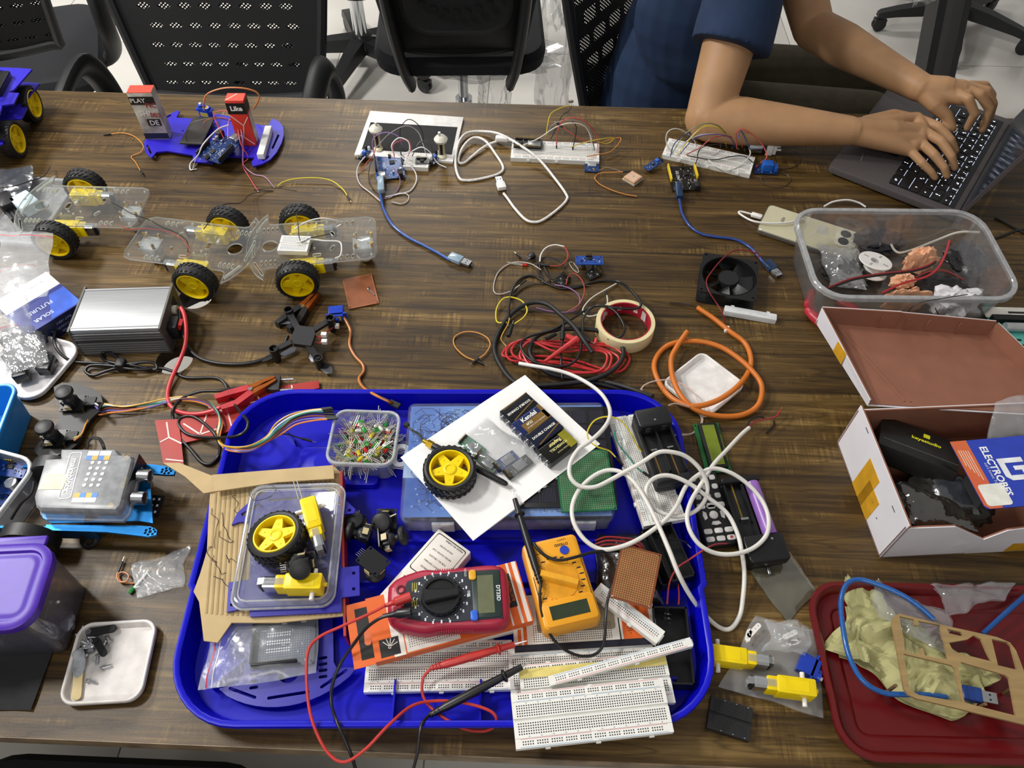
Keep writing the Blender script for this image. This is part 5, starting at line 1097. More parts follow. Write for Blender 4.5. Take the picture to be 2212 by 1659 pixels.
ultrasonic('blue sensor board on top in the clear tub', Matrix.Translation(P(22, 1014, 34))@T(rz=-6, rx=8)); ultrasonic('sensor board with silver transducers upward in the clear tub', Matrix.Translation(P(10, 1052, 22))@T(rz=4, rx=180)); ultrasonic('lowest blue sensor board in the clear tub', Matrix.Translation(P(26, 1062, 14))@T(rz=50))
for i, (cl, lb) in enumerate((('#17171a', 'black'), ('#d8d8d8', 'white'), ('#24349c', 'blue'))): W_(lb+' wire curled in the clear tub', [(2, 1072+i*6, 8), (18, 1064+i*4, 14), (34, 1074, 10), (22, 1088, 6), (6, 1084, 8)], cl, 1.1)
# ---- joystick remote
o = P(150, 905, 8); t = thing('joystick_controller', 'black hand controller plate with two thumb sticks', 'game controller', Matrix.Translation((o.x, o.y, TZ)))
MB().plate(pxpoly([(116, 836), (134, 826), (160, 828), (200, 838), (218, 852), (222, 870), (214, 888), (196, 905), (180, 930), (172, 955), (152, 972), (120, 985), (84, 986), (72, 972), (84, 955), (110, 935), (128, 905), (130, 880), (120, 866)], 10, o), [], 5, 10).build('plate', mat('#1c1c1d', .45), t)
for q in ((205, 862), (100, 976), (150, 835), (160, 950)): w = P(*q, 0)-o; MB().cyl(w.x, w.y, -8+8, 3, 5, 8).build('foot', DBLK, t)
for q, n in (((160, 872), 0), ((119, 947), 1)):
    w = P(*q, 14)-o; XX = T(w.x, w.y, 14, 186); joystick_parts(t, XX)
    for i in range(4): MB().at(XX).cyl((-14, 13)[i % 2], (-10.5, 10.5)[i//2], -4, 2, 4, 8).build('spacer', BRASS, t)
    MB().at(XX).box(-24, 0, 1.5, 14, 14, 3.4).build('socket_housing', DBLK, t)
bun = [(214, 886), (232, 880), (270, 882), (320, 876), (358, 868), (400, 861), (440, 866), (466, 886), (477, 912), (472, 942), (478, 960), (500, 968), (540, 968), (578, 950), (602, 928), (632, 906), (668, 896), (704, 894)]
hs = [3, 3, 2, 2, 3, 6, 12, 12, 10, 8, 22, 44, 46, 44, 42, 46, 48, 50]
for i, (cl, nm) in enumerate((('#d9a52c', 'yellow'), ('#e4e2dd', 'white'), ('#3d9a86', 'teal'), ('#26262a', 'black'), ('#8a4a28', 'brown'), ('#6a5fae', 'violet'), ('#e08a3a', 'orange'))):
    k = i-3; p_ = []
    for j, (q, h) in enumerate(zip(bun, hs)):
        f = 1+(1.4 if j > 13 else 0)+(1.2 if j < 2 else 0); p_.append((q[0]+k*.9*f, q[1]+math.sin(j*1.3+i)*2.2+k*1.5*f, h+2*math.sin(i+j*.8)+1.5))
    st = [(206, 870+i*1.5, 18), (212, 874+i*2, 20)] if i % 2 else [(160, 946+i, 18), (176, 938, 16), (186, 915, 10), (198, 898, 5)]
    W_(nm+' wire of the long ribbon from the thumb-stick controller to the tray', st+p_, cl, 1.2, '-f')
for q, h in (((358, 868), 3), ((476, 922), 10), ((592, 938), 42)): tag(MB().at(Matrix.Translation(P(*q, h))).lathe([(5, -1.5), (5.6, 0), (5, 1.5)], 12).build('cable_tie', DBLK), 'small black cable tie '+{358: 'on the ribbon left of the red carton', 476: 'on the ribbon over the red carton', 592: 'on the ribbon inside the blue tray corner'}[q[0]], 'cable tie')
W_('short black jumper wire with pin dropped in the far left tray corner', [(590, 938, 38), (620, 938, 34), (640, 944, 30), (655, 948, 28)], '#17171a', 1.0, '-m')
# ---- educational robot: blue frame, clear case, sonar
oX = P(180, 1040, 0); X = Matrix.Translation((oX.x, oX.y, TZ))@T(rz=1)
t = thing('educational_robot', 'blue metal educational robot with clear makeblock case and sonar eyes', 'robot', X); BM = mat('#0f66a4', .34, .7, var=.08)
def lp(p, h): q = X.inverted()@P(*p, h); return q
def poly(ps, h): return ccw([(lp(p, h).x, lp(p, h).y) for p in ps])
MB().plate(poly([(92, 1118), (92, 996), (120, 1000), (300, 1000), (322, 1005), (330, 1130), (300, 1125), (110, 1130)], 42), [], 39, 42).build('deck', BM, t)
for s, ps in ((1, [(84, 1000), (330, 1004), (362, 1008), (378, 1018), (376, 1026), (358, 1026), (300, 1022), (84, 1010)]), (-1, [(100, 1134), (300, 1136), (326, 1138), (340, 1146), (338, 1156), (320, 1160), (230, 1150), (100, 1146)])):
    c0 = lp((360, 1018) if s > 0 else (325, 1149), 40); hl_ = [circ(1.8, 8, c0.x+6*math.cos(a), c0.y+4*math.sin(a)) for a in [2*PI*k/7 for k in range(7)]]+[circ(2.2, 8, c0.x, c0.y)]
    MB().plate(poly(ps, 40), hl_, 37, 41).build('side_arm', BM, t)
    y = lp((200, 1010 if s > 0 else 1142), 40).y; MB().box(0, y, 14, 120, 3, 26).build('side_wall', BM, t)
for sx, sy in ((-60, 1), (-60, -1)):
    y = lp((150, 1000), 33).y-16 if sy > 0 else lp((150, 1150), 33).y-12
    w = MB().at(T(-14, y, 33, 0, 90)).lathe([(28, -9), (33, -8), (33, 8), (28, 9), (10, 9), (10, -9)], 32, closed=True).build('drive_wheel', RUBBER, t); MB().at(T(-14, y, 33, 0, 90)).lathe([(11, -6), (28, -6), (28, 6), (11, 6)], 28, closed=True).build('wheel_disc', mat('#6b7076', .4), w)
q = lp((250, 1060), 0); MB().ball((q.x+40, q.y, 14), 14, 14).build('caster_ball', STEEL, t); MB().box(q.x+40, q.y, 26, 24, 24, 14).build('caster_mount', BM, t)
cas = [(130, 968), (250, 968), (258, 980), (284, 982), (288, 992), (262, 1092), (250, 1104), (84, 1100), (76, 1092), (72, 1070), (96, 990), (128, 988)]
MB().plate(poly(cas, 50), [], 42, 46).build('circuit_board', mat('#6d7078', .5, var=.3, scale=80), t)
co = poly(cas, 72); cs = MB().stack(co, [(-3, 47), (-3, 52), (-1, 53), (0, 66), (2.5, 72), (6, 73)], cap0=False).build('clear_case', clear(tint='#e4e6e8', haze=.55, gloss=.1, rough=.3, hazecol='#b0b2b6', edge=.15), t)
def on(p, h=73.6): return lp(p, h)
a = on((152, 1026)); XX = T(a.x, a.y, 73.4, -83-180+180)
fr = MB().at(T(a.x, a.y, 73.4, 97-180+180)); w = on((155, 1000)); 
text('makeblock', 11, cs, T(a.x, a.y, 73.5, 98-180), mat('#f4f4f4', .5, var=0), bold=.25); MB().at(T(a.x, a.y, 73.2, 98-180)).plate(rrect(66, 15, 3, 4), [rrect(64, 13, 2.4, 4)], 0, .3).build('logo_frame', mat('#f4f4f4', .5), cs)
a = on((115, 1040)); MB().at(T(a.x, a.y, 73.1, 2)).rbox(0, 0, 0, 30, 22, .3, 1, n=2).build('paper_label', mat('#ddd9c4', .7), cs)
for i in range(5):
    for j in range(3):
        a = on((200+j*15-i*4.5, 999+i*12.2)); MB().at(T(a.x, a.y, 73)).lathe([(2.6, 0), (2.2, .8), (.5, 1)], 10).build('stud', mat('#e6e6e6', .3), cs)
for p, f in (((200, 984), 0), ((226, 984), 0), ((170, 1074), 1), ((196, 1074), 1)):
    a = on(p); XX = T(a.x, a.y, 73.1, 2)
    MB().at(XX).box(0, 3.6 if not f else -3.6, 0, 14, 6.6, .25).build('port_label', mat('#eceae4', .5), cs); MB().at(XX).box(-3.5 if not f else 3.5, -3 if not f else 3, 0, 7, 6.2, .25).build('port_label', mat('#3f7fd0', .5), cs); MB().at(XX).box(3.5 if not f else -3.5, -3 if not f else 3, 0, 7, 6.2, .25).build('port_label', mat('#e0aa3c', .5), cs)
for p in ((272, 990), (238, 1092)): a = on(p, 56); MB().cyl(a.x, a.y, 52, 4, 4, 12).build('screw', BRASS, t)
sx = on((300, 1050), 40); MB().box(sx.x, sx.y, 42, 3, 62, 26).build('sonar_board', PCBK, t)
for p in ((304, 1028), (292, 1076)):
    a = lp(p, 56); MB().at(T(a.x-2, a.y, 56, 0, 0, 90)).lathe([(8.6, 0), (8.6, 14), (7.2, 14.4), (6.8, 12)], 24).build('sonar_eye', STEEL, t); MB().at(T(a.x-2, a.y, 56, 0, 0, 90)).cyl(0, 0, 12, 6.8, .4, 20).build('sonar_mesh', DBLK, t)
a = on((281, 1046), 44); MB().box(a.x, a.y, 42, 18, 16, 6).build('yellow_connector', mat('#e2c818', .4), t)
a = lp((336, 1094), 20); MB().box(a.x, a.y, 18, 14, 30, 4).build('line_sensor', PCBK, t)
for i in range(6): MB().box(a.x-4+(i % 2)*7, a.y-9+(i//2)*9, 22, 2.4, 3, 1).build('sensor_chip', SILK, t)
tube_ob('ribbon_cable', [lp(q, h) for q, h in (((188, 1098), 50), ((190, 1115), 46), ((180, 1150), 26), ((178, 1172), 8), ((190, 1182), 3), ((206, 1172), 5), ((208, 1150), 14), ((196, 1126), 36), ((190, 1112), 44))], 3.4, mat('#1b1c1e', .35), t, 8, flat=.6)
tube_ob('ribbon_cable', [lp(q, h) for q, h in (((188, 970), 54), ((190, 955), 60), ((200, 946), 64), ((214, 948), 62), ((222, 960), 58), ((226, 974), 52))], 2.2, mat('#2a2826', .35), t, 8, flat=.6)
# loose dark sheet behind the robot, black cable past the tub
W_('black cable dropping between clear tub and robot', [(74, 1040, 50), (68, 1065, 46), (48, 1085, 40), (34, 1105, 34), (24, 1122, 30)], '#0f0f11', 1.8, name='cable', cat='cable', rough=.7)
# ---- purple-lidded tub
n_, f_ = P(154, 1413, 0), P(197, 1262, 0); d = f_-n_; ang = math.degrees(math.atan2(d.y, d.x)); L = d.length; Wp = 150; H = 104
X = Matrix.Translation((n_.x, n_.y, TZ))@T(rz=ang)@T(L/2, Wp/2)   # x runs away from the viewer, y to the left
t = thing('storage_tub', 'clear storage tub with glossy purple snap lid at the left edge', 'tub', X); PU = mat('#4a22a8', .42, var=.06)
MB().stack(rrect(L+4, Wp, 14, 6), [(5, 0), (3, 3), (0, H-6), (1.6, H-6), (4.6, 4)]).build('body', clear(haze=.24, gloss=.3, hazecol='#8e90a0'), t)
ld = MB().stack(rrect(L+14, Wp+10, 26, 6), [(1, H-14), (0, H-12), (0, H-2), (3, H), (9, H), (11, H-3), (14, H-3), (16, H-2), (20, H-2)]).build('lid', PU, t)
MB().rbox(L/2+11, 0, H-8, 12, Wp-20, 5, 2, 1).build('lid_flap', PU, ld); MB().rbox(-L/2-9, 30, H-22, 8, 46, 20, 3, 1).build('lid_latch', PU, ld); MB().box(-4, Wp/2-62, H-1.9, 34, 14, .4).build('white_sticker', WHITE, ld)
W_('white lead coiled inside the purple-lidded tub', [(126, 1300, 60), (105, 1310, 40), (98, 1350, 20), (120, 1390, 6), (130, 1398, 5), (122, 1382, 10), (80, 1350, 14)], '#d5d3d6', 1.6)
for i, (x, y, h, r) in enumerate(((150, 1300, 20, 26), (110, 1340, 18, 26), (150, 1350, 14, 20))): crumple('packed_bag', ('dark', 'mauve', 'grey')[i]+' packed bag showing through the side of the purple-lidded tub', P(x, y, h)-Vector((34-8*i, 0, 0)), r, mat(('#6b6470', '#9a8494', '#8a8a94')[i], .5), 21+i, 'bag', n=24)
# ---- black cloth, small tray with screws
g = []; q = [P(*p, .6) for p in ((-40, 1532), (66, 1536), (116, 1404), (-30, 1396))]
for j in range(13):
    v = j/12; g.append([(lambda p: p+Vector((noisy(p, .02, 3), noisy(p, .03, 3), 1.2+abs(noisy(p, .02, 4)))))((q[0]*(1-u)+q[1]*u)*(1-v)+(q[3]*(1-u)+q[2]*u)*v) for u in [i/16 for i in range(17)]])
tag(MB().sheet(g).sheet([[p-Vector((0, 0, .8)) for p in r][::-1] for r in g]).build('dark_cloth', mat('#242528', .8, bump=.3), None), 'dark grey plastic sheet under the purple-lidded tub', 'sheet')
X, L, W = R4((133, 1516), (304, 1506), (338, 1342), (162, 1352), 13); L, W = 90, 92
tub('white_tray', 'white plastic lid holding screws and a wooden stick at the bottom left', base(X, 0), L, W, 13, 17, mat('#e4dfdb', .45), 'tray', 2, 1.6, 3)
X_, L = A2((160, 1510), (170, 1406), 12); t = thing('craft_stick', 'wooden craft stick with grey glue smeared on its end', 'stick', base(X_, 6.5)@T(ry=-3)); MB().stack(rrect(L, 10, 5, 6), [(0, 0), (0, 1.8)]).build('stick', mat('#d9c48f', .6, var=.1), t); MB().at(L/2-13, 0, 1).ball((0, 0, 0), 1, 12, sc=(17, 7.5, 4.5)).ball((10, 2, 1), 1, 10, sc=(6, 7, 5)).build('glue', mat('#a9adb2', .5, var=.3, scale=90), t)
for lb, a, b, w in (('longer black servo lever lying on the screws', (195, 1368), (245, 1359), 4.5), ('shorter black servo lever among the screws', (210, 1386), (225, 1412), 4)):
    X_, L = A2(a, b, 8); t = thing('servo_lever', lb, 'lever', base(X_, 8)); MB().stack(slot(0, 0, L+8, w*2), [(.5, 0), (0, .6), (0, 3), (.5, 3.6)]).build('lever', DBLK, t); MB().cyl(-L/2, 0, 3.4, w*.75, 2, 14).build('ring', STEEL if w > 4.2 else DBLK, t)
_sc = (MB().lathe([(.2, 0), (2.6, 0), (2.9, 1.4), (1.5, 2)], 10).cyl(0, 0, 2, 1.5, 9, 8).mesh('screw', STEEL), MB().stack(circ(3.2, 6), [(0, 0), (0, 2.4)]).mesh('nut', STEEL))
rnd = random.Random(5)
for i in range(26):
    a = rnd.uniform(0, 6.28); x, y = 196+rnd.gauss(0, 17), 1394+rnd.gauss(0, 20); x = min(max(x, 172), 250); y = min(max(y, 1362), 1436); k = rnd.random() < .65
    o = link('screw' if k else 'nut', _sc[0 if k else 1], None, Matrix.Translation(P(x, y, 4)+Vector((0, 0, 1+rnd.random()*2)))@T(rz=math.degrees(a), ry=90 if k else rnd.uniform(0, 30))); tag(o, 'small steel %s in the heap in the white lid' % ('screw' if k else 'nut'), 'screw' if k else 'nut', 'loose screws in the white lid' if k else 'loose nuts in the white lid')
for p, a, lb in (((218, 1444), 20, 'steel screw lying alone nearest in the white lid'), ((188, 1470), -10, 'steel screw lying apart beside the wooden stick')): tag(link('screw', _sc[0], None, Matrix.Translation(P(*p, 6))@T(rz=a, ry=90)), lb, 'screw')
bag('plastic_bag', 'crinkled clear plastic bag with torn end left of the blue tray', [(300, 1298), (392, 1268), (412, 1178), (286, 1226)], 0, 5, ZIP, seed=15, crumple=8, freq=.05)
W_('curled orange jumper wire beside the crinkled bag', [(256, 1232, 3), (252, 1244, 3), (258, 1256, 4), (272, 1256, 5), (278, 1244, 5), (268, 1236, 4), (256, 1240, 3), (262, 1256, 2), (290, 1260, 2)], '#c07840', 1.0, 'm')
def led(label, X, col, group=None, m=None, leads=True):
    k = 'led'+col
    if k not in _proto: _proto[k] = (MB().lathe([(2.9, 0), (2.9, 1), (2.5, 1.1), (2.5, 5.4), (2.1, 7), (1.2, 7.8), (.2, 8)], 8).mesh('bulb', m or mat(col, .15, var=.05, emit=0)), MB().box(-1.2, 0, -26, .75, .75, 26).box(1.2, 0, -22, .75, .75, 22).mesh('leads', mat('#d2d0c8', .35, .35)))
    t = link('led', _proto[k][0], None, X); tag(t, label, 'led', group); link('leads', _proto[k][1], t); return t
led('green light diode with long legs lying below the crinkled bag', Matrix.Translation(P(289, 1270, 3))@T(rz=-115, ry=90), '#2c8a3c')
# ================================================================== middle of the table
def Z(sc, ox, oy, pts): return [(ox+p[0]/sc, oy+p[1]/sc)+tuple(p[2:]) for p in pts]
def C_(pts): return Z(3.687, 900, 420, pts)
cord('thick black cable coiled in a wide ring round the red test leads', C_([(1700, 1570, 0), (1500, 1520, 0), (1300, 1470, 1), (1180, 1455, 4), (1050, 1420, 8), (940, 1330, 10), (900, 1240, 10), (960, 1130, 12), (1100, 1080, 14), (1300, 1070, 14), (1500, 1100, 12), (1630, 1200, 10), (1640, 1300, 8), (1560, 1400, 8), (1400, 1475, 8), (1200, 1505, 4), (900, 1525, 2), (760, 1480, 0), (650, 1330, 0), (620, 1200, 0), (680, 1050, 2), (790, 920, 4), (930, 860, 6), (1050, 880, 10), (1150, 960, 14), (1250, 1050, 22), (1330, 1160, 26), (1400, 1260, 22)]), '#161617', 3.5, 'rubber_cable', rough=.55)
cord('end of the thick black cable lying over the tray\'s far right corner', C_([(1500, 1490, 2), (1650, 1530, 8), (1780, 1575, 20), (1880, 1610, 34)]), '#151516', 3.5, 'rubber_cable', rough=.55)
cord('thin black cable winding over the coil and the masking tape', C_([(735, 1060, 8), (735, 900, 8), (760, 760, 4), (830, 670, 1), (930, 650, 0), (1040, 710, 0), (1150, 750, 0), (1280, 740, 0), (1400, 700, 0), (1520, 685, 1), (1620, 700, 4), (1700, 760, 20), (1785, 870, 27), (1740, 910, 27), (1600, 905, 27), (1450, 885, 24), (1350, 920, 14), (1240, 990, 18), (1080, 1080, 22), (900, 1130, 22), (830, 1190, 20), (860, 1270, 18), (950, 1340, 18), (1100, 1370, 18), (1230, 1350, 18), (1300, 1260, 20), (1320, 1100, 24), (1330, 980, 22), (1420, 890, 22), (1560, 915, 26), (1650, 1040, 25), (1630, 1130, 22), (1520, 1150, 18)]), '#141416', 2.0, 'rubber_cable')
rl = []; rnd = random.Random(11)
for k in range(5):
    f = 1-.08*k; a0 = 7*rnd.uniform(-1, 1)
    for (x, y) in ((760, 1170), (1100, 1165+20*k), (1450, 1180+14*k), (1640, 1230+10*k), (1680, 1310+12*k), (1560, 1400+6*k), (1250, 1330+22*k), (950, 1300+14*k), (740, 1310+8*k), (690, 1250)): rl.append((1190+(x-1190)*f+rnd.uniform(-25, 25), y+rnd.uniform(-16, 16), 2+k*2.6+rnd.uniform(0, 3)))
t = cord('bundle of red multimeter test lead wound in flat loops', C_(rl), '#c22f32', 1.8, 'test_lead', sub=5, n=8)
for a, b, r0, r1 in (((1020, 1330), (1280, 1150), 2.2, 5.2), ((1290, 1170), (1190, 1125), 5.4, 4), ((1430, 1150), (1420, 1190), 2.5, 2)):
    p, q = P(*C_([a])[0], 24), P(*C_([b])[0], 26); tube_ob('red_probe', [p, p.lerp(q, .3), p.lerp(q, .7), q], (lambda u, r0=r0, r1=r1: r0+(r1-r0)*u), mat('#c8383a', .4), t, 12)
t = cord('black multimeter test lead plugs lying on the red bundle', C_([(1160, 1470, 8), (1150, 1300, 18), (1160, 1150, 24), (1170, 1080, 26), (1165, 1000, 28)]), '#161618', 1.7, 'test_lead')
for a, b in (((1160, 1160), (1165, 1060)), ((1030, 1150), (1110, 1110)), ((1300, 1120), (1380, 1170)), ((730, 1130), (760, 1040))):
    p, q = P(*C_([a])[0], 26), P(*C_([b])[0], 26); tube_ob('plug_sleeve', [p, p.lerp(q, .5), q], lambda u: 3.6-1.2*abs(u-.4), DBLK, t, 10); tube_ob('plug_tip', [q, q+(q-p).normalized()*9], .9, STEEL, t, 6, 1)
cord('white coax cut cable arching from the red bundle over the tray rim', [(1122, 785, 14), (1150, 790, 22), (1190, 797, 28), (1230, 808, 32), (1270, 828, 40), (1300, 852, 48), (1316, 880, 62), (1316, 905, 72), (1300, 930, 78), (1272, 955, 80), (1250, 970, 78), (1232, 1000, 74), (1232, 1030, 70), (1252, 1050, 66), (1285, 1052, 66), (1320, 1036, 68), (1352, 1018, 72), (1385, 1000, 78), (1420, 978, 86), (1448, 976, 86), (1480, 985, 80), (1508, 1008, 70), (1524, 1035, 58), (1528, 1060, 48), (1520, 1085, 44), (1500, 1105, 46), (1470, 1115, 50), (1440, 1112, 52), (1410, 1096, 56), (1396, 1070, 62), (1400, 1046, 66), (1420, 1030, 66), (1450, 1028, 64), (1490, 1045, 58), (1530, 1075, 46), (1570, 1108, 34), (1592, 1150, 30), (1602, 1190, 26), (1608, 1240, 16), (1605, 1290, 8), (1598, 1330, 2), (1578, 1358, 0), (1552, 1354, 0), (1520, 1325, 10), (1490, 1285, 34), (1466, 1240, 56), (1446, 1190, 64), (1420, 1130, 66), (1392, 1075, 66), (1368, 1040, 68), (1342, 1020, 66), (1312, 1016, 64), (1280, 1030, 62), (1250, 1060, 60), (1236, 1095, 60), (1240, 1130, 58), (1262, 1165, 54), (1295, 1186, 52), (1330, 1184, 54), (1370, 1170, 58), (1410, 1145, 62), (1440, 1120, 60), (1462, 1092, 56), (1482, 1050, 54), (1510, 1025, 52), (1540, 1012, 50), (1580, 1022, 48), (1620, 1050, 40), (1648, 1085, 36), (1660, 1120, 34), (1656, 1155, 32), (1630, 1182, 32), (1592, 1196, 34), (1550, 1196, 36), (1515, 1180, 44), (1492, 1150, 50), (1484, 1115, 52), (1494, 1080, 54), (1512, 1050, 54), (1540, 1005, 46), (1570, 972, 34), (1600, 940, 22), (1618, 924, 16)], '#e2dfd8', 2.8, 'white_cable', sub=5)
t = W_('red inner core of the cut white cable', [(1612, 928, 16), (1625, 915, 18), (1640, 908, 18), (1662, 904, 14), (1678, 898, 12), (1686, 886, 12)], '#a03038', 1.2, '-b', pin='#c07a52')
W_('black inner core of the cut white cable', [(1612, 928, 16), (1620, 908, 22), (1636, 900, 22), (1650, 902, 18)], '#1a1a1c', 1.2); W_('snipped black wire end beside the cut white cable', [(1655, 936, 1), (1664, 926, 1), (1672, 918, 1), (1671, 909, 1)], '#17171a', 1.1, '-b', pin='#c07a52')
for lb, pts, cl, r, e in (
 ('yellow jumper wire loop left of the black coil', [(720, 1020, 6), (650, 1020, 4), (632, 980, 4), (640, 900, 5), (690, 830, 6), (760, 820, 8), (840, 850, 8), (880, 920, 8), (850, 980, 10), (780, 1030, 12)], '#d8c62e', 1.2, ''),
 ('grey jumper wire loop with white sleeve above the black coil', [(990, 600, 3), (900, 550, 2), (760, 545, 1), (650, 620, 1), (612, 750, 0), (650, 795, 0), (750, 770, 2), (830, 715, 4)], '#b9b0a8', 1.0, '-m'),
 ('orange jumper wire loop with black plugs left of the coil', [(480, 1330, 1), (380, 1285, 1), (305, 1210, 1), (300, 1140, 1), (370, 1098, 2), (470, 1098, 3), (560, 1140, 3), (585, 1200, 3), (545, 1270, 2), (490, 1310, 2)], '#cf8f46', 1.1, 'mm'),
 ('thin red jumper wire loop over the black coil', [(1190, 720, 4), (1210, 650, 8), (1260, 630, 10), (1320, 690, 10), (1335, 780, 8), (1290, 880, 6), (1200, 935, 4)], '#a04436', 1.0, ''),
 ('purple jumper wire loop over the black coil', [(1100, 720, 4), (1200, 740, 6), (1280, 790, 6), (1300, 850, 4), (1260, 920, 3), (1160, 940, 3), (1040, 925, 3), (950, 900, 3)], '#8d6390', 1.1, ''),
 ('white jumper wire curving to the masking tape', [(1590, 710, 2), (1500, 760, 3), (1400, 820, 4), (1335, 890, 6), (1325, 940, 8), (1370, 970, 10), (1440, 955, 14), (1500, 910, 20), (1520, 860, 18), (1515, 800, 10)], '#d8d5cc', 1.1, '-f'),
 ('white, red and brown servo lead arching above the small parts', [(980, 545, 3), (990, 480, 4), (1030, 425, 6), (1100, 402, 8), (1175, 415, 8)], '#e0deda', 1.3, 'f'),
 ('red end of the arching servo lead', [(1175, 415, 8), (1205, 470, 6), (1190, 530, 4), (1130, 568, 3), (1050, 568, 3)], '#a4442e', 1.3, '-f'),
 ('black jumper wire above the small parts', [(830, 500, 2), (870, 525, 3), (950, 520, 3), (1020, 498, 4), (1090, 505, 4), (1140, 535, 3), (1165, 570, 3), (1175, 620, 4)], '#2a2624', 1.0, 'm'),
 ('dark brown jumper wire below the small parts', [(785, 795, 1), (840, 750, 1), (930, 715, 1), (1010, 712, 1), (1050, 690, 1), (1120, 660, 2), (1170, 610, 3)], '#2b2420', 1.0, 'm'),
 ('red and yellow thin lead falling into the left of the black coil', [(740, 985, 20), (725, 1040, 20), (690, 1100, 18), (672, 1150, 16), (690, 1180, 12), (715, 1210, 10)], '#c8a04a', .9, ''),
 ('bent hairpin wire left of the loose sonar sensor', [(1240, 540, 1), (1215, 545, 1), (1240, 590, 1), (1280, 622, 1), (1290, 605, 1), (1250, 545, 1)], '#a8a096', .8, ''),
 ('thin dark wire inside the black coil', [(1165, 960, 12), (1170, 1010, 14), (1130, 1060, 16)], '#1a1a1a', .9, '')):
    W_(lb, C_(pts), cl, r, e)
for i, (a, b) in enumerate((((960, 555), (985, 640)), ((1010, 565), (1050, 640)), ((940, 550), (1060, 560)), ((1225, 730), (1290, 728)))): W_(('first', 'second', 'third', 'fourth')[i]+' loose black jumper plug among the small parts', C_([(*a, 1), (*b, 1)]), '#141414', 1.8, '-m', n=4)
X, L, W = R4((1244, 572), (1303, 572), (1301, 553), (1243, 553), 14); ultrasonic('loose blue sonar sensor lying on its transducers in the table middle', base(X, 13))
o = P(1149, 553, 5); t = thing('buzzer', 'small black cylindrical buzzer tipped on its side', 'buzzer', Matrix.Translation((o.x, o.y, TZ+6))@T(rz=30, ry=75)); MB().lathe([(5.6, -5), (6, -4.4), (6, 4), (5, 5), (1.2, 5), (1, 4.4)], 18).build('body', BLACK, t)
for s in (-2.5, 2.5): MB().box(s, 0, -11, .7, .7, 6).build('leg', STEEL, t)
led('red light diode lying above the grey jumper wire', Matrix.Translation(P(1129, 572, 3))@T(rz=-8, ry=90), '#c42a22')
for q, rz, lb in (((1215, 606), 55, 'black sensor board with pin row left of the loose sonar'), ((1281, 592), 35, 'small black square board in front of the loose sonar')): board(lb, Matrix.Translation(P(*q, 4))-Matrix.Translation((0, 0, 0)) if False else Matrix.Translation(P(*q, 3))@T(rz=rz, rx=6), 26, 18, PCBK, 'sensor_module', 'sensor', [(-2, 0, 6, 6, 1.4, DBLK)], [(10, -6, 5, 0, 2.54, 6)], 6, 4, holes=False)
# masking tape
o = P(1352, 693, 24); t = thing('masking_tape', 'roll of cream masking tape with red printed core', 'tape', Matrix.Translation((o.x, o.y, TZ))); MB().lathe([(38.6, 0), (44.5, 0), (45, 1), (45, 23), (44.5, 24), (38.6, 24)], 56, closed=True).build('tape', mat('#ddd0a2', .6, var=.06), t)
MB().lathe([(36.8, .3), (38.5, .3), (38.5, 23.7), (36.8, 23.7)], 56, closed=True).build('core', mat('#b02733', .45, var=.25, scale=30, col2='#d8cfc8') if False else mat('#ad2030', .45), t)
for a in (60, 100, 140): MB().at(T(rz=a)@T(36.6, 0, 12)).box(0, 0, -4, .3, 7, 5).box(0, 2, 3, .3, 9, 1.2).build('core_print', mat('#e6dfd9', .5), t)
for a in (35, 150, 200): MB().at(T(rz=a)@T(36.6, 0, 12)).box(0, 0, -9, .3, 14, 18).build('core_print', mat('#e6dfd9', .5), t)
# fan
X, L, W = R4((1505, 636), (1626, 655), (1643, 560), (1527, 538), 25); t = thing('cooling_fan', 'square black computer cooling fan lying flat', 'fan', base(X, 0)); F_ = 90
MB().plate(rrect(F_, F_, 5, 4), [circ(42, 48)]+[circ(2.3, 10, sx*(F_/2-5), sy*(F_/2-5)) for sx in (-1, 1) for sy in (-1, 1)], 22, 25).plate(rrect(F_, F_, 5, 4), [circ(42, 48)], 0, 3).build('frame', mat('#131314', .4), t)
MB().lathe([(41.6, 0), (43, 0), (43, 25), (41.6, 25)], 48, closed=True).build('shroud', mat('#131314', .4), t); MB().at(0, 0, 6).lathe([(17, 0), (17, 14), (16, 15.6), (.4, 16)], 28).build('hub', mat('#1b1b1d', .4), t)
for k in range(7): MB().at(T(0, 0, 0, k*360/7)).sheet([[(r_*math.cos(a), r_*math.sin(a), 8+z) for r_ in (16, 28, 40.5)] for a, z in ((-.32, 0), (-.1, 3.5), (.12, 7.5), (.36, 11.5))]).build('blade', mat('#1d1e21', .35), t)
for a in (45, 135, 225, 315): MB().at(T(rz=a)).box(29, 0, .5, 26, 4, 2.5).build('strut', mat('#131314', .4), t)
t = W_('thin red and black lead of the cooling fan', [(1640, 557, 24), (1634, 547, 27), (1610, 541, 27), (1585, 542, 28), (1560, 560, 28), (1535, 590, 28), (1526, 608, 27), (1532, 630, 26), (1548, 655, 16), (1560, 675, 14), (1568, 700, 1)], '#7a2226', 1.1); X = Matrix.Translation(P(1569, 714, 0)); MB().at(X).rbox(0, 0, 0, 8, 10, 6, 1, .4).build('white_connector', WHITE, t)
X, L = A2((1566, 664), (1679, 684), 12); t = thing('terminal_strip', 'white translucent plastic terminal strip beside the fan', 'terminal strip', base(X, 0)); MB().rbox(0, 0, 0, L, 13, 11, 1.5, .8).build('body', mat('#dcdfe0', .35, sss=.0), t)
for x in (-L*.35, L*.33): MB().box(x, 7, 5, 5, 3, 6).build('nub', mat('#dcdfe0', .35), t)
def G_(pts): return Z(2.724, 1400, 400, pts)
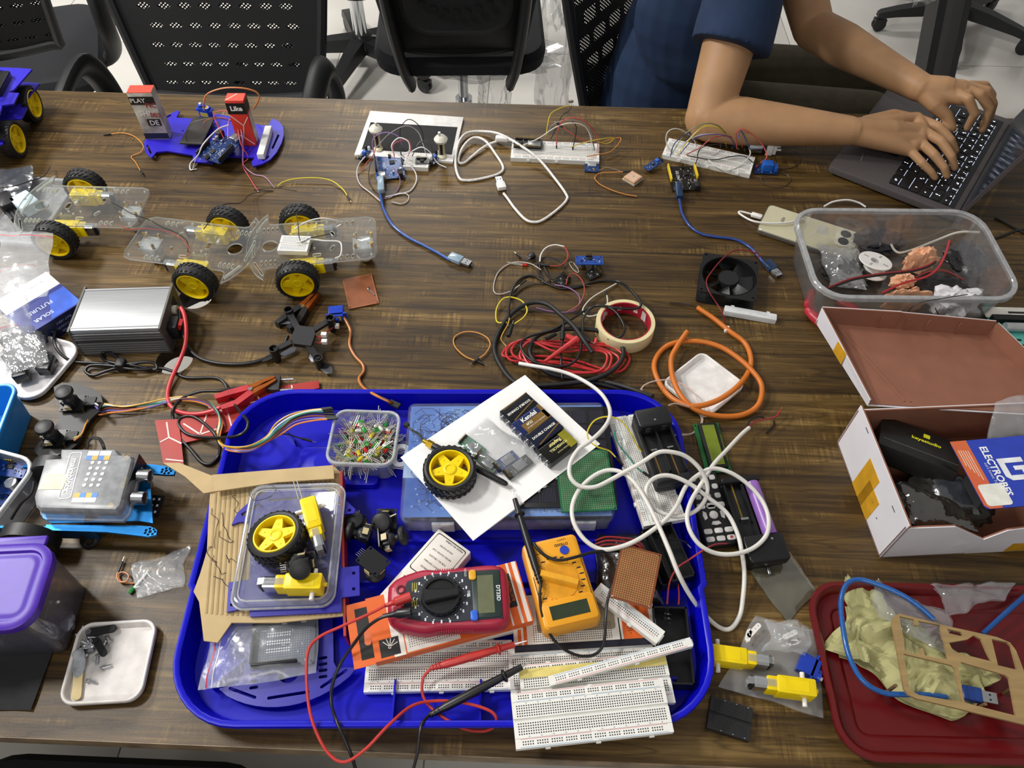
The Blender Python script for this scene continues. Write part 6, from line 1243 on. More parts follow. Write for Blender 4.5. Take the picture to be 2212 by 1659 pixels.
t = cord('thick orange cable coiled over a white lid', G_([(290, 720, 0), (380, 780, 0), (480, 860, 0), (570, 930, 0), (605, 1020, 2), (590, 1100, 4), (520, 1190, 14), (400, 1270, 14), (270, 1300, 14), (150, 1260, 8), (70, 1170, 0), (35, 1060, 0), (80, 970, 0), (170, 925, 2), (300, 920, 4), (420, 950, 6), (520, 1010, 8), (610, 1090, 9), (668, 1180, 8), (650, 1290, 4), (560, 1350, 2), (430, 1360, 4), (300, 1330, 10), (210, 1260, 15), (150, 1150, 14), (135, 1030, 10), (170, 950, 9), (230, 862, 12)]), '#cc7022', 4.0, 'orange_cable', rough=.4)
tube_ob('copper_core', px(G_([(290, 720, 0), (260, 705, 1), (190, 695, 0), (125, 690, 0)]), 3), 1.2, mat('#3a2a20', .5), t, 6)
X, L, W = R4((1431, 822), (1532, 893), (1607, 838), (1516, 760), 11); tub('white_tray', 'white plastic lid under the orange cable', base(X, 0), 84, 90, 11, 12, mat('#e9e7e4', .4), 'tray', 2, 1.6, 3)
W_('pale pink wire with a knot crossing the white lid', [(1388, 842, 20), (1382, 846, 20), (1392, 832, 20), (1415, 823, 18), (1450, 821, 16), (1478, 832, 15), (1500, 850, 15), (1512, 880, 14), (1518, 905, 2), (1512, 925, 1), (1492, 938, 2), (1462, 940, 30), (1448, 938, 40)], '#d8b9ae', 1.0)
W_('second pale wire looping below the white lid', [(1445, 875, 40), (1460, 872, 30), (1490, 880, 16), (1512, 896, 4), (1514, 915, 1), (1495, 936, 2), (1460, 938, 30)], '#cfc3b8', 1.0)
# ================================================================== right side
t = usb_cable('white phone charging cable looping round the phone', [(1642, 466, 4), (1620, 462, 4), (1598, 457, 4), (1600, 466, 4), (1625, 478, 10), (1660, 482, 14), (1700, 480, 12), (1730, 476, 6)], '#e6e4e0', 1.7, (1640, 466), (1641, 468), '#ece9e4', name='charging_cable') if False else cord('white phone charging cable looping round the phone', [(1645, 466, 3), (1625, 463, 4), (1600, 457, 4), (1598, 462, 4), (1625, 477, 11), (1660, 482, 13), (1700, 481, 13), (1735, 474, 12)], '#e6e4e0', 1.8, 'charging_cable')
X, L = A2((1624, 463), (1645, 469), 5); MB().at(base(X, 2)).rbox(0, 0, 0, L+2, 9, 6, 2.5, 1).build('plug', WHITE, t)
cord('white cable arching behind the clear tub', [(1780, 446, 2), (1800, 436, 6), (1830, 432, 8), (1855, 438, 5), (1870, 447, 2)], '#e6e4e0', 1.8, 'charging_cable')
cord('dark cable at the right edge behind the clear tub', [(2150, 470, 0), (2180, 486, 0), (2215, 505, 0)], '#151515', 2, 'power_cable'); cord('second dark cable at the right edge', [(2150, 515, 0), (2190, 500, 0), (2216, 495, 0)], '#151515', 2, 'power_cable')
X, L, W = R4((1760, 640), (2200, 650), (2135, 450), (1712, 450), 84); XT = base(X, 0)
tub('clear_tub', 'large clear plastic tub full of scraps on the right', XT, L, W, 84, 46, clear(haze=.08, gloss=.2, edge=.3, hazecol='#c8cad0'), 'tub', 1.6, 6, 20, clear(haze=.45, gloss=.35, hazecol='#d0d2d4'), 8)
o = P(1890, 566, 34); t = thing('wire_spool', 'empty white wire spool in the large clear tub', 'spool', Matrix.Translation((o.x, o.y, TZ+12))@T(rx=-10, ry=6))
for z in (0, 20): MB().at(0, 0, z).lathe([(8, 0), (26, 0), (26.6, 1), (26, 2.4), (8, 2.4)], 32, closed=True).build('flange', WHITE, t)
MB().lathe([(11, 2), (14, 2), (14, 20), (11, 20)], 24, closed=True).build('barrel', WHITE, t)
for k in range(4): MB().at(T(0, 0, 22.4, 45+90*k)).box(17, 0, 0, 8, 3, .4).build('slot_mark', mat('#b5b3ae', .5), t)
PEACH = mat('#efb48e', .65, var=.1, bump=.3, bscale=120); RND = (1, 1, .7)
for lb, q, r, sc, m, sd in (('crumpled peach paper standing up behind the wires in the clear tub', (1985, 570), 26, (.9, .5, 1.3), PEACH, 3), ('small crumpled peach paper beside the spool in the clear tub', (1950, 610), 17, (1, .8, .8), PEACH, 5), ('folded peach paper against the near wall of the clear tub', (1955, 650), 24, (1.3, .3, 1.1), PEACH, 8), ('crumpled white paper ball in the near right of the clear tub', (2062, 655), 29, (1.15, .8, .9), mat('#dfdde0', .7, bump=.3), 9)):
    o = P(*q, 22); crumple('paper_scrap', lb, o, r, m, sd, 'paper', sc, .55, 40, 1.1/r/16*2)
for lb, q, r, sc, cl, sd in (('dark antistatic bag at the back left of the clear tub', (1900, 520), 34, (1.2, .8, .35), '#23242a', 13), ('brown and dark packet on the back right of the clear tub floor', (2090, 560), 36, (.9, 1.1, .4), '#2b2a2c', 14), ('dark grey pouch under the spool in the clear tub', (1830, 585), 34, (1.2, .9, .3), '#2a2a26', 15), ('black packet on the clear tub floor near the middle', (2010, 620), 40, (1.4, .7, .3), '#1c1b1c', 16)): crumple('packet', lb, P(*q, 13), r, mat(cl, .25, var=.3, scale=40), sd, 'packet', sc, .35, 28, .06)
bag('plastic_bag', 'clear crinkled bag standing at the left inside the large clear tub', [(1790, 620), (1870, 625), (1850, 540), (1768, 530)], 22, 14, clear(haze=.08, gloss=.5, bump=.8, bscale=50, rough=.06), seed=18, crumple=9, freq=.04)
for lb, pts, cl, r in (('red and black twin wire crossing the clear tub', [(1788, 622, 50), (1840, 602, 52), (1900, 592, 52), (1960, 585, 54), (2000, 575, 60), (2022, 563, 66)], '#8e2a2c', 1.8), ('black strand of the twin wire in the clear tub', [(1792, 624, 50), (1842, 605, 52), (1900, 595, 52), (1962, 588, 54), (2002, 578, 60), (2022, 566, 66)], '#151515', 1.5), ('red wire curving up at the right of the clear tub', [(1905, 633, 40), (1950, 612, 44), (2000, 598, 50), (2025, 580, 58), (2042, 550, 70), (2051, 520, 80)], '#b32e34', 1.9), ('thin red wire arch in the clear tub', [(1975, 600, 40), (2010, 586, 46), (2045, 586, 46), (2082, 604, 36)], '#a03038', 1.1), ('white cable lying across the back of the clear tub', [(1925, 528, 20), (1932, 540, 18), (1945, 546, 18), (1975, 538, 22), (2020, 520, 34), (2070, 502, 54), (2116, 502, 60)], '#c9c4b8', 2.0), ('dark thin wire loop hanging over the tub rim', [(2090, 636, 86), (2040, 644, 86), (1985, 655, 80), (1962, 675, 60), (1975, 698, 40), (2010, 702, 30), (2030, 690, 30), (2020, 665, 50)], '#3a3436', .8)): W_(lb, pts, cl, r, name='wire_offcut')
for lb, q, rz in (('red plastic grip near the bottom left of the clear tub', (1738, 690), 120), ('second red plastic grip at the left of the clear tub', (1730, 650), 70), ('third red plastic grip under the tub rim', (1812, 668), 140)):
    t = thing('red_grip', lb, 'grip', Matrix.Translation(P(*q, 8)+Vector((16, 6, 0)))@T(rz=rz)); MB().at(T(0, 0, 0, 0, 0, 90)).lathe([(2, -22), (7, -18), (8, 0), (6, 16), (2, 20)], 14).build('grip', mat('#c03040', .35), t)
# teal blister pack and dark coil at the right edge
X, L = EDGE((2160, 738), (2230, 740), 12); t = thing('blister_pack', 'teal backed blister pack of batteries at the right edge', 'blister pack', base(X, 0)); MB().box(45, 36, 8, 90, 76, 2).build('card', mat('#5bb5a8', .5), t); MB().box(45, 62, 10, 96, 22, 1).build('white_flap', mat('#ddd9d0', .5), t); MB().box(50, 62, 11, 30, 4, .3).build('hang_slot', DBLK, t)
MB().at(T(14, 26, 17, 0, 0, 90)).cyl(0, 0, 0, 7, 60, 16).build('battery', mat('#c8cacb', .3, .4), t); MB().box(44, 44, 8, 86, 10, 12).build('black_band', DBLK, t); MB().box(45, 36, 0, 60, 50, 8).build('backing', mat('#cfc9be', .6), t)
for i in range(4): MB().box(16+i*15, 6, 10, 9, 4, .3).build('punch_hole', DBLK, t)
pp = []
for i in range(26): a = i*.9; pp.append(Vector((34*math.cos(a)*(.8+.2*math.sin(i)), 22*math.sin(a), 4+i*.7)))
o = P(2215, 800, 6); tag(tube_ob('black_cable_coil', [q+o for q in pp], 2.2, mat('#1a1a1c', .4), None, 8), 'coil of black cable at the right edge beside the box lid', 'cable')
# ---- open white carton: base
KR = mat('#8f5d48', .8, var=.08, scale=30, bump=.2); WC = mat('#e6e4ea', .6, var=.04, scale=20); n_, f_ = P(1900, 1205, 0), P(1808, 955, 0); d = f_-n_; ang = math.degrees(math.atan2(d.y, d.x))-90; D_ = d.length; Wb = 250; H = 88
X = Matrix.Translation((n_.x, n_.y, TZ))@T(rz=ang); t = thing('open_carton', 'white cardboard box with open lid, patched with yellow tape', 'cardboard box', X)
def panel(pts, th, nm, mi, parent=t, inv=False):   # quad wall with a white outside and a brown inside
    a = [Vector(p) for p in pts]; n = (a[1]-a[0]).cross(a[3]-a[0]).normalized()*th
    return MB().loft([[tuple(p) for p in a], [tuple(p+n) for p in a]]).build(nm, mi, parent, angle=0)
def wall(pts, nm, th=3.2):
    w = panel(pts, th*.4, nm, WC); a = [Vector(p) for p in pts]; n = (a[1]-a[0]).cross(a[3]-a[0]).normalized(); panel([p+n*th*.4 for p in a], th*.6, nm+'_lining', KR, w); return w
wall([(0, D_, 0), (0, 0, 0), (0, 0, H), (0, D_, H)][::-1], 'side_wall'); wall([(0, 0, 0), (0, 0, H*.92), (60, 0, H*.9), (60, 0, 0)], 'front_wall'); wall([(60, 0, 0), (60, 0, H*.9), (110, -3, H*.52), (110, 0, 0)], 'front_wall'); wall([(110, 0, 0), (110, -3, H*.52), (130, -2, H*.75), (130, 0, 0)], 'front_wall'); wall([(130, 0, 0), (130, -2, H*.75), (Wb, 0, H*.95), (Wb, 0, 0)], 'front_wall')
wall([(Wb, D_, 0), (Wb, D_, H*.9), (0, D_, H*.9), (0, D_, 0)], 'back_wall'); wall([(Wb, 0, 0), (Wb, 0, H), (Wb, D_, H), (Wb, D_, 0)], 'side_wall'); MB().box(Wb/2, D_/2, .2, Wb, D_, 2).build('bottom', KR, t)
TP = mat('#d9a226', .3, var=.12, scale=60)
for y0, y1, z0, z1 in ((D_*.42, D_*.62, 0, H*.72), (D_*.30, D_*.5, 0, H*.5)): MB().box(-.3, (y0+y1)/2, z0+1, .5, y1-y0, z1-z0).build('yellow_tape', TP, t)
MB().box(185, -.5, 2, 52, .5, 30).build('yellow_tape', TP, t)
for y, z in ((D_*.80, H*.92), (D_*.18, H*.8)): MB().box(-.4, y, z, .3, 9, 1).build('pen_mark', INK, t)
# lid, lying open behind the box with its inside up; the soft card has gone out of square
cs_ = [Vector((455, 606, 0)), Vector((722, 598, 0)), Vector((655, 736, 0)), Vector((416, 751, 0))]; o = cs_[0].copy(); q0, q1, q2, q3 = (c-o for c in cs_)
t2 = thing('carton_lid', 'open brown-lined lid of the white box folded back over the table', 'box lid', Matrix.Translation((o.x, o.y, TZ+74))); up = Vector((0, 0, 1))
MB().plate([q0[:2], q1[:2], q2[:2], q3[:2]], [], 0, 1.2).build('outer_face', WC, t2); MB().plate(inset(ccw([q0[:2], q1[:2], q2[:2], q3[:2]]), 2), [], 1.2, 3).build('lining', KR, t2)
def wall2(a, b, za, zb, nm, lean=0):
    n = Vector((-(b-a).y, (b-a).x, 0)).normalized(); pts = [a, a+up*za-n*lean, b+up*zb-n*lean, b]
    w = panel(pts, 1.2, nm, WC, t2); m_ = (pts[1]-pts[0]).cross(pts[3]-pts[0]).normalized(); s_ = 1 if m_.dot(n) > 0 else -1
    if s_ > 0: panel([p+m_*1.2 for p in pts], 1.8, nm+'_lining', KR, w)
    else: panel([p-m_*1.9 for p in pts], 1.8, nm+'_lining', KR, w)
mid = q2.lerp(q3, .55); wall2(q3, q0, 31, 14, 'side_flap', 2); wall2(mid, q3, 34, 31, 'far_flap', 3); wall2(q2, mid, 28, 31, 'far_flap', 5); wall2(q1, q2, 24, 28, 'side_flap', 3)
for k in (.14, .17): a_, b_ = q0.lerp(q1, k+.06), q3.lerp(q2, k-.04); MB().bar(a_.lerp(b_, .06)+up*3.2, a_.lerp(b_, .94)+up*3.2, 4, 1).build('crease', KR, t2)
for k in (.35, .5, .62, .8): a_ = q3.lerp(q2, k); MB().bar(a_+up*4+Vector((0, -3, 0)), a_+up*26+Vector((0, -3, 0)), 1.6, 1).build('crease', KR, t2)
a_ = q3.lerp(q0, .45); MB().at(T(a_.x-2, a_.y, 0, 14)).box(0, 0, 2, .6, 24, 21).build('yellow_tape', TP, t2)
# inside the carton
X = Matrix.Translation(P(1988, 962, 68))@T(rz=-25); t = thing('black_carton', 'black carton with yellow keyestudio print inside the white box', 'carton', base(X, 34)@T(rx=-14)); MB().rbox(0, 0, 0, 98, 62, 30, 1, .4).build('carton', mat('#131312', .4), t); text('keyestudio', 8.5, t, T(8, 8, 30.2), mat('#e2dc1e', .5, var=0), bold=.2)
for k in range(9): MB().cyl(8+(k % 3-1)*2.6, 17+(k//3)*2.4, 30, 1.6, .25, 8).build('berry_mark', mat('#e2dc1e', .5), t)
o = t; MB().box(2, -16, 30, 92, .6, .4).build('flap_line', mat('#6a6960', .5), t); MB().rbox(4, 22, -34+2, 60, 14, 30, 1).build('lower_flap', mat('#131312', .5), t)
a, b = P(2130, 1100, 96), P(2056, 948, 96); d = b-a; X = Matrix.Translation(a)@T(rz=math.degrees(math.atan2(d.y, d.x))-90, rx=-4, ry=-4)   # y runs up the left edge
L = d.length; t = thing('instruction_card', 'blue and orange printed ELECTROBES card lying on the open box', 'card', X); MB().plate(rrect(104, L, 5, 4, 52, L/2), [], -1.2, 0).build('card', mat('#2b42b4', .35, var=.08), t); MB().plate([(0, 5), (5, 0), (20, 0), (20, L), (0, L)], [], 0, .25).build('orange_band', mat('#d07a3e', .35, var=.25, scale=12, col2='#cf4f3c'), t)
text('ELECTROBES', 12.5, t, T(35, L*.52, .4, -90), mat('#eef0f4', .5, var=0), bold=.35); text("Let's Invent Together", 5, t, T(28, L*.42, .4, -90), mat('#d5daee', .5, var=0))
MB().at(58, L*.52, .3).plate([(-15, 16), (15, 16), (15, 9), (-8, 9), (-8, -9), (8, -9), (8, -2), (0, -2), (0, 4), (15, 4), (15, -16), (-9, -16), (-15, -10)], [], 0, .3).build('logo', mat('#eef0f4', .5), t)
MB().plate(rrect(30, 30, 4, 4, 19, 18), [], .3, .6).build('white_square', mat('#ecebe2', .45), t)
for i in range(5): MB().box(4.5+i*2.7, L*(.74-.03*i), .3, .8, L*(.24+.05*i), .2).build('print_line', mat('#f3d8c8', .5), t)
for k in range(2): MB().at(T(26+k*50, 40, -34)).box(0, 0, 0, 30, 40, 33).build('spacer_foam', mat('#2a2a2c', .7), t)
DB = clear(tint='#6c6860', haze=.35, gloss=.5, bump=.8, bscale=50, hazecol='#4a463c', rough=.1)
bag('antistatic_bag', 'grey antistatic bag in the near left of the white box', [(1960, 1130), (2110, 1150), (2060, 1080), (1940, 1040)], 46, 10, DB, seed=22, crumple=6); bag('antistatic_bag', 'clear bag of pin headers in the middle of the white box', [(2010, 1100), (2110, 1105), (2090, 1030), (2000, 1030)], 40, 14, FOIL, seed=25, crumple=6); bag('zip_bag', 'clear zip bag hanging over the right of the white box', [(2130, 950), (2240, 940), (2240, 850), (2150, 868)], 82, 8, ZIP, seed=28, crumple=6, seal=[('#b04050', .02)])
for i, q in enumerate(((2010, 1070), (2080, 1090), (1950, 1090))): crumple('packet', ('left', 'middle', 'far left')[i]+' dark packet at the bottom of the white box', P(*q, 30), 32, mat('#26241f', .4), 31+i, 'packet', (1.1, 1, .6), .3, 24)
# ---- loose bags and motors bottom right
bag('antistatic_bag', 'flat grey antistatic bag between the charger and the red tray', [(1698, 1348), (1765, 1278), (1694, 1182), (1622, 1234)], 0, 4, clear(tint='#a8a494', haze=.4, gloss=.4, bump=.3, bscale=30, hazecol='#8c8672'), seed=33, crumple=3)
bag('zip_bag', 'clear zip bag with servo horns under the yellow motor', [(1553, 1484), (1778, 1552), (1764, 1362), (1632, 1332)][::-1], 0, 6, ZIP, seed=36, crumple=4)
for i, (a, b) in enumerate((((1614, 1378), (1640, 1350)), ((1612, 1388), (1618, 1362)), ((1690, 1380), (1720, 1366)), ((1700, 1392), (1724, 1388)))):
    X, L = A2(a, b, 10); t = thing('servo_horn', ('longest', 'upright', 'upper right', 'lower right')[i]+' white servo horn in the bottom right zip bag', 'servo horn', base(X, 12)); MB().plate(slot(0, 0, L, 6), [circ(.8, 6, x, 0) for x in (-8, -3, 3, 8)], 0, 2).build('horn', WHITE, t)
servo('blue servo inside the bottom right zip bag', Matrix.Translation(P(1725, 1428, 12))@T(rz=60, rx=90), horn=False); bag('plastic_bag', 'small crumpled clear bag of horns between the two yellow motors', [(1648, 1405), (1738, 1420), (1748, 1352), (1664, 1338)], 16, 14, ZIP, seed=41, crumple=12, freq=.06)
X, L = A2((1533, 1414), (1648, 1430), 12); motor('yellow gear motor wedged against the blue tray', base(X, 1)@T(3, 0)); X, L = A2((1762, 1492), (1628, 1474), 22); motor('yellow gear motor lying on the bottom right zip bag', base(X, 9)@T(3, 0))
X, L, W = R4((1527, 1572), (1616, 1600), (1625, 1530), (1540, 1503), 9); breadboard('black mini breadboard near the bottom right of the table', base(X, 1), 46, 35, rails=False, col='#1b1b1d', hole='#060606', nubs=False); 
# ---- red tray and its load
RT = mat('#620a0f', .28, var=.06, scale=8); l_, t_y, b_y = P(1745, 1300, 16).x, P(1900, 1256, 16).y, P(1900, 1643, 16).y; Wt, Dt = 330, t_y-b_y
t = thing('red_tray', 'dark red plastic tray in the bottom right corner', 'tray', T(l_+Wt/2, (t_y+b_y)/2, TZ, 1)); ot = rrect(Wt, Dt, 42, 8)
MB().stack(ot, [(6, 0), (1, 14), (0, 16), (1, 18), (6, 19), (9, 17), (13, 9), (17, 8), (26, 7), (30, 5), (30.5, 4)]).build('tray', RT, t)
OLV = mat('#b4b07c', .8, var=.1, scale=15, bump=.25, bscale=150); bag('crumpled_kraft_paper', 'crumpled olive wrapping paper in the red tray', [(1778, 1402), (2060, 1562), (2150, 1450), (1838, 1262)], 6, 6, OLV, 'paper', 51, 24, 46, 30, freq=.028, angle=18)
K_ = lambda pts: Z(3.867, 1740, 1230, pts)
t = usb_cable('blue USB cable looped over the olive paper in the red tray', K_([(1070, 415, 30), (950, 310, 32), (800, 210, 32), (600, 125, 28), (440, 85, 24), (340, 130, 24), (295, 280, 28), (320, 530, 32), (370, 740, 32), (480, 930, 30), (650, 1030, 26), (850, 1045, 24), (1050, 1050, 22), (1180, 1070, 20)]), '#1a5aa4', 3.0, (2134, 1523), (2060, 1508), '#1c3f88'); t.location.z += 0
for c in t.children: c.location.z += .018
cord('second blue cable at the right of the red tray', K_([(1480, 540, 18), (1600, 430, 20), (1700, 340, 22), (1780, 270, 22), (1860, 200, 22)]), '#174d90', 3.0, 'blue_cable')
bag('plastic_bag', 'clear plastic bag under the wooden frame in the red tray', [(1890, 1340), (2050, 1420), (2048, 1330), (1890, 1255)], 24, 5, clear(haze=.10, gloss=.4, bump=.6, bscale=40), seed=55, crumple=9, freq=.045); bag('plastic_bag', 'second clear plastic bag at the far edge of the red tray', [(2050, 1330), (2170, 1290), (2190, 1262), (2005, 1262)], 18, 6, clear(haze=.10, gloss=.4, bump=.6, bscale=40), seed=58, crumple=10, freq=.05)
o = P(2060, 1440, 40); t = thing('laser_cut_frame', 'laser-cut plywood frame with shaped openings on the olive paper', 'wooden frame', Matrix.Translation((o.x, o.y, TZ))@T(0, 0, 0))
fo = pxpoly([(1927, 1345), (1930, 1333), (1942, 1325), (2045, 1352), (2154, 1376), (2182, 1388), (2195, 1405), (2220, 1470), (2255, 1575), (1980, 1509), (1962, 1500), (1953, 1488)], 40, o); hs_ = [((1943, 1331), (1974, 1338), (1976, 1350), (1982, 1352), (1984, 1341), (2031, 1350), (2036, 1378), (2040, 1384), (2048, 1425), (1998, 1416), (1994, 1400), (1988, 1400), (1990, 1414), (1955, 1408), (1952, 1378), (1947, 1355)), ((1952, 1412), (2056, 1437), (2062, 1443), (2079, 1517), (1985, 1501), (1966, 1490)), ((2076, 1430), (2172, 1458), (2180, 1464), (2195, 1546), (2084, 1518), (2070, 1445)), ((2142, 1380), (2176, 1387), (2184, 1394), (2198, 1447), (2156, 1437)), ((2050, 1388), (2090, 1381), (2104, 1372), (2120, 1380), (2132, 1408), (2143, 1429), (2060, 1408)), ((2046, 1358), (2076, 1365), (2080, 1370), (2076, 1374), (2050, 1368))]
MB().plate(fo, [[((q:=P(*p, 40)).x-o.x, q.y-o.y) for p in h] for h in hs_], 36.5, 40).build('frame', [mat('#a08558', .7, var=.12, scale=20, stretch=(1, 8, 1)), mat('#1c1612', .8)][0], t)
for p in ((1936, 1480), (2200, 1480), (2130, 1520)): w = P(*p, 38)-o; MB().cyl(w.x, w.y, 6, 2, 31, 8).build('spacer_peg', mat('#6b5434', .7), t)
# ================================================================== the blue tray and what lies in it
BT = mat('#0606ba', .34, var=.05, scale=10, spec=.35); XB_ = T(0, 0, TZ, 2.35); TL, TR, TB, TT = -371, 239, 199, 642
t = thing('blue_tray', 'large royal blue plastic tray full of parts in the front middle', 'tray', XB_); cx, cy = (TL+TR)/2, (TB+TT)/2
ot = rrect(TR-TL, TT-TB, 82, 9, cx, cy); ot = [(x+(4.5 if x < cx else -4.5) if y < 352 and abs(x-cx) > 150 else x, y) for x, y in ot]; ny = []
for i, q in enumerate(ot):
    ny.append(q); r = ot[(i+1) % len(ot)]
    if abs(q[1]-r[1]) > 120 and abs(q[0]-cx) > 150:
        ys = (356, 350) if q[1] > r[1] else (350, 356); s = 1 if q[0] > cx else -1
        for y in ys: ny.append((cx+s*((TR-TL)/2-(4.5 if y < 352 else 0)), y))
MB().stack(ny, [(9, 0), (3, 30), (0, 31), (0, 35), (1, 36.5), (5, 36.5), (7, 35), (14, 4), (16, 3.5)]).build('shell', BT, t)
[MB().box(x, TB+32, 3.4, 2, 44, 16).build('rib_wall', BT, t) for x in (TL+250, TL+345, TL+450, TR-70)]
for x, y, a in ((TL+70, TT-58, -45), (TR-70, TT-58, 45), (TL+62, TB+62, 45), (TR-62, TB+62, -45)): MB().at(T(x, y, 3.4, a)).box(0, 0, 0, 44, 2, 14).build('corner_gusset', BT, t)
MB().rbox(TL+150, TT-110, 3.4, 110, 60, 10, 8, 2).build('raised_step', BT, t); MB().box(cx+110, TB+56, 3.4, 300, 3, 11).build('inner_wall', BT, t); MB().box(cx, cy+4, 3.4, TR-TL-60, 3, 7).build('floor_rib', BT, t); MB().box(cx, cy-50, 3.4, TR-TL-60, 3, 7).build('floor_rib', BT, t)
MB().cyl(TL+130, TT-105, 13.4, 14, .8, 24).build('mould_mark', BT, t)
# ---- corrugated card sheet
CARD = mat('#bda57a', .85, var=.08, scale=30, bump=.15); sh = [(460, 1030), (722, 1008), (735, 1020), (742, 1100), (745, 1330), (600, 1345), (500, 1345), (470, 1388), (440, 1384), (436, 1350), (430, 1300), (418, 1278), (432, 1240), (447, 1190), (450, 1120), (454, 1060)]
o = P(560, 1200, 38); t = thing('cardboard_sheet', 'torn corrugated cardboard sheet with scribbled pen notes in the blue tray', 'cardboard', Matrix.Translation((o.x, o.y, TZ)))
MB().plate(pxpoly(sh, 40, o), [], 37.4, 40).build('sheet', CARD, t); fl_ = MB()
for i in range(26):
    a, b = P(468+i*10.2, 1052-i*.8, 40)-o, P(446+i*11.2, 1330+min(0, (i-5))*1, 40)-o; fl_.bar((a.x, a.y, 40.1), (b.x, b.y, 40.1), 2.2, .9)
fl_.build('flutes', mat('#a58d63', .85), t, kind='stuff'); MB().plate(pxpoly([(458, 1026), (720, 1005), (722, 1034), (600, 1042), (462, 1062)], 50, o), [], 48, 50.5).build('turned_edge', CARD, t)
MB().plate(pxpoly([(352, 1000), (388, 1000), (458, 1028), (462, 1062), (440, 1066), (400, 1030), (368, 1010)], 42, o), [], 40, 42.5).build('flap', CARD, t)
a, b = P(736, 1022, 40)-o, P(745, 1380, 30)-o; MB().loft([[(a.x, a.y, 20), (a.x+3, a.y, 20), (a.x+3, a.y, 46), (a.x, a.y, 46)], [(b.x, b.y, 8), (b.x+3, b.y, 8), (b.x+3, b.y, 40), (b.x, b.y, 40)]]).build('red_edge', mat('#a8231c', .4, var=.2, scale=20), t)
rnd = random.Random(8); W0 = lambda x, y: (lambda q: Vector((q.x, q.y, 41.1)))(P(x, y, 40)-o)
for i, (x, y, n, dx, dy) in enumerate(((462, 1092, 9, 1, 12), (480, 1105, 7, 3, 10), (505, 1070, 5, 2, 9), (470, 1150, 7, 6, 4), (462, 1200, 8, 3, 6), (490, 1205, 5, 4, 3), (466, 1246, 7, 5, 3), (450, 1180, 6, 2, 8))):
    tube_ob('pen_scribble', [W0(x+dx*k+rnd.uniform(-7, 7), y+dy*k+rnd.uniform(-7, 7)) for k in range(n)], .32, mat('#3a3430', .6), t, 4, 3)
# ---- purple-blue chassis plates
pl = mat('#201a9c', .35, var=.05)
o = P(635, 1190, 44); t = thing('robot_chassis', 'blue robot chassis plate under the clear lid on the cardboard', 'robot chassis', Matrix.Translation((o.x, o.y, TZ)))
MB().plate(pxpoly([(500, 1134), (512, 1108), (545, 1078), (590, 1056), (640, 1047), (700, 1056), (742, 1076), (768, 1100), (766, 1108), (736, 1112), (738, 1226), (776, 1222), (777, 1286), (738, 1291), (738, 1322), (540, 1332), (538, 1312), (490, 1322), (494, 1258), (540, 1252), (542, 1126), (515, 1128)], 44, o), [[((q:=P(*p, 44)).x-o.x, q.y-o.y) for p in h] for h in (((520, 1110), (560, 1086), (564, 1090), (524, 1116)), ((580, 1078), (680, 1070), (682, 1075), (582, 1083)), ((700, 1074), (740, 1088), (738, 1093), (698, 1079)))]+[circ(2.2, 8, (q:=P(*p, 44)).x-o.x, q.y-o.y) for p in ((764, 1238), (764, 1272), (503, 1274), (501, 1306), (755, 1102))], 41.2, 44).build('plate', pl, t)
t = thing('robot_chassis', 'blue robot chassis plate lying on the tray floor under the zip bag', 'robot chassis', base(A2((625, 1340), (622, 1524), 14, 1)[0], 10)@T(-103, 0)); MB().plate(chassis_outline(), chassis_holes(), 0, 3).build('plate', pl, t)
for x, y in ((70, 30), (70, -30), (-70, 0)): MB().cyl(x, y, -6.4, 3, 6.4, 8).build('standoff', BRASS, t)
# ---- clear lid and parts on it
X, L, W = R4((506, 1312), (725, 1302), (738, 1042), (530, 1047), 54); XL = base(X, 45)
t = thing('clear_lid', 'clear plastic container top lying on the cardboard under a wheel', 'container cover', XL); t.name = 'plastic_cover'
MB().stack(rrect(L, W, 16, 6), [(0, 0), (0, 8), (2, 9), (6, 9), (8, 6), (10, 5)], cap0=False).build('cover', clear(haze=.16, gloss=.3, edge=.4), t); MB().stack(rrect(L+3, W+3, 17, 6), [(0, 0), (0, 3), (2, 3), (2, 0)], 0, False, False, True).build('rim', clear(haze=.5, gloss=.4), t); MB().stack(rrect(L-12, W-12, 12, 6), [(0, 6), (0, 7.6), (2, 7.6), (2, 6)], 0, False, False, True).build('inner_ridge', clear(haze=.45, gloss=.4), t)
wheel('yellow wheel with black tyre lying on the clear plastic cover', Matrix.Translation(P(600, 1164, 68))@T(rz=20, rx=-9, ry=-5)); X = Matrix.Translation(P(972, 1020, 66)); wheel('yellow wheel with black tyre lying on the white paper', X@T(rz=55, rx=3))
X, L = A2((664, 1072), (694, 1196), 64, .5); motor('yellow gear motor pointing at the viewer beside the wheel on the clear cover', base(X, 52)@T(2, 0)); X, L = A2((702, 1262), (572, 1262), 64, .5); motor('yellow gear motor in front of the wheel on the clear cover', base(X, 52)@T(3, 0))
joystick('black thumb joystick board between wheel and motor on the clear cover', Matrix.Translation(P(652, 1218, 64))@T(rz=12, rx=38))
W_('thin diode lead standing on the clear cover', [(533, 1052, 56), (545, 1078, 60), (560, 1080, 62), (585, 1072, 60), (596, 1054, 62), (576, 1046, 60)], '#3a3833', .5, name='diode_lead'); 
for i, x in enumerate((633, 641)): W_(('left', 'right')[i]+' bare pin lead above the motor on the clear cover', [(x, 1037, 70), (x+12, 1078, 62)], '#c9c4b4', .6, name='pin_lead')
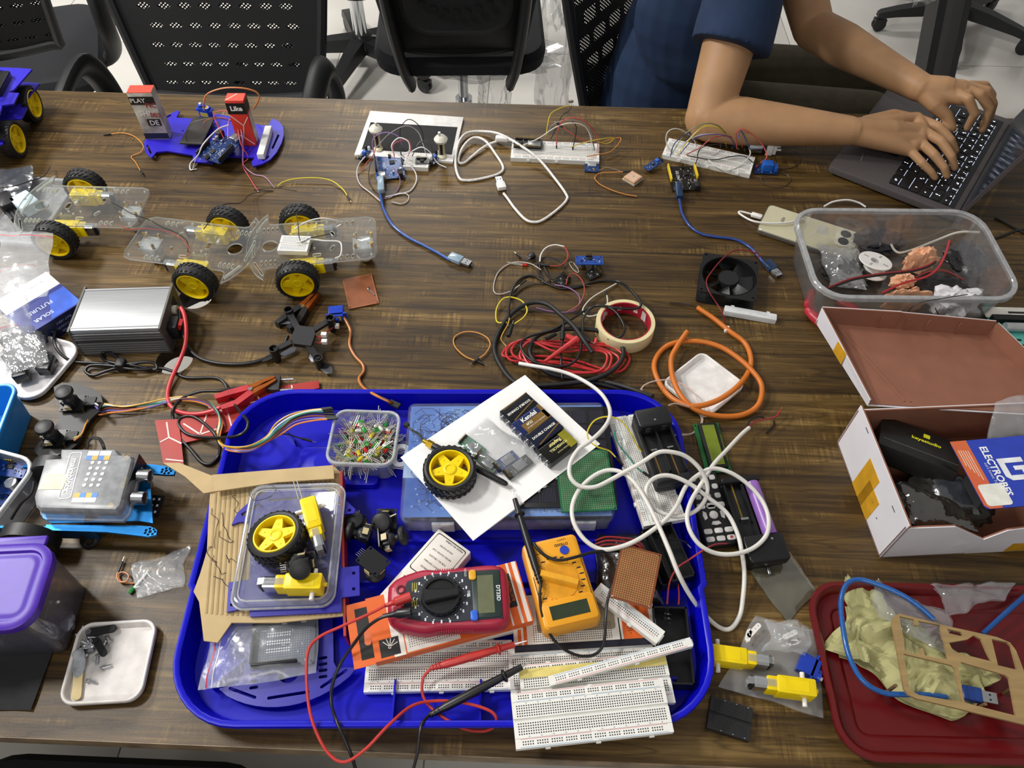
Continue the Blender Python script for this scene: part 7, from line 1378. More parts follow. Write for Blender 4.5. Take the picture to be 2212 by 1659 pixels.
# ---- joysticks
joystick('thumb joystick standing upright nearest the circuit-print box', Matrix.Translation(P(836, 1128, 14))@T(rz=-10, rx=32)@T(rz=100)); joystick('thumb joystick lying on its side with cap to the left', Matrix.Translation(P(800, 1160, 26))@T(rz=-8)@T(ry=-80)); joystick('thumb joystick lying on its side with cap to the right', Matrix.Translation(P(828, 1172, 24))@T(rz=12)@T(ry=74)@T(rz=180)); joystick('thumb joystick upside down showing its solder side', Matrix.Translation(P(806, 1212, 42))@T(rz=-35, rx=172)); joystick('thumb joystick in shade against the red carton edge', Matrix.Translation(P(772, 1142, 5))@T(rz=-75))
W_('white rod between the joysticks and the circuit-print box', [(806, 1132, 34), (830, 1122, 36), (856, 1110, 38)], '#d5d2c8', .9, name='white_rod', cat='rod')
# ---- box of light diodes
X, L, W = R4((703, 1003), (852, 1010), (864, 884), (722, 880), 50); XD = base(X, 4); tub('diode_box', 'small clear box brimming with coloured light diodes', XD, 90, 86, 46, 17, clear(haze=.14, gloss=.3, edge=.35), 'box', 1.4, 2.4, 6, clear(haze=.45, gloss=.35)); tt = [q for q in bpy.data.objects if q.name.startswith('diode_box')][-1]
MB().at(T(51, -22, 36)).plate(rrect(20, 34, 8, 4), [rrect(9, 22, 4, 4)], 0, 3).build('tab', clear(haze=.4, gloss=.35), tt)
rnd = random.Random(3); cols = [('#c01c1c', 'red'), ('#2c9a34', 'green'), ('#d8c41e', 'yellow'), ('#d9d9cf', 'clear')]
for i in range(230):
    c = rnd.choices(cols, (5, 4, 4, 2))[0]; x, y = rnd.uniform(-35, 35), rnd.uniform(-33, 33); z = 5+27*(1-(abs(x)/50)**2)*rnd.random()**.5*1.15
    led(c[1]+' light diode in the small clear box', XD@T(x, y, z, rnd.uniform(0, 360), rnd.choice((1, -1))*rnd.uniform(60, 150)), c[0], c[1]+' light diodes in the clear box')
# ---- organiser box with circuit print
X, L, W = R4((858, 1122), (1332, 1117), (1302, 868), (886, 870), 46); XO = base(X, 4)
t = thing('organiser_box', 'flat clear organiser box with blue circuit print and two latches', 'organiser box', XO); oo = rrect(L, W, 9, 5)
MB().stack(oo, [(5, 0), (4, 2), (2, 30), (3.6, 30), (5.4, 3)]).build('base', clear(haze=.3, gloss=.3), t); MB().stack(oo, [(0, 30), (0, 40), (1.5, 42), (5, 42.4)]).build('cover', clear(tint='#eef2fa', haze=.05, gloss=.15, edge=.25), t)
for i in range(5): MB().box(-L/2+L/6*(i+1), 0, 2, 1.2, W-14, 26).build('divider', clear(haze=.3), t)
def circ_mat():
    m = bpy.data.materials.new('circuit_print'); N, Lk = nodes(m); out = N('ShaderNodeOutputMaterial'); b = N('ShaderNodeBsdfPrincipled', Roughness=.35); tc = N('ShaderNodeTexCoord'); nz = N('ShaderNodeTexNoise', Scale=9.0, Detail=2.0); Lk(tc, 'Object', nz, 'Vector')
    r = N('ShaderNodeValToRGB'); e = r.color_ramp.elements; e[0].position = .35; e[0].color = lin('#3a66b8'); e[1].position = .68; e[1].color = lin('#86b2f2'); Lk(nz, 0, r, 0); Lk(r, 0, b, 'Base Color'); Lk(b, 0, out, 0); return m
pr = MB().box(0, 0, 38.4, L-8, W-8, .8).build('printed_insert', circ_mat(), t); tr = MB(); dots = []; rnd = random.Random(6)
for i in range(300):
    x, y = rnd.uniform(-L/2+10, L/2-10), rnd.uniform(-W/2+10, W/2-10); d = rnd.choice((0, 2, 4, 6, 1, 3)); dots.append((x, y))
    for k in range(rnd.randint(2, 4)):
        l = rnd.uniform(5, 22); nx_, ny_ = x+l*math.cos(d*PI/4), y+l*math.sin(d*PI/4)
        if abs(nx_) > L/2-7 or abs(ny_) > W/2-7: break
        tr.bar((x, y, 39.3), (nx_, ny_, 39.3), 1.0, .2); x, y = nx_, ny_; d += rnd.choice((-1, 1))
    dots.append((x, y))
tr.build('circuit_traces', mat('#2f4f96', .4), pr, kind='stuff'); dm = MB()
for x, y in dots[::2]: dm.cyl(x, y, 39.2, 1.3, .3, 8)
dm.build('circuit_pads', mat('#9cc4ee', .4), pr, kind='stuff'); tr2 = MB()
for i in range(16): tr2.bar((-L/2+60+i*2.6, W/2-8, 39.3), (-L/2+60+i*2.6, W/2-30-i*1.5, 39.3), .8, .2); tr2.bar((L/2-18-i*7, -W/2+8, 39.3), (L/2-18-i*7, -W/2+20, 39.3), 3, .2)
tr2.build('circuit_bus', mat('#9fc2ec', .4), pr, kind='stuff'); MB().box(-L/2+30, -8, 39.0, 60, 40, .25).build('pale_panel', mat('#b9cde8', .4), pr)
text('32', 15, t, T(-L/2+58, W/2-36, 42.7, 20), INK, 'pen_note', sx=.8); text('HC', 12, t, T(-L/2+46, W/2-48, 42.7, 28), INK, 'pen_note', sx=.8)
for x in (-L*.30, L*.36): MB().rbox(x, -W/2-2, 14, 28, 4, 20, 1, .5).build('latch', clear(haze=.5, gloss=.4), t)
# ---- solar panel, paper, green board
X, L, W = R4((1112, 1098), (1332, 1095), (1314, 877), (1120, 877), 50); t = thing('solar_panel', 'black solar panel on the organiser box', 'solar panel', base(X, 46.8)); L, W = 124, 152; MB().rbox(0, 0, 0, L, W, 2.4, 1, .3).build('panel', mat('#111114', .3), t)
for i in range(5):
    for j in range(6):
        c = MB().box(-L/2+16+i*23, -W/2+17+j*23.6, 2.4, 20, 20.5, .25).build('cell', mat('#1d1c26', .22), t); q = MB()
        for k in range(9): q.box(-L/2+8+i*23+k*2, -W/2+17+j*23.6, 2.65, .3, 20, .1)
        q.build('finger_lines', mat('#4a4858', .4), c, kind='stuff', angle=0)
o = P(1075, 990, 52); t = thing('paper_sheet', 'folded sheet of white paper lying askew on the organiser box', 'paper', Matrix.Translation((o.x, o.y, TZ)))
cr_ = [(865, 988), (1128, 815), (1290, 964), (1022, 1168)]
for n, (dz, sf) in enumerate(((49.4, 0), (51.2, 1))):
    q = [P(x+(6 if sf else 0), y+(-4 if sf else 0), dz)-o for x, y in cr_]
    if not sf: q[2] = P(1286, 974, dz)-o
    g = [[(lambda p: Vector((p.x, p.y, dz+abs(noisy(p+Vector((n*50, 0, 0)), .013, 1.6))*(1 if n else .3)+(1.6*((i/14-.5)**2)*2 if n else 0))))((q[0]*(1-u)+q[1]*u)*(1-v)+(q[3]*(1-u)+q[2]*u)*v) for u in [k/14 for k in range(15)]] for v in [k/14 for k in range(15)] for i in [v*14]]
    MB().sheet(g).sheet([[p-Vector((0, 0, .5)) for p in r][::-1] for r in g]).build(('under_leaf', 'top_leaf')[n], PAPERW, t)
X, L, W = R4((1213, 1106), (1334, 1100), (1313, 970), (1196, 976), 52); perfboard('green perfboard lying on the solar panel', base(X, 49.8), 69, 88, '#17633a', '#a9b094', 24, 30, dots=.66)
# ---- antenna, module bag, batteries
X, L = A2((935, 962), (1096, 1046), 60, 0); t = thing('stub_antenna', 'black stub antenna with gold connector and coax lead on the paper', 'antenna', base(X, 59)); t_ = [(4.2, 0), (4.8, 4), (4.8, 20), (4.2, 22), (4.2, 80), (3.8, L-8), (3.2, L-2), (2, L)]
MB().at(T(0, 0, 0, 0, 0, 90)).lathe(t_, 16).build('rod', mat('#141416', .4), t); MB().at(T(-9, 0, 0, 0, 0, 90)).stack(circ(5, 6), [(0, 0), (0, 9)]).cyl(0, 0, -6, 3, 6, 10).build('gold_connector', GOLD, t)
tube_ob('coax_lead', [(-14, 0, 0), (-24, 4, 3), (-34, 3, 6), (-44, 6, 4)], 1.6, mat('#3a3a38', .4, var=.5, scale=400), t, 8); MB().box(-46, 7, 1, 6, 6, 6).build('coax_plug', DBLK, t)
for lb, q, rz, l, w, pm in (('green wireless board inside the clear module bag', (1020, 965), -38, 36, 17, mat('#2f7a52', .35)), ('grey wireless board inside the clear module bag', (1052, 998), -38, 34, 16, mat('#5d6a60', .35)), ('blue board at the bottom of the clear module bag', (1092, 998), 40, 34, 16, mat('#1d3a7a', .35)), ('lowest grey board inside the clear module bag', (1118, 1010), 42, 40, 16, mat('#474a48', .35))): board(lb, Matrix.Translation(P(*q, 55))@T(rz=rz, rx=5), l, w, pm, 'wireless_module', 'circuit board', [(4, 0, 16, 12, 2, STEEL, 'shield_can')], [(-l/2+2, -6, 6, 0, 2.4, 6)], 8, 5, holes=False)
bag('module_bag', 'clear plastic bag of wireless boards lying on the paper', [(984, 960), (1108, 1040), (1178, 985), (1050, 905)], 53, 8, clear(haze=.10, gloss=.22, bump=.5, bscale=50, edge=.35), seed=61, crumple=4)
GB = mat('#8a6a34', .35, .4); ba = P(1082, 886, 70); bb = P(1136, 848, 70); d = bb-ba; ang = math.degrees(math.atan2(d.y, d.x))
for i, (q, c1, lb, w1, w2) in enumerate((((1122, 880), '#14181f', 'dark nine-volt battery reading DOUBLE CHARGE farthest away in the row', 'DOUBLE', 'CHARGE'), ((1148, 906), '#1d2a5e', 'blue and bronze nine-volt battery reading Kendal', 'Kendal', '6F22'), ((1176, 931), '#161c33', 'dark blue nine-volt battery reading DOUBLE CHARGE third in the row', 'DOUBLE', 'CHARGE'), ((1205, 963), '#11120f', 'black and gold nine-volt battery reading Raptor nearest in the row', 'Raptor', 'POWERCELL'))):
    t = thing('nine_volt_battery', lb, 'battery', base(Matrix.Translation(P(*q, 70)), 53.2)@T(rz=ang), 'nine-volt batteries'); MB().at(T(-24, 0, 8.7, 0, 0, 90)).stack(rrect(17.4, 26, 2.5, 4), [(1.2, 0), (0, 1), (0, 46.5), (1.2, 47.5)]).build('case', mat(c1, .28, .2), t)
    if i in (0, 2): MB().at(T(3, 0, 17.4)).bar((-22, -12, .1), (20, -3, .1), 1.6, .3).bar((-22, 10, .1), (20, 12, .1), 1.4, .3).build('gold_stripe', GB, t)
    if i == 1: MB().box(3, -5.6, 17.3, 40, 14, .3).build('bronze_panel', GB, t); MB().box(21, 0, 17.3, 5, 25, .3).build('bronze_panel', GB, t)
    if i == 3: MB().box(17, 0, 17.3, 12, 25.6, .3).build('gold_band', mat('#a8a02e', .3, .5), t)
    up = (i == 0 or i == 3)
    fw = mat('#e9e7dc', .4, var=0) if i < 3 else mat('#d8cf8a', .4, var=0)
    if i in (0, 2): text(w1+' '+w2, 4.8, t, T(-1, 0, 17.8, 180 if i == 0 else 0), fw, bold=.12)
    else: text(w1, 9 if i == 1 else 7, t, T(0, 5.5, 17.8, 0 if i == 1 else 180), fw, bold=.25); text(w2, 5, t, T(-6 if i == 1 else 0, -3 if i == 1 else -1, 17.8, 0 if i == 1 else 180), fw, bold=.1); text('9V HEAVY DUTY BATTERY' if i == 1 else '6F22ND 9VOLTS', 2.6, t, T(2, -8, 17.8, 0 if i == 1 else 180), fw)
    for y in (-6, 6): MB().at(T(-24, y, 8.7, 0, 0, -90)).lathe([(4, 0), (4, 2.4), (3, 3), (2.6, 1.4)], 12).build('terminal', STEEL, t)
# ---- right end of the tray
X, L = A2((1437, 1131), (1354, 896), 34); breadboard('long breadboard under the black charger at the right of the tray', base(X, 26)@T(0, 0, 0), hole='#77726a')
X, L, W = R4((1414, 1042), (1484, 1028), (1455, 884), (1371, 898), 62); t = thing('battery_charger', 'black twin battery charger with empty bays across the tray edge', 'battery charger', base(X, 37)); L, W = 46, 108
MB().rbox(0, 0, 0, L, W, 12, 5, 1.5).build('base', BLACK, t); MB().rbox(0, W/2-14, 12, L, 28, 22, 4, 2).build('head', BLACK, t); MB().rbox(0, -W/2+6, 12, L, 12, 8, 3, 1).build('tail', BLACK, t); MB().box(0, -4, 12, 2.5, W-44, 9).build('bay_divider', BLACK, t)
for s in (-1, 1): MB().box(s*(L/2-1.5), -4, 12, 3, W-40, 8).build('bay_side', BLACK, t); MB().box(s*11, W/2-28.5, 20, 7, 1.4, 8).build('contact', STEEL, t); MB().box(s*11, -2, 13, 8, 2, 7).build('slider', STEEL, t); MB().box(s*11, -22, 12.2, 2, 34, 1).build('rail', mat('#8a6a3a', .4, .6), t)
MB().cyl(0, W/2-20, 34, 1.4, .3, 8).build('indicator', GREY, t)
W_('yellow jumper wire looping over the solar panel corner', [(1332, 990, 54), (1316, 974, 58), (1290, 965, 62), (1272, 950, 66), (1270, 930, 68), (1285, 908, 72), (1312, 900, 74), (1340, 908, 70), (1362, 935, 60), (1376, 962, 48), (1390, 980, 40)], '#d9c432', 1.0, 'm'); W_('teal jumper wire from the solar panel to the long breadboard', [(1330, 930, 48), (1328, 942, 46), (1340, 965, 42), (1360, 990, 38), (1375, 1010, 38), (1392, 1022, 38)], '#2f8a7a', .9, '-m')
X, L, W = R4((1518, 1012), (1584, 1008), (1560, 908), (1503, 912), 12); t = board('green character display board behind the remote control', base(X, 2), 36, 80, mat('#1f6a34', .35, var=.15), 'display_module', 'display', [(0, 0, 25, 72, 7, DBLK, 'bezel')], (), 0, 6); MB().box(0, 0, 8.6, 17, 64, .5).build('glass', mat('#6f7f22', .15), t)
for i in range(16): MB().cyl(16, -22+i*2.7, 1.6, .9, .4, 6).build('solder_pad', GOLD, t)
X, L, W = R4((1508, 1186), (1574, 1178), (1546, 1000), (1484, 1006), 14); t = thing('remote_control', 'black remote control with white buttons beside the blue tray', 'remote control', base(X, 0)@T(4, -2)); L, W = 44, 112
MB().stack(rrect(L, W, 7, 5), [(3, 0), (0, 5), (0, 10), (2, 13), (5, 14)]).build('case', mat('#17171a', .45), t); BW = mat('#dfddda', .4)
for r in range(4):
    for c in range(3): MB().rbox(-13+c*13, 40-r*13.5, 13.6, 8 if r < 3 else 11, 7.4, 2, 2.6, .6).build('button', BW, t)
for r in range(2):
    for c in range(3): MB().rbox(-13.5+c*13.5, -36-r*11, 13.6, 11, 7, 2, 2.4, .6).build('button', BW, t)
MB().cyl(13.5, -47, 15.7, 2, .2, 12).build('power_mark', mat('#c04a4a', .5), t); MB().at(0, -14, 13.6).lathe([(5.6, 0), (5.6, 1.6), (5, 2.2)], 20).build('button', BW, t)
for a in range(4): MB().at(T(0, -14, 13.6, 90*a)).stack([(9, -4), (13, -6.5), (14.5, 0), (13, 6.5), (9, 4)], [(0, 0), (0, 1.6), (.5, 2)]).build('button', BW, t)
X, L = A2((1660, 1200), (1600, 1030), 26); t = thing('battery_charger', 'black battery charger holding one lilac cell right of the remote', 'battery charger', base(X, 0)@T(-6, 0)); BK = mat('#141416', .35)
MB().rbox(4, 0, 0, 118, 52, 14, 6, 1.5).build('base', BK, t); MB().rbox(-40, 0, 14, 36, 52, 16, 5, 2).build('head', BK, t); MB().rbox(60, 0, 14, 8, 52, 10, 3, 1).build('tail', BK, t); MB().box(16, 0, 14, 76, 4, 6).build('bay_divider', BK, t); MB().box(16, 24, 14, 78, 3, 8).build('bay_side', BK, t)
MB().box(34, 12, 14.2, 50, 2, 2).build('contact_rail', mat('#a8904a', .3, .8), t); MB().box(4, 12, 14, 3, 10, 9).build('slider', STEEL, t); MB().at(T(-22, -13, 22, 0, 0, 90)).lathe([(8, 0), (9, .8), (9, 74), (8, 75)], 24).build('lilac_cell', mat('#9a6cc0', .3), t); MB().cyl(-30, -10, 30, 1.6, .6, 10).build('indicator', STEEL, t); MB().at(T(-58, 0, 10, 0, 0, -90)).cyl(0, 0, 0, 2.5, 9, 10).build('jack_pin', STEEL, t)
def holder(label, a, b, w, h0, hh=18, col='#121214'):
    X, L = A2(a, b, h0+hh); t = thing('battery_holder', label, 'battery holder', base(X, h0)); m = mat(col, .4); MB().box(0, 0, 0, L, w, 2).build('floor', m, t)
    for s in (-1, 1): MB().box(0, s*(w/2-1), 0, L, 2, hh).build('side', m, t); MB().box(s*(L/2-1), 0, 0, 2, w, hh).build('end', m, t)
    pp = [(L/2-12+k*1.1, 5*math.cos(k*1.3), 9+5*math.sin(k*1.3)) for k in range(10)]; tube_ob('spring', pp, .6, STEEL, t, 5, 4); return t
holder('long black battery holder along the right tray wall', (1476, 1250), (1424, 1135), 32, 20); holder('second black battery holder behind the brown perfboard', (1448, 1262), (1402, 1140), 22, 8); holder('black battery holder in the near right tray corner', (1462, 1478), (1446, 1310), 40, 6, 22)
W_('red wire from the battery holder over the right tray rim', [(1441, 1305, 30), (1446, 1260, 36), (1462, 1228, 42), (1490, 1208, 44), (1520, 1188, 44), (1545, 1176, 26), (1570, 1174, 18)], '#a83a3e', 1.1, '-b'); W_('short red wire between the two battery holders', [(1466, 1306, 28), (1467, 1285, 28), (1465, 1262, 26)], '#a03236', 1.0); W_('black wire with silver tip on the long battery holder', [(1430, 1180, 42), (1440, 1165, 44), (1460, 1165, 44), (1478, 1170, 42), (1485, 1176, 40)], '#141414', 1.0, '-b')
bag('dark_bag', 'dark plastic bag of red and black leads behind the brown perfboard', [(1286, 1290), (1430, 1310), (1420, 1165), (1290, 1150)], 10, 26, clear(tint='#4a4a50', haze=.3, gloss=.4, bump=.6, bscale=50, hazecol='#3a3a40', rough=.15), seed=71, crumple=9)
for i, (y, h) in enumerate(((1160, 38), (1168, 40), (1176, 38))): W_(('far', 'middle', 'near')[i]+' red lead showing through the dark bag', [(1285, y+8, h), (1310, y, h+2), (1345, y+2, h+2), (1375, y+8, h), (1390, y+22, h-4)], '#a02a2e', 1.2)
X, L, W = R4((1324, 1285), (1413, 1309), (1426, 1197), (1338, 1172), 60); perfboard('brown perfboard with gold pad grid propped on the white rail', base(X, 54)@T(rx=4), 48, 67, '#7a3f1c', '#d8b070', 17, 24, dots=.75)
# ---- multimeters
def dmm_y():
    X, L, W = R4((1182, 1356), (1306, 1326), (1233, 1157), (1127, 1180), 60); t = thing('digital_multimeter', 'orange-yellow digital multimeter with blue transistor socket', 'multimeter', base(X, 32)@T(rz=180)); L, W = 67, 108; YM = mat('#e8a01c', .4, var=.04)   # local +y is its top
    MB().stack(rrect(L, W, 7, 5), [(2, 0), (0, 3), (0, 22), (1.5, 26), (5, 28)]).build('case', YM, t); MB().rbox(0, W/2-17, 27, L-6, 30, 3, 4, 1).build('display_hood', YM, t); MB().box(0, W/2-17, 30, 44, 16, .3).build('display', mat('#2f3a28', .15), t)
    d = MB().cyl(2, 0, 27.6, 23, 1.2, 40).build('dial', mat('#e09a1c', .4), t); MB().at(T(2, 0, 28.8, -28)).loft([[(-21, -w, 0), (21, -w*.7, 0), (21, w*.7, 0), (-21, w, 0)] if False else [(-22, -w, z), (22, -w, z), (22, w, z), (-22, w, z)] for w, z in ((6, 0), (4, 7), (3, 8))]).build('dial_grip', mat('#e8a526', .4), d)
    rnd = random.Random(2); mk = MB(); rd = MB()
    for k in range(22):
        a = math.radians(k*16+8); x, y = 2+28*math.cos(a), 28*math.sin(a)
        if abs(x) < L/2-5: (rd if 40 < k*16 % 360 < 130 and k % 2 else mk).box(x, y, 28, 4.6, 1.6, .2)
        mk.box(2+25*math.cos(a), 25*math.sin(a), 28, .8, .8, .2)
    mk.build('dial_print', INK, t, kind='stuff'); rd.build('red_print', mat('#c8302a', .5), t, kind='stuff'); ln = MB()
    for a, b in (((-30, 26), (-30, -26)), ((30, 26), (30, -10)), ((-30, 26), (30, 26)), ((10, -36), (30, -36))): ln.box((a[0]+b[0])/2, (a[1]+b[1])/2, 28, max(.6, abs(a[0]-b[0])), max(.6, abs(a[1]-b[1])), .15)
    ln.build('print_line', INK, t, kind='stuff'); MB().cyl(-14, -34, 28, 5.4, 1.2, 20).build('transistor_socket', mat('#1f3fb8', .4), t); text('DT830D', 4.6, t, T(-12, -42, 28.2), INK, bold=.1); text('UNITY', 3.6, t, T(-14, -48, 28.2), INK)
    for y in (-30, -39, -48): MB().cyl(24, y, 27.8, 3.6, .6, 14).build('jack', mat('#6a3a1a', .5), t)
    return t
dmm_y()
def dmm_r():
    X, L, W = R4((838, 1366), (1097, 1352), (1086, 1212), (850, 1232), 70); t = thing('digital_multimeter', 'crimson digital multimeter with black dial and two plugged leads', 'multimeter', base(X, 44)); L, W = 136, 74; RM = mat('#a81f3c', .38, var=.04)
    o = [(-L/2, -14), (-L/2+3, -22), (-L/2+14, -30), (-L/2+40, -W/2), (-6, -W/2+2), (30, -W/2), (L/2-16, -W/2), (L/2-4, -W/2+5), (L/2, -W/2+18)]; o = o+[(x, -y) for x, y in o[::-1]]; o = [(q.x, q.y) for q in spline([Vector((x, y, 0)) for x, y in o], 3, True)]
    MB().stack(o, [(4, 0), (0, 5), (0, 17), (2, 22), (7, 25)]).build('holster', RM, t); MB().stack([(-50, -13), (-46, -22), (-22, -28), (10, -29.5), (L/2-8, -29), (L/2-8, 29), (10, 29.5), (-22, 28), (-46, 22), (-50, 13)], [(0, 24), (.8, 25.8)]).build('face', mat('#2b2e38', .45), t); MB().rbox(L/2-25, 0, 25.4, 32, 54, 1.4, 3, .4).build('display_bezel', mat('#22332f', .3), t); MB().box(L/2-26, 0, 26.7, 18, 44, .3).build('display', mat('#6c7055', .2), t)
    for s in (-1, 1):
        for i in range(16): MB().box(-14+i*2.6, s*(W/2-1.4), 5, 1.2, 2.6, 13).build('grip_rib', RM, t)
    d = MB().at(-8, 0, 25.6).lathe([(22.6, 0), (22.6, 5), (21, 7.5), (18.6, 7.5), (18, 5)], 44).build('dial', mat('#131315', .35), t); MB().at(T(-8, 0, 30.6, 3)).loft([[(-18, -w*1.5, z), (20, -w*.7, z), (20, w*.7, z), (-18, w*1.5, z)] for w, z in ((6, 0), (5, 6), (4, 7))]).build('dial_grip', mat('#1a1a1c', .35), d)
    mk = MB(); yl = MB()
    for k in range(20):
        a = math.radians(k*18); x, y = -8+26.5*math.cos(a), 26.5*math.sin(a); mk.cyl(x, y, 25.7, .75, .3, 8)
        if abs(y) < 30 or abs(x+8) < 22: mk.box(-8+30*math.cos(a), 30*math.sin(a) if abs(30*math.sin(a)) < 28 else 28*math.copysign(1, y), 25.7, 1.8, 3.4, .2)
    for i in range(3): yl.box(-40+i*2.4, 14, 25.7, 1, 10, .2); yl.box(-40+i*2.4, -4, 25.7, 1, 10, .2)
    mk.build('dial_print', SILK, t, kind='stuff'); yl.build('yellow_print', mat('#a8a03a', .5), t, kind='stuff'); text('DT33D', 6, t, T(L/2-12, 0, 27, -90), SILK, bold=.15); text('OFF', 4, t, T(23, 2, 25.9, -90), SILK, bold=.1); text('HOLD', 3.4, t, T(20, 27, 25.9, -90), SILK)
    MB().rbox(28, 23, 25.4, 8.5, 12, 3.4, 3, 1).build('yellow_button', mat('#eeb02c', .35), t); MB().rbox(28, -24, 25.4, 8.5, 12, 3.4, 3, 1).build('blue_button', mat('#2f62d0', .35), t); MB().at(-53, 12, 23).lathe([(5.6, 0), (5.6, 3), (3.4, 3.2), (3, 1)], 18).build('jack', mat('#6a1020', .4), t); return t
dmm_r()
def probe(label, a, b, ha, hb, col, lead, r=4.2, name='test_probe', plug=None):
    """a = where the lead enters, b = pin end"""
    p, q = P(*a, ha), P(*b, hb); d = (q-p); L = d.length; m = mat(col, .38); u = d.normalized(); t = thing(name, label, 'test lead', Matrix.Translation(p)); loc = lambda v: Vector(v)-p
    XX = u.to_track_quat('Z', 'Y').to_matrix().to_4x4(); MB().at(XX).lathe([(r*.5, 0), (r*.7, L*.08), (r*.8, L*.14), (r, L*.18), (r*1.05, L*.5), (r*.85, L*.78), (r*1.5, L*.8), (r*1.5, L*.815), (r*.85, L*.83), (r*.7, L)], 16).cyl(0, 0, L*.02, r*.75, 1.4, 12).cyl(0, 0, L*.06, r*.85, 1.4, 12).cyl(0, 0, L*.1, r*.95, 1.4, 12).build('handle', m, t); MB().at(XX).cyl(0, 0, L, 1, 14, 8, 0, .4).build('pin', STEEL, t)
    if lead: tube_ob('lead', [loc(v) for v in spline(px(lead, 1.7), 6)], 1.7, m, t, 8, 1)
    if plug:
        a_, b_ = P(*plug[0]), P(*plug[1]); XX = Matrix.Translation(loc(a_))@(b_-a_).normalized().to_track_quat('Z', 'Y').to_matrix().to_4x4(); Lp = (b_-a_).length; MB().at(XX).lathe([(2, 0), (2.6, Lp*.2), (3.2, Lp*.35), (5.2, Lp*.42), (5.4, Lp)], 12).build('plug', m, t)
    return t
probe('red test probe with its lead looping over the near table edge', (930, 1444), (1112, 1392), 34, 40, '#c23530', [(930, 1444, 32), (914, 1466, 26), (913, 1500, 20), (930, 1528, 20), (970, 1558, 22), (1010, 1576, 20), (1050, 1578, 22), (1072, 1562, 24), (1062, 1538, 28), (1010, 1520, 26), (945, 1514, 24), (890, 1525, 30), (840, 1566, 44), (790, 1618, 40), (745, 1646, 36), (712, 1630, 36), (685, 1585, 40), (668, 1530, 44), (662, 1460, 48), (666, 1405, 52), (690, 1376, 58), (740, 1352, 66), (800, 1325, 74), (832, 1308, 78)], 4.6, plug=((830, 1309, 77), (888, 1288, 80)))
probe('black test probe lying across the front of the tray', (926, 1546), (1128, 1440), 26, 40, '#151517', [(928, 1545, 26), (912, 1562, 36), (906, 1590, 36), (902, 1625, 30), (892, 1665, 20)], 4.8)
t = cord('black multimeter lead dropping over the near table edge', [(850, 1327, 78), (820, 1336, 74), (790, 1358, 64), (765, 1390, 50), (735, 1435, 36), (718, 1480, 28), (716, 1520, 26), (728, 1560, 40), (748, 1605, 38), (762, 1640, 30), (770, 1670, 20)], '#131315', 1.8, 'multimeter_lead'); a_, b_ = P(846, 1328, 78), P(888, 1322, 80); MB().at(Matrix.Translation(a_)@(b_-a_).normalized().to_track_quat('Z', 'Y').to_matrix().to_4x4()).lathe([(2, -10), (3, 0), (3.4, 4), (5.4, 7), (5.6, (b_-a_).length)], 12).build('plug', mat('#17171a', .35), t)
probe('black test probe pointing up the paper beside the yellow multimeter', (1168, 1262), (1112, 1078), 66, 60, '#131315', [(1168, 1262, 66), (1166, 1290, 62), (1172, 1330, 56), (1188, 1370, 46), (1212, 1398, 40), (1245, 1415, 36), (1275, 1417, 36), (1296, 1405, 38), (1306, 1380, 44), (1308, 1340, 50), (1312, 1300, 52), (1322, 1268, 46), (1336, 1250, 40)], 4.4)
cord('black lead crossing the yellow multimeter to the dark bag', [(1152, 1172, 64), (1165, 1190, 64), (1185, 1204, 64), (1210, 1210, 64), (1245, 1203, 64), (1280, 1193, 58), (1320, 1190, 50), (1345, 1192, 44)], '#131315', 1.9, 'multimeter_lead')
# ---- cartons
OR = mat('#dd6420', .42, var=.05); CW = mat('#e6e1d8', .55, var=.03)
X, L, W = R4((804, 1432), (1168, 1336), (1134, 1206), (758, 1302), 44); t = thing('breadboard_carton', 'orange striped carton reading ELECTRONIC BREADBOARD under the red multimeter', 'carton', base(X, 30)); MB().box(0, 0, 0, L*.9, W, 13.6).build('carton', OR, t)
for i, x in enumerate((L*.28, L*.335, L*.39, L*.43)): MB().box(x, 0, 13.5, (3, 2, 3, 5)[i], W, .3).build('white_stripe', CW, t)
MB().box(L*.36, 4, 13.8, 11, W*.55, .25).build('black_label', INK, t)
for s, x in (('ELECTRONIC', L*.375), ('BREADBOARD', L*.35)): text(s, 4.6, t, T(x, 4, 14.2, 90), mat('#e07030', .5, var=0))
MB().box(-L*.31, 0, 13.5, 13, W, .3).build('white_stripe', CW, t); MB().box(-L*.12, -W*.3, 13.5, 60, W*.36, .3).build('breadboard_picture', CW, t); MB().quads([(-L*.12-26+i*2.6, -W*.3-8+j*2.6, 13.9) for i in range(21) for j in range(7)], 1, 1).build('picture_dots', HOLE, t, kind='stuff', angle=0)
tb = MB().at(T(-L*.45, 0, 8)).box(-11, 0, 0, 26, W, .8).build('hang_tab', OR, t); MB().at(T(-L*.45, 0, 8.8)).box(-6, 0, 0, 17, W*.8, .2).build('black_panel', INK, tb); MB().at(T(-L*.45, -4, 9)).plate(slot(-4, 0, 22, 8, 84), [], 0, .3).build('hang_hole', mat('#d06a3c', .5), tb); MB().box(-L*.36, -W*.33, 13.6, 22, 20, .25).build('black_square', INK, t)
for k in range(5): MB().at(T(-L*.36, -W*.33, 13.9, 20+k*28)).box(4, 0, 0, 12, .7, .2).build('ray_line', CW, t)
X, L, W = R4((802, 1284), (872, 1337), (1028, 1200), (957, 1147), 32); t = thing('white_carton', 'white carton with small print reading MADE IN CHINA', 'carton', base(X, 10)); MB().rbox(0, 0, 0, L, W, 19, 1, .3, n=1).build('carton', CW, t); MB().at(T(0, W*.22, 19.1)).plate(rrect(L*.86, W*.5, 3, 3), [rrect(L*.84, W*.48, 3, 3)], 0, .2).build('print_frame', INK, t)
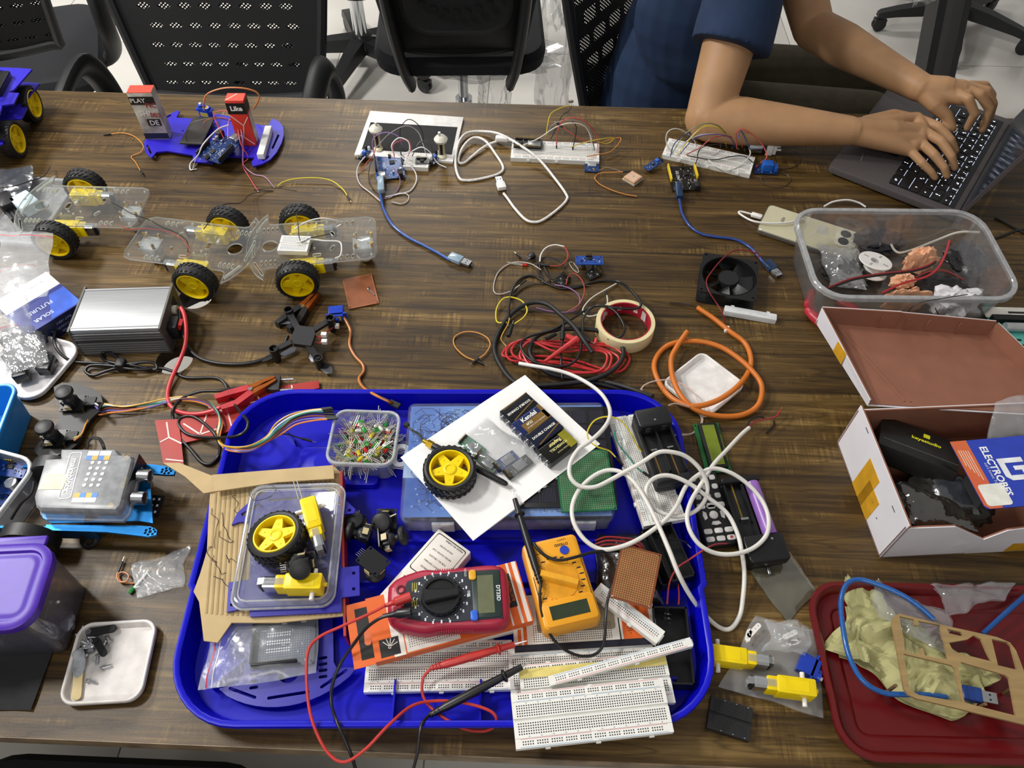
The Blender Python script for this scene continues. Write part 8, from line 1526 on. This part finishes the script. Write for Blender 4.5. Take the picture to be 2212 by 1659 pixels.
text('MADE IN CHINA', 3.6, t, T(L*.1, W*.44, 19.3, 180), INK); MB().box(-L*.02, -W*.18, 19.05, L*.7, 12, .2).build('black_block', INK, t); MB().at(T(0, -W*.18, 19.3)).box(-8, 0, 0, 3, 9, .2).box(2, 0, 0, 5, 9, .2).build('white_mark', CW, t)
for i, s in enumerate(('FREE SOLDERLESS', 'PRODUCT SUITABLE', 'FOR ALL CIRCUITS', 'NICKEL PLATED CLIP', 'VALUE PLATED')): text(s, 3, t, T(0, W*(.06+.075*i), 19.3, 180), INK)
X, L = A2((962, 1388), (1114, 1352), 30); o = MB().rbox(0, 0, 0, L+40, 30, 14, 1, .3).build('cream_carton', CW, None, base(X, 14)@T(-14, 12)); tag(o, 'cream carton showing its long side below the red multimeter', 'carton')
X, L, W = R4((1104, 1408), (1408, 1392), (1420, 1270), (1112, 1290), 24); t = thing('breadboard_carton', 'white carton with breadboard picture and orange corner under the yellow multimeter', 'carton', base(X, 10)); MB().box(0, 0, 0, L, W, 13.6).build('carton', CW, t); MB().box(L*.36, -3, 13.5, L*.2, W*.9, .3).build('orange_panel', OR, t); text('-102', 7, t, T(L*.31, -W*.2, 14, 90), INK); MB().box(L*.24, 0, 13.5, 1.4, W, .3).build('black_line', INK, t); MB().box(0, -W/2+4, 13.5, L, 8, .35).build('navy_band', mat('#0e0f24', .5), t)
for x in (-L*.46, -L*.42): MB().box(x, 0, 13.5, 4, W, .3).build('orange_stripe', OR, t)
MB().quads([(-L*.36+i*2.54, -W/2+11+j*2.54, 13.9) for i in range(36) for j in range(8)], 1.1, 1.1).build('picture_dots', HOLE, t, kind='stuff', angle=0); MB().rbox(-L*.06, 4, 13.5, L*.55, W*.5, .3, 4, n=3).build('grey_picture', mat('#9c8f78', .5), t)
# ---- breadboards at the front
X, L, W = R4((790, 1478), (1100, 1472), (1104, 1392), (796, 1398), 20); breadboard('breadboard at the bottom of the tray in front of the cartons', base(X, 6))
X, L, W = R4((1117, 1618), (1449, 1581), (1431, 1466), (1107, 1500), 44); XF = X; breadboard('frontmost breadboard hanging over the near tray rim', base(X, 37)); X2, L, W = R4((1130, 1545), (1456, 1504), (1443, 1438), (1120, 1462), 30); breadboard('breadboard half hidden under the frontmost one', base(X2, 24)@T(0, 4)); X3, L, W = R4((1112, 1500), (1440, 1470), (1398, 1400), (1103, 1414), 22); breadboard('lowest breadboard of the front stack with only its far rail showing', base(X3, 12)@T(-2, 2))
X, L = A2((1122, 1455), (1440, 1424), 36); t = tag(MB().box(0, 0, 0, L, 10, .8).build('yellow_tape_strip', mat('#e3d27c', .5), None, base(X, 33)), 'pale yellow tape strip between the front breadboards', 'tape'); X, L = A2((1192, 1468), (1489, 1388), 44); rail_strip('loose breadboard power rail lying across the front breadboards', base(X, 35)@T(ry=-1.5)); X, L = A2((1326, 1300), (1446, 1392), 34, 0); rail_strip('breadboard power rail slanting from under the brown perfboard', base(X, 26)@T(20, 0), 90, 18)
# ---- zip bag with prototyping board
X, L, W = R4((540, 1440), (680, 1426), (676, 1330), (543, 1345), 32); X = base(X, 24); t = board('blue prototyping board sealed in the zip bag in the blue tray', X, 70, 54, mat('#27364e', .4, var=.15), 'prototyping_board', 'circuit board', [(22, 24, 6, 6, 4, mat('#b9b2a4', .4), 'push_button'), (0, 24, 6, 6, 4, mat('#b9b2a4', .4), 'push_button'), (-10, 23.5, 44, 3, 8, DBLK, 'socket_strip'), (-8, -23.5, 50, 3, 8, DBLK, 'socket_strip'), (-33, 0, 3, 44, 8, DBLK, 'socket_strip')], (), 0, 10)
MB().quads([(-26+i*2.7, -17+j*2.7, 1.66) for i in range(21) for j in range(13)], .9, .9).build('pads', mat('#8d97a8', .4), t, kind='stuff', angle=0); MB().quads([(-18+i*2.7, j, 1.72) for i in range(10) for j in (-9, -6, 0, 3, 9, 12)], 1.8, 1.5).build('bus_pads', SILK, t, kind='stuff', angle=0)
bag('zip_bag', 'clear zip bag with red seal holding the blue prototyping board', [(682, 1452), (428, 1494), (470, 1338), (688, 1304)], 22, 12, ZIP, seed=81, crumple=5, seal=[('#c23a4a', .014), ('#d9d5d8', .01)])
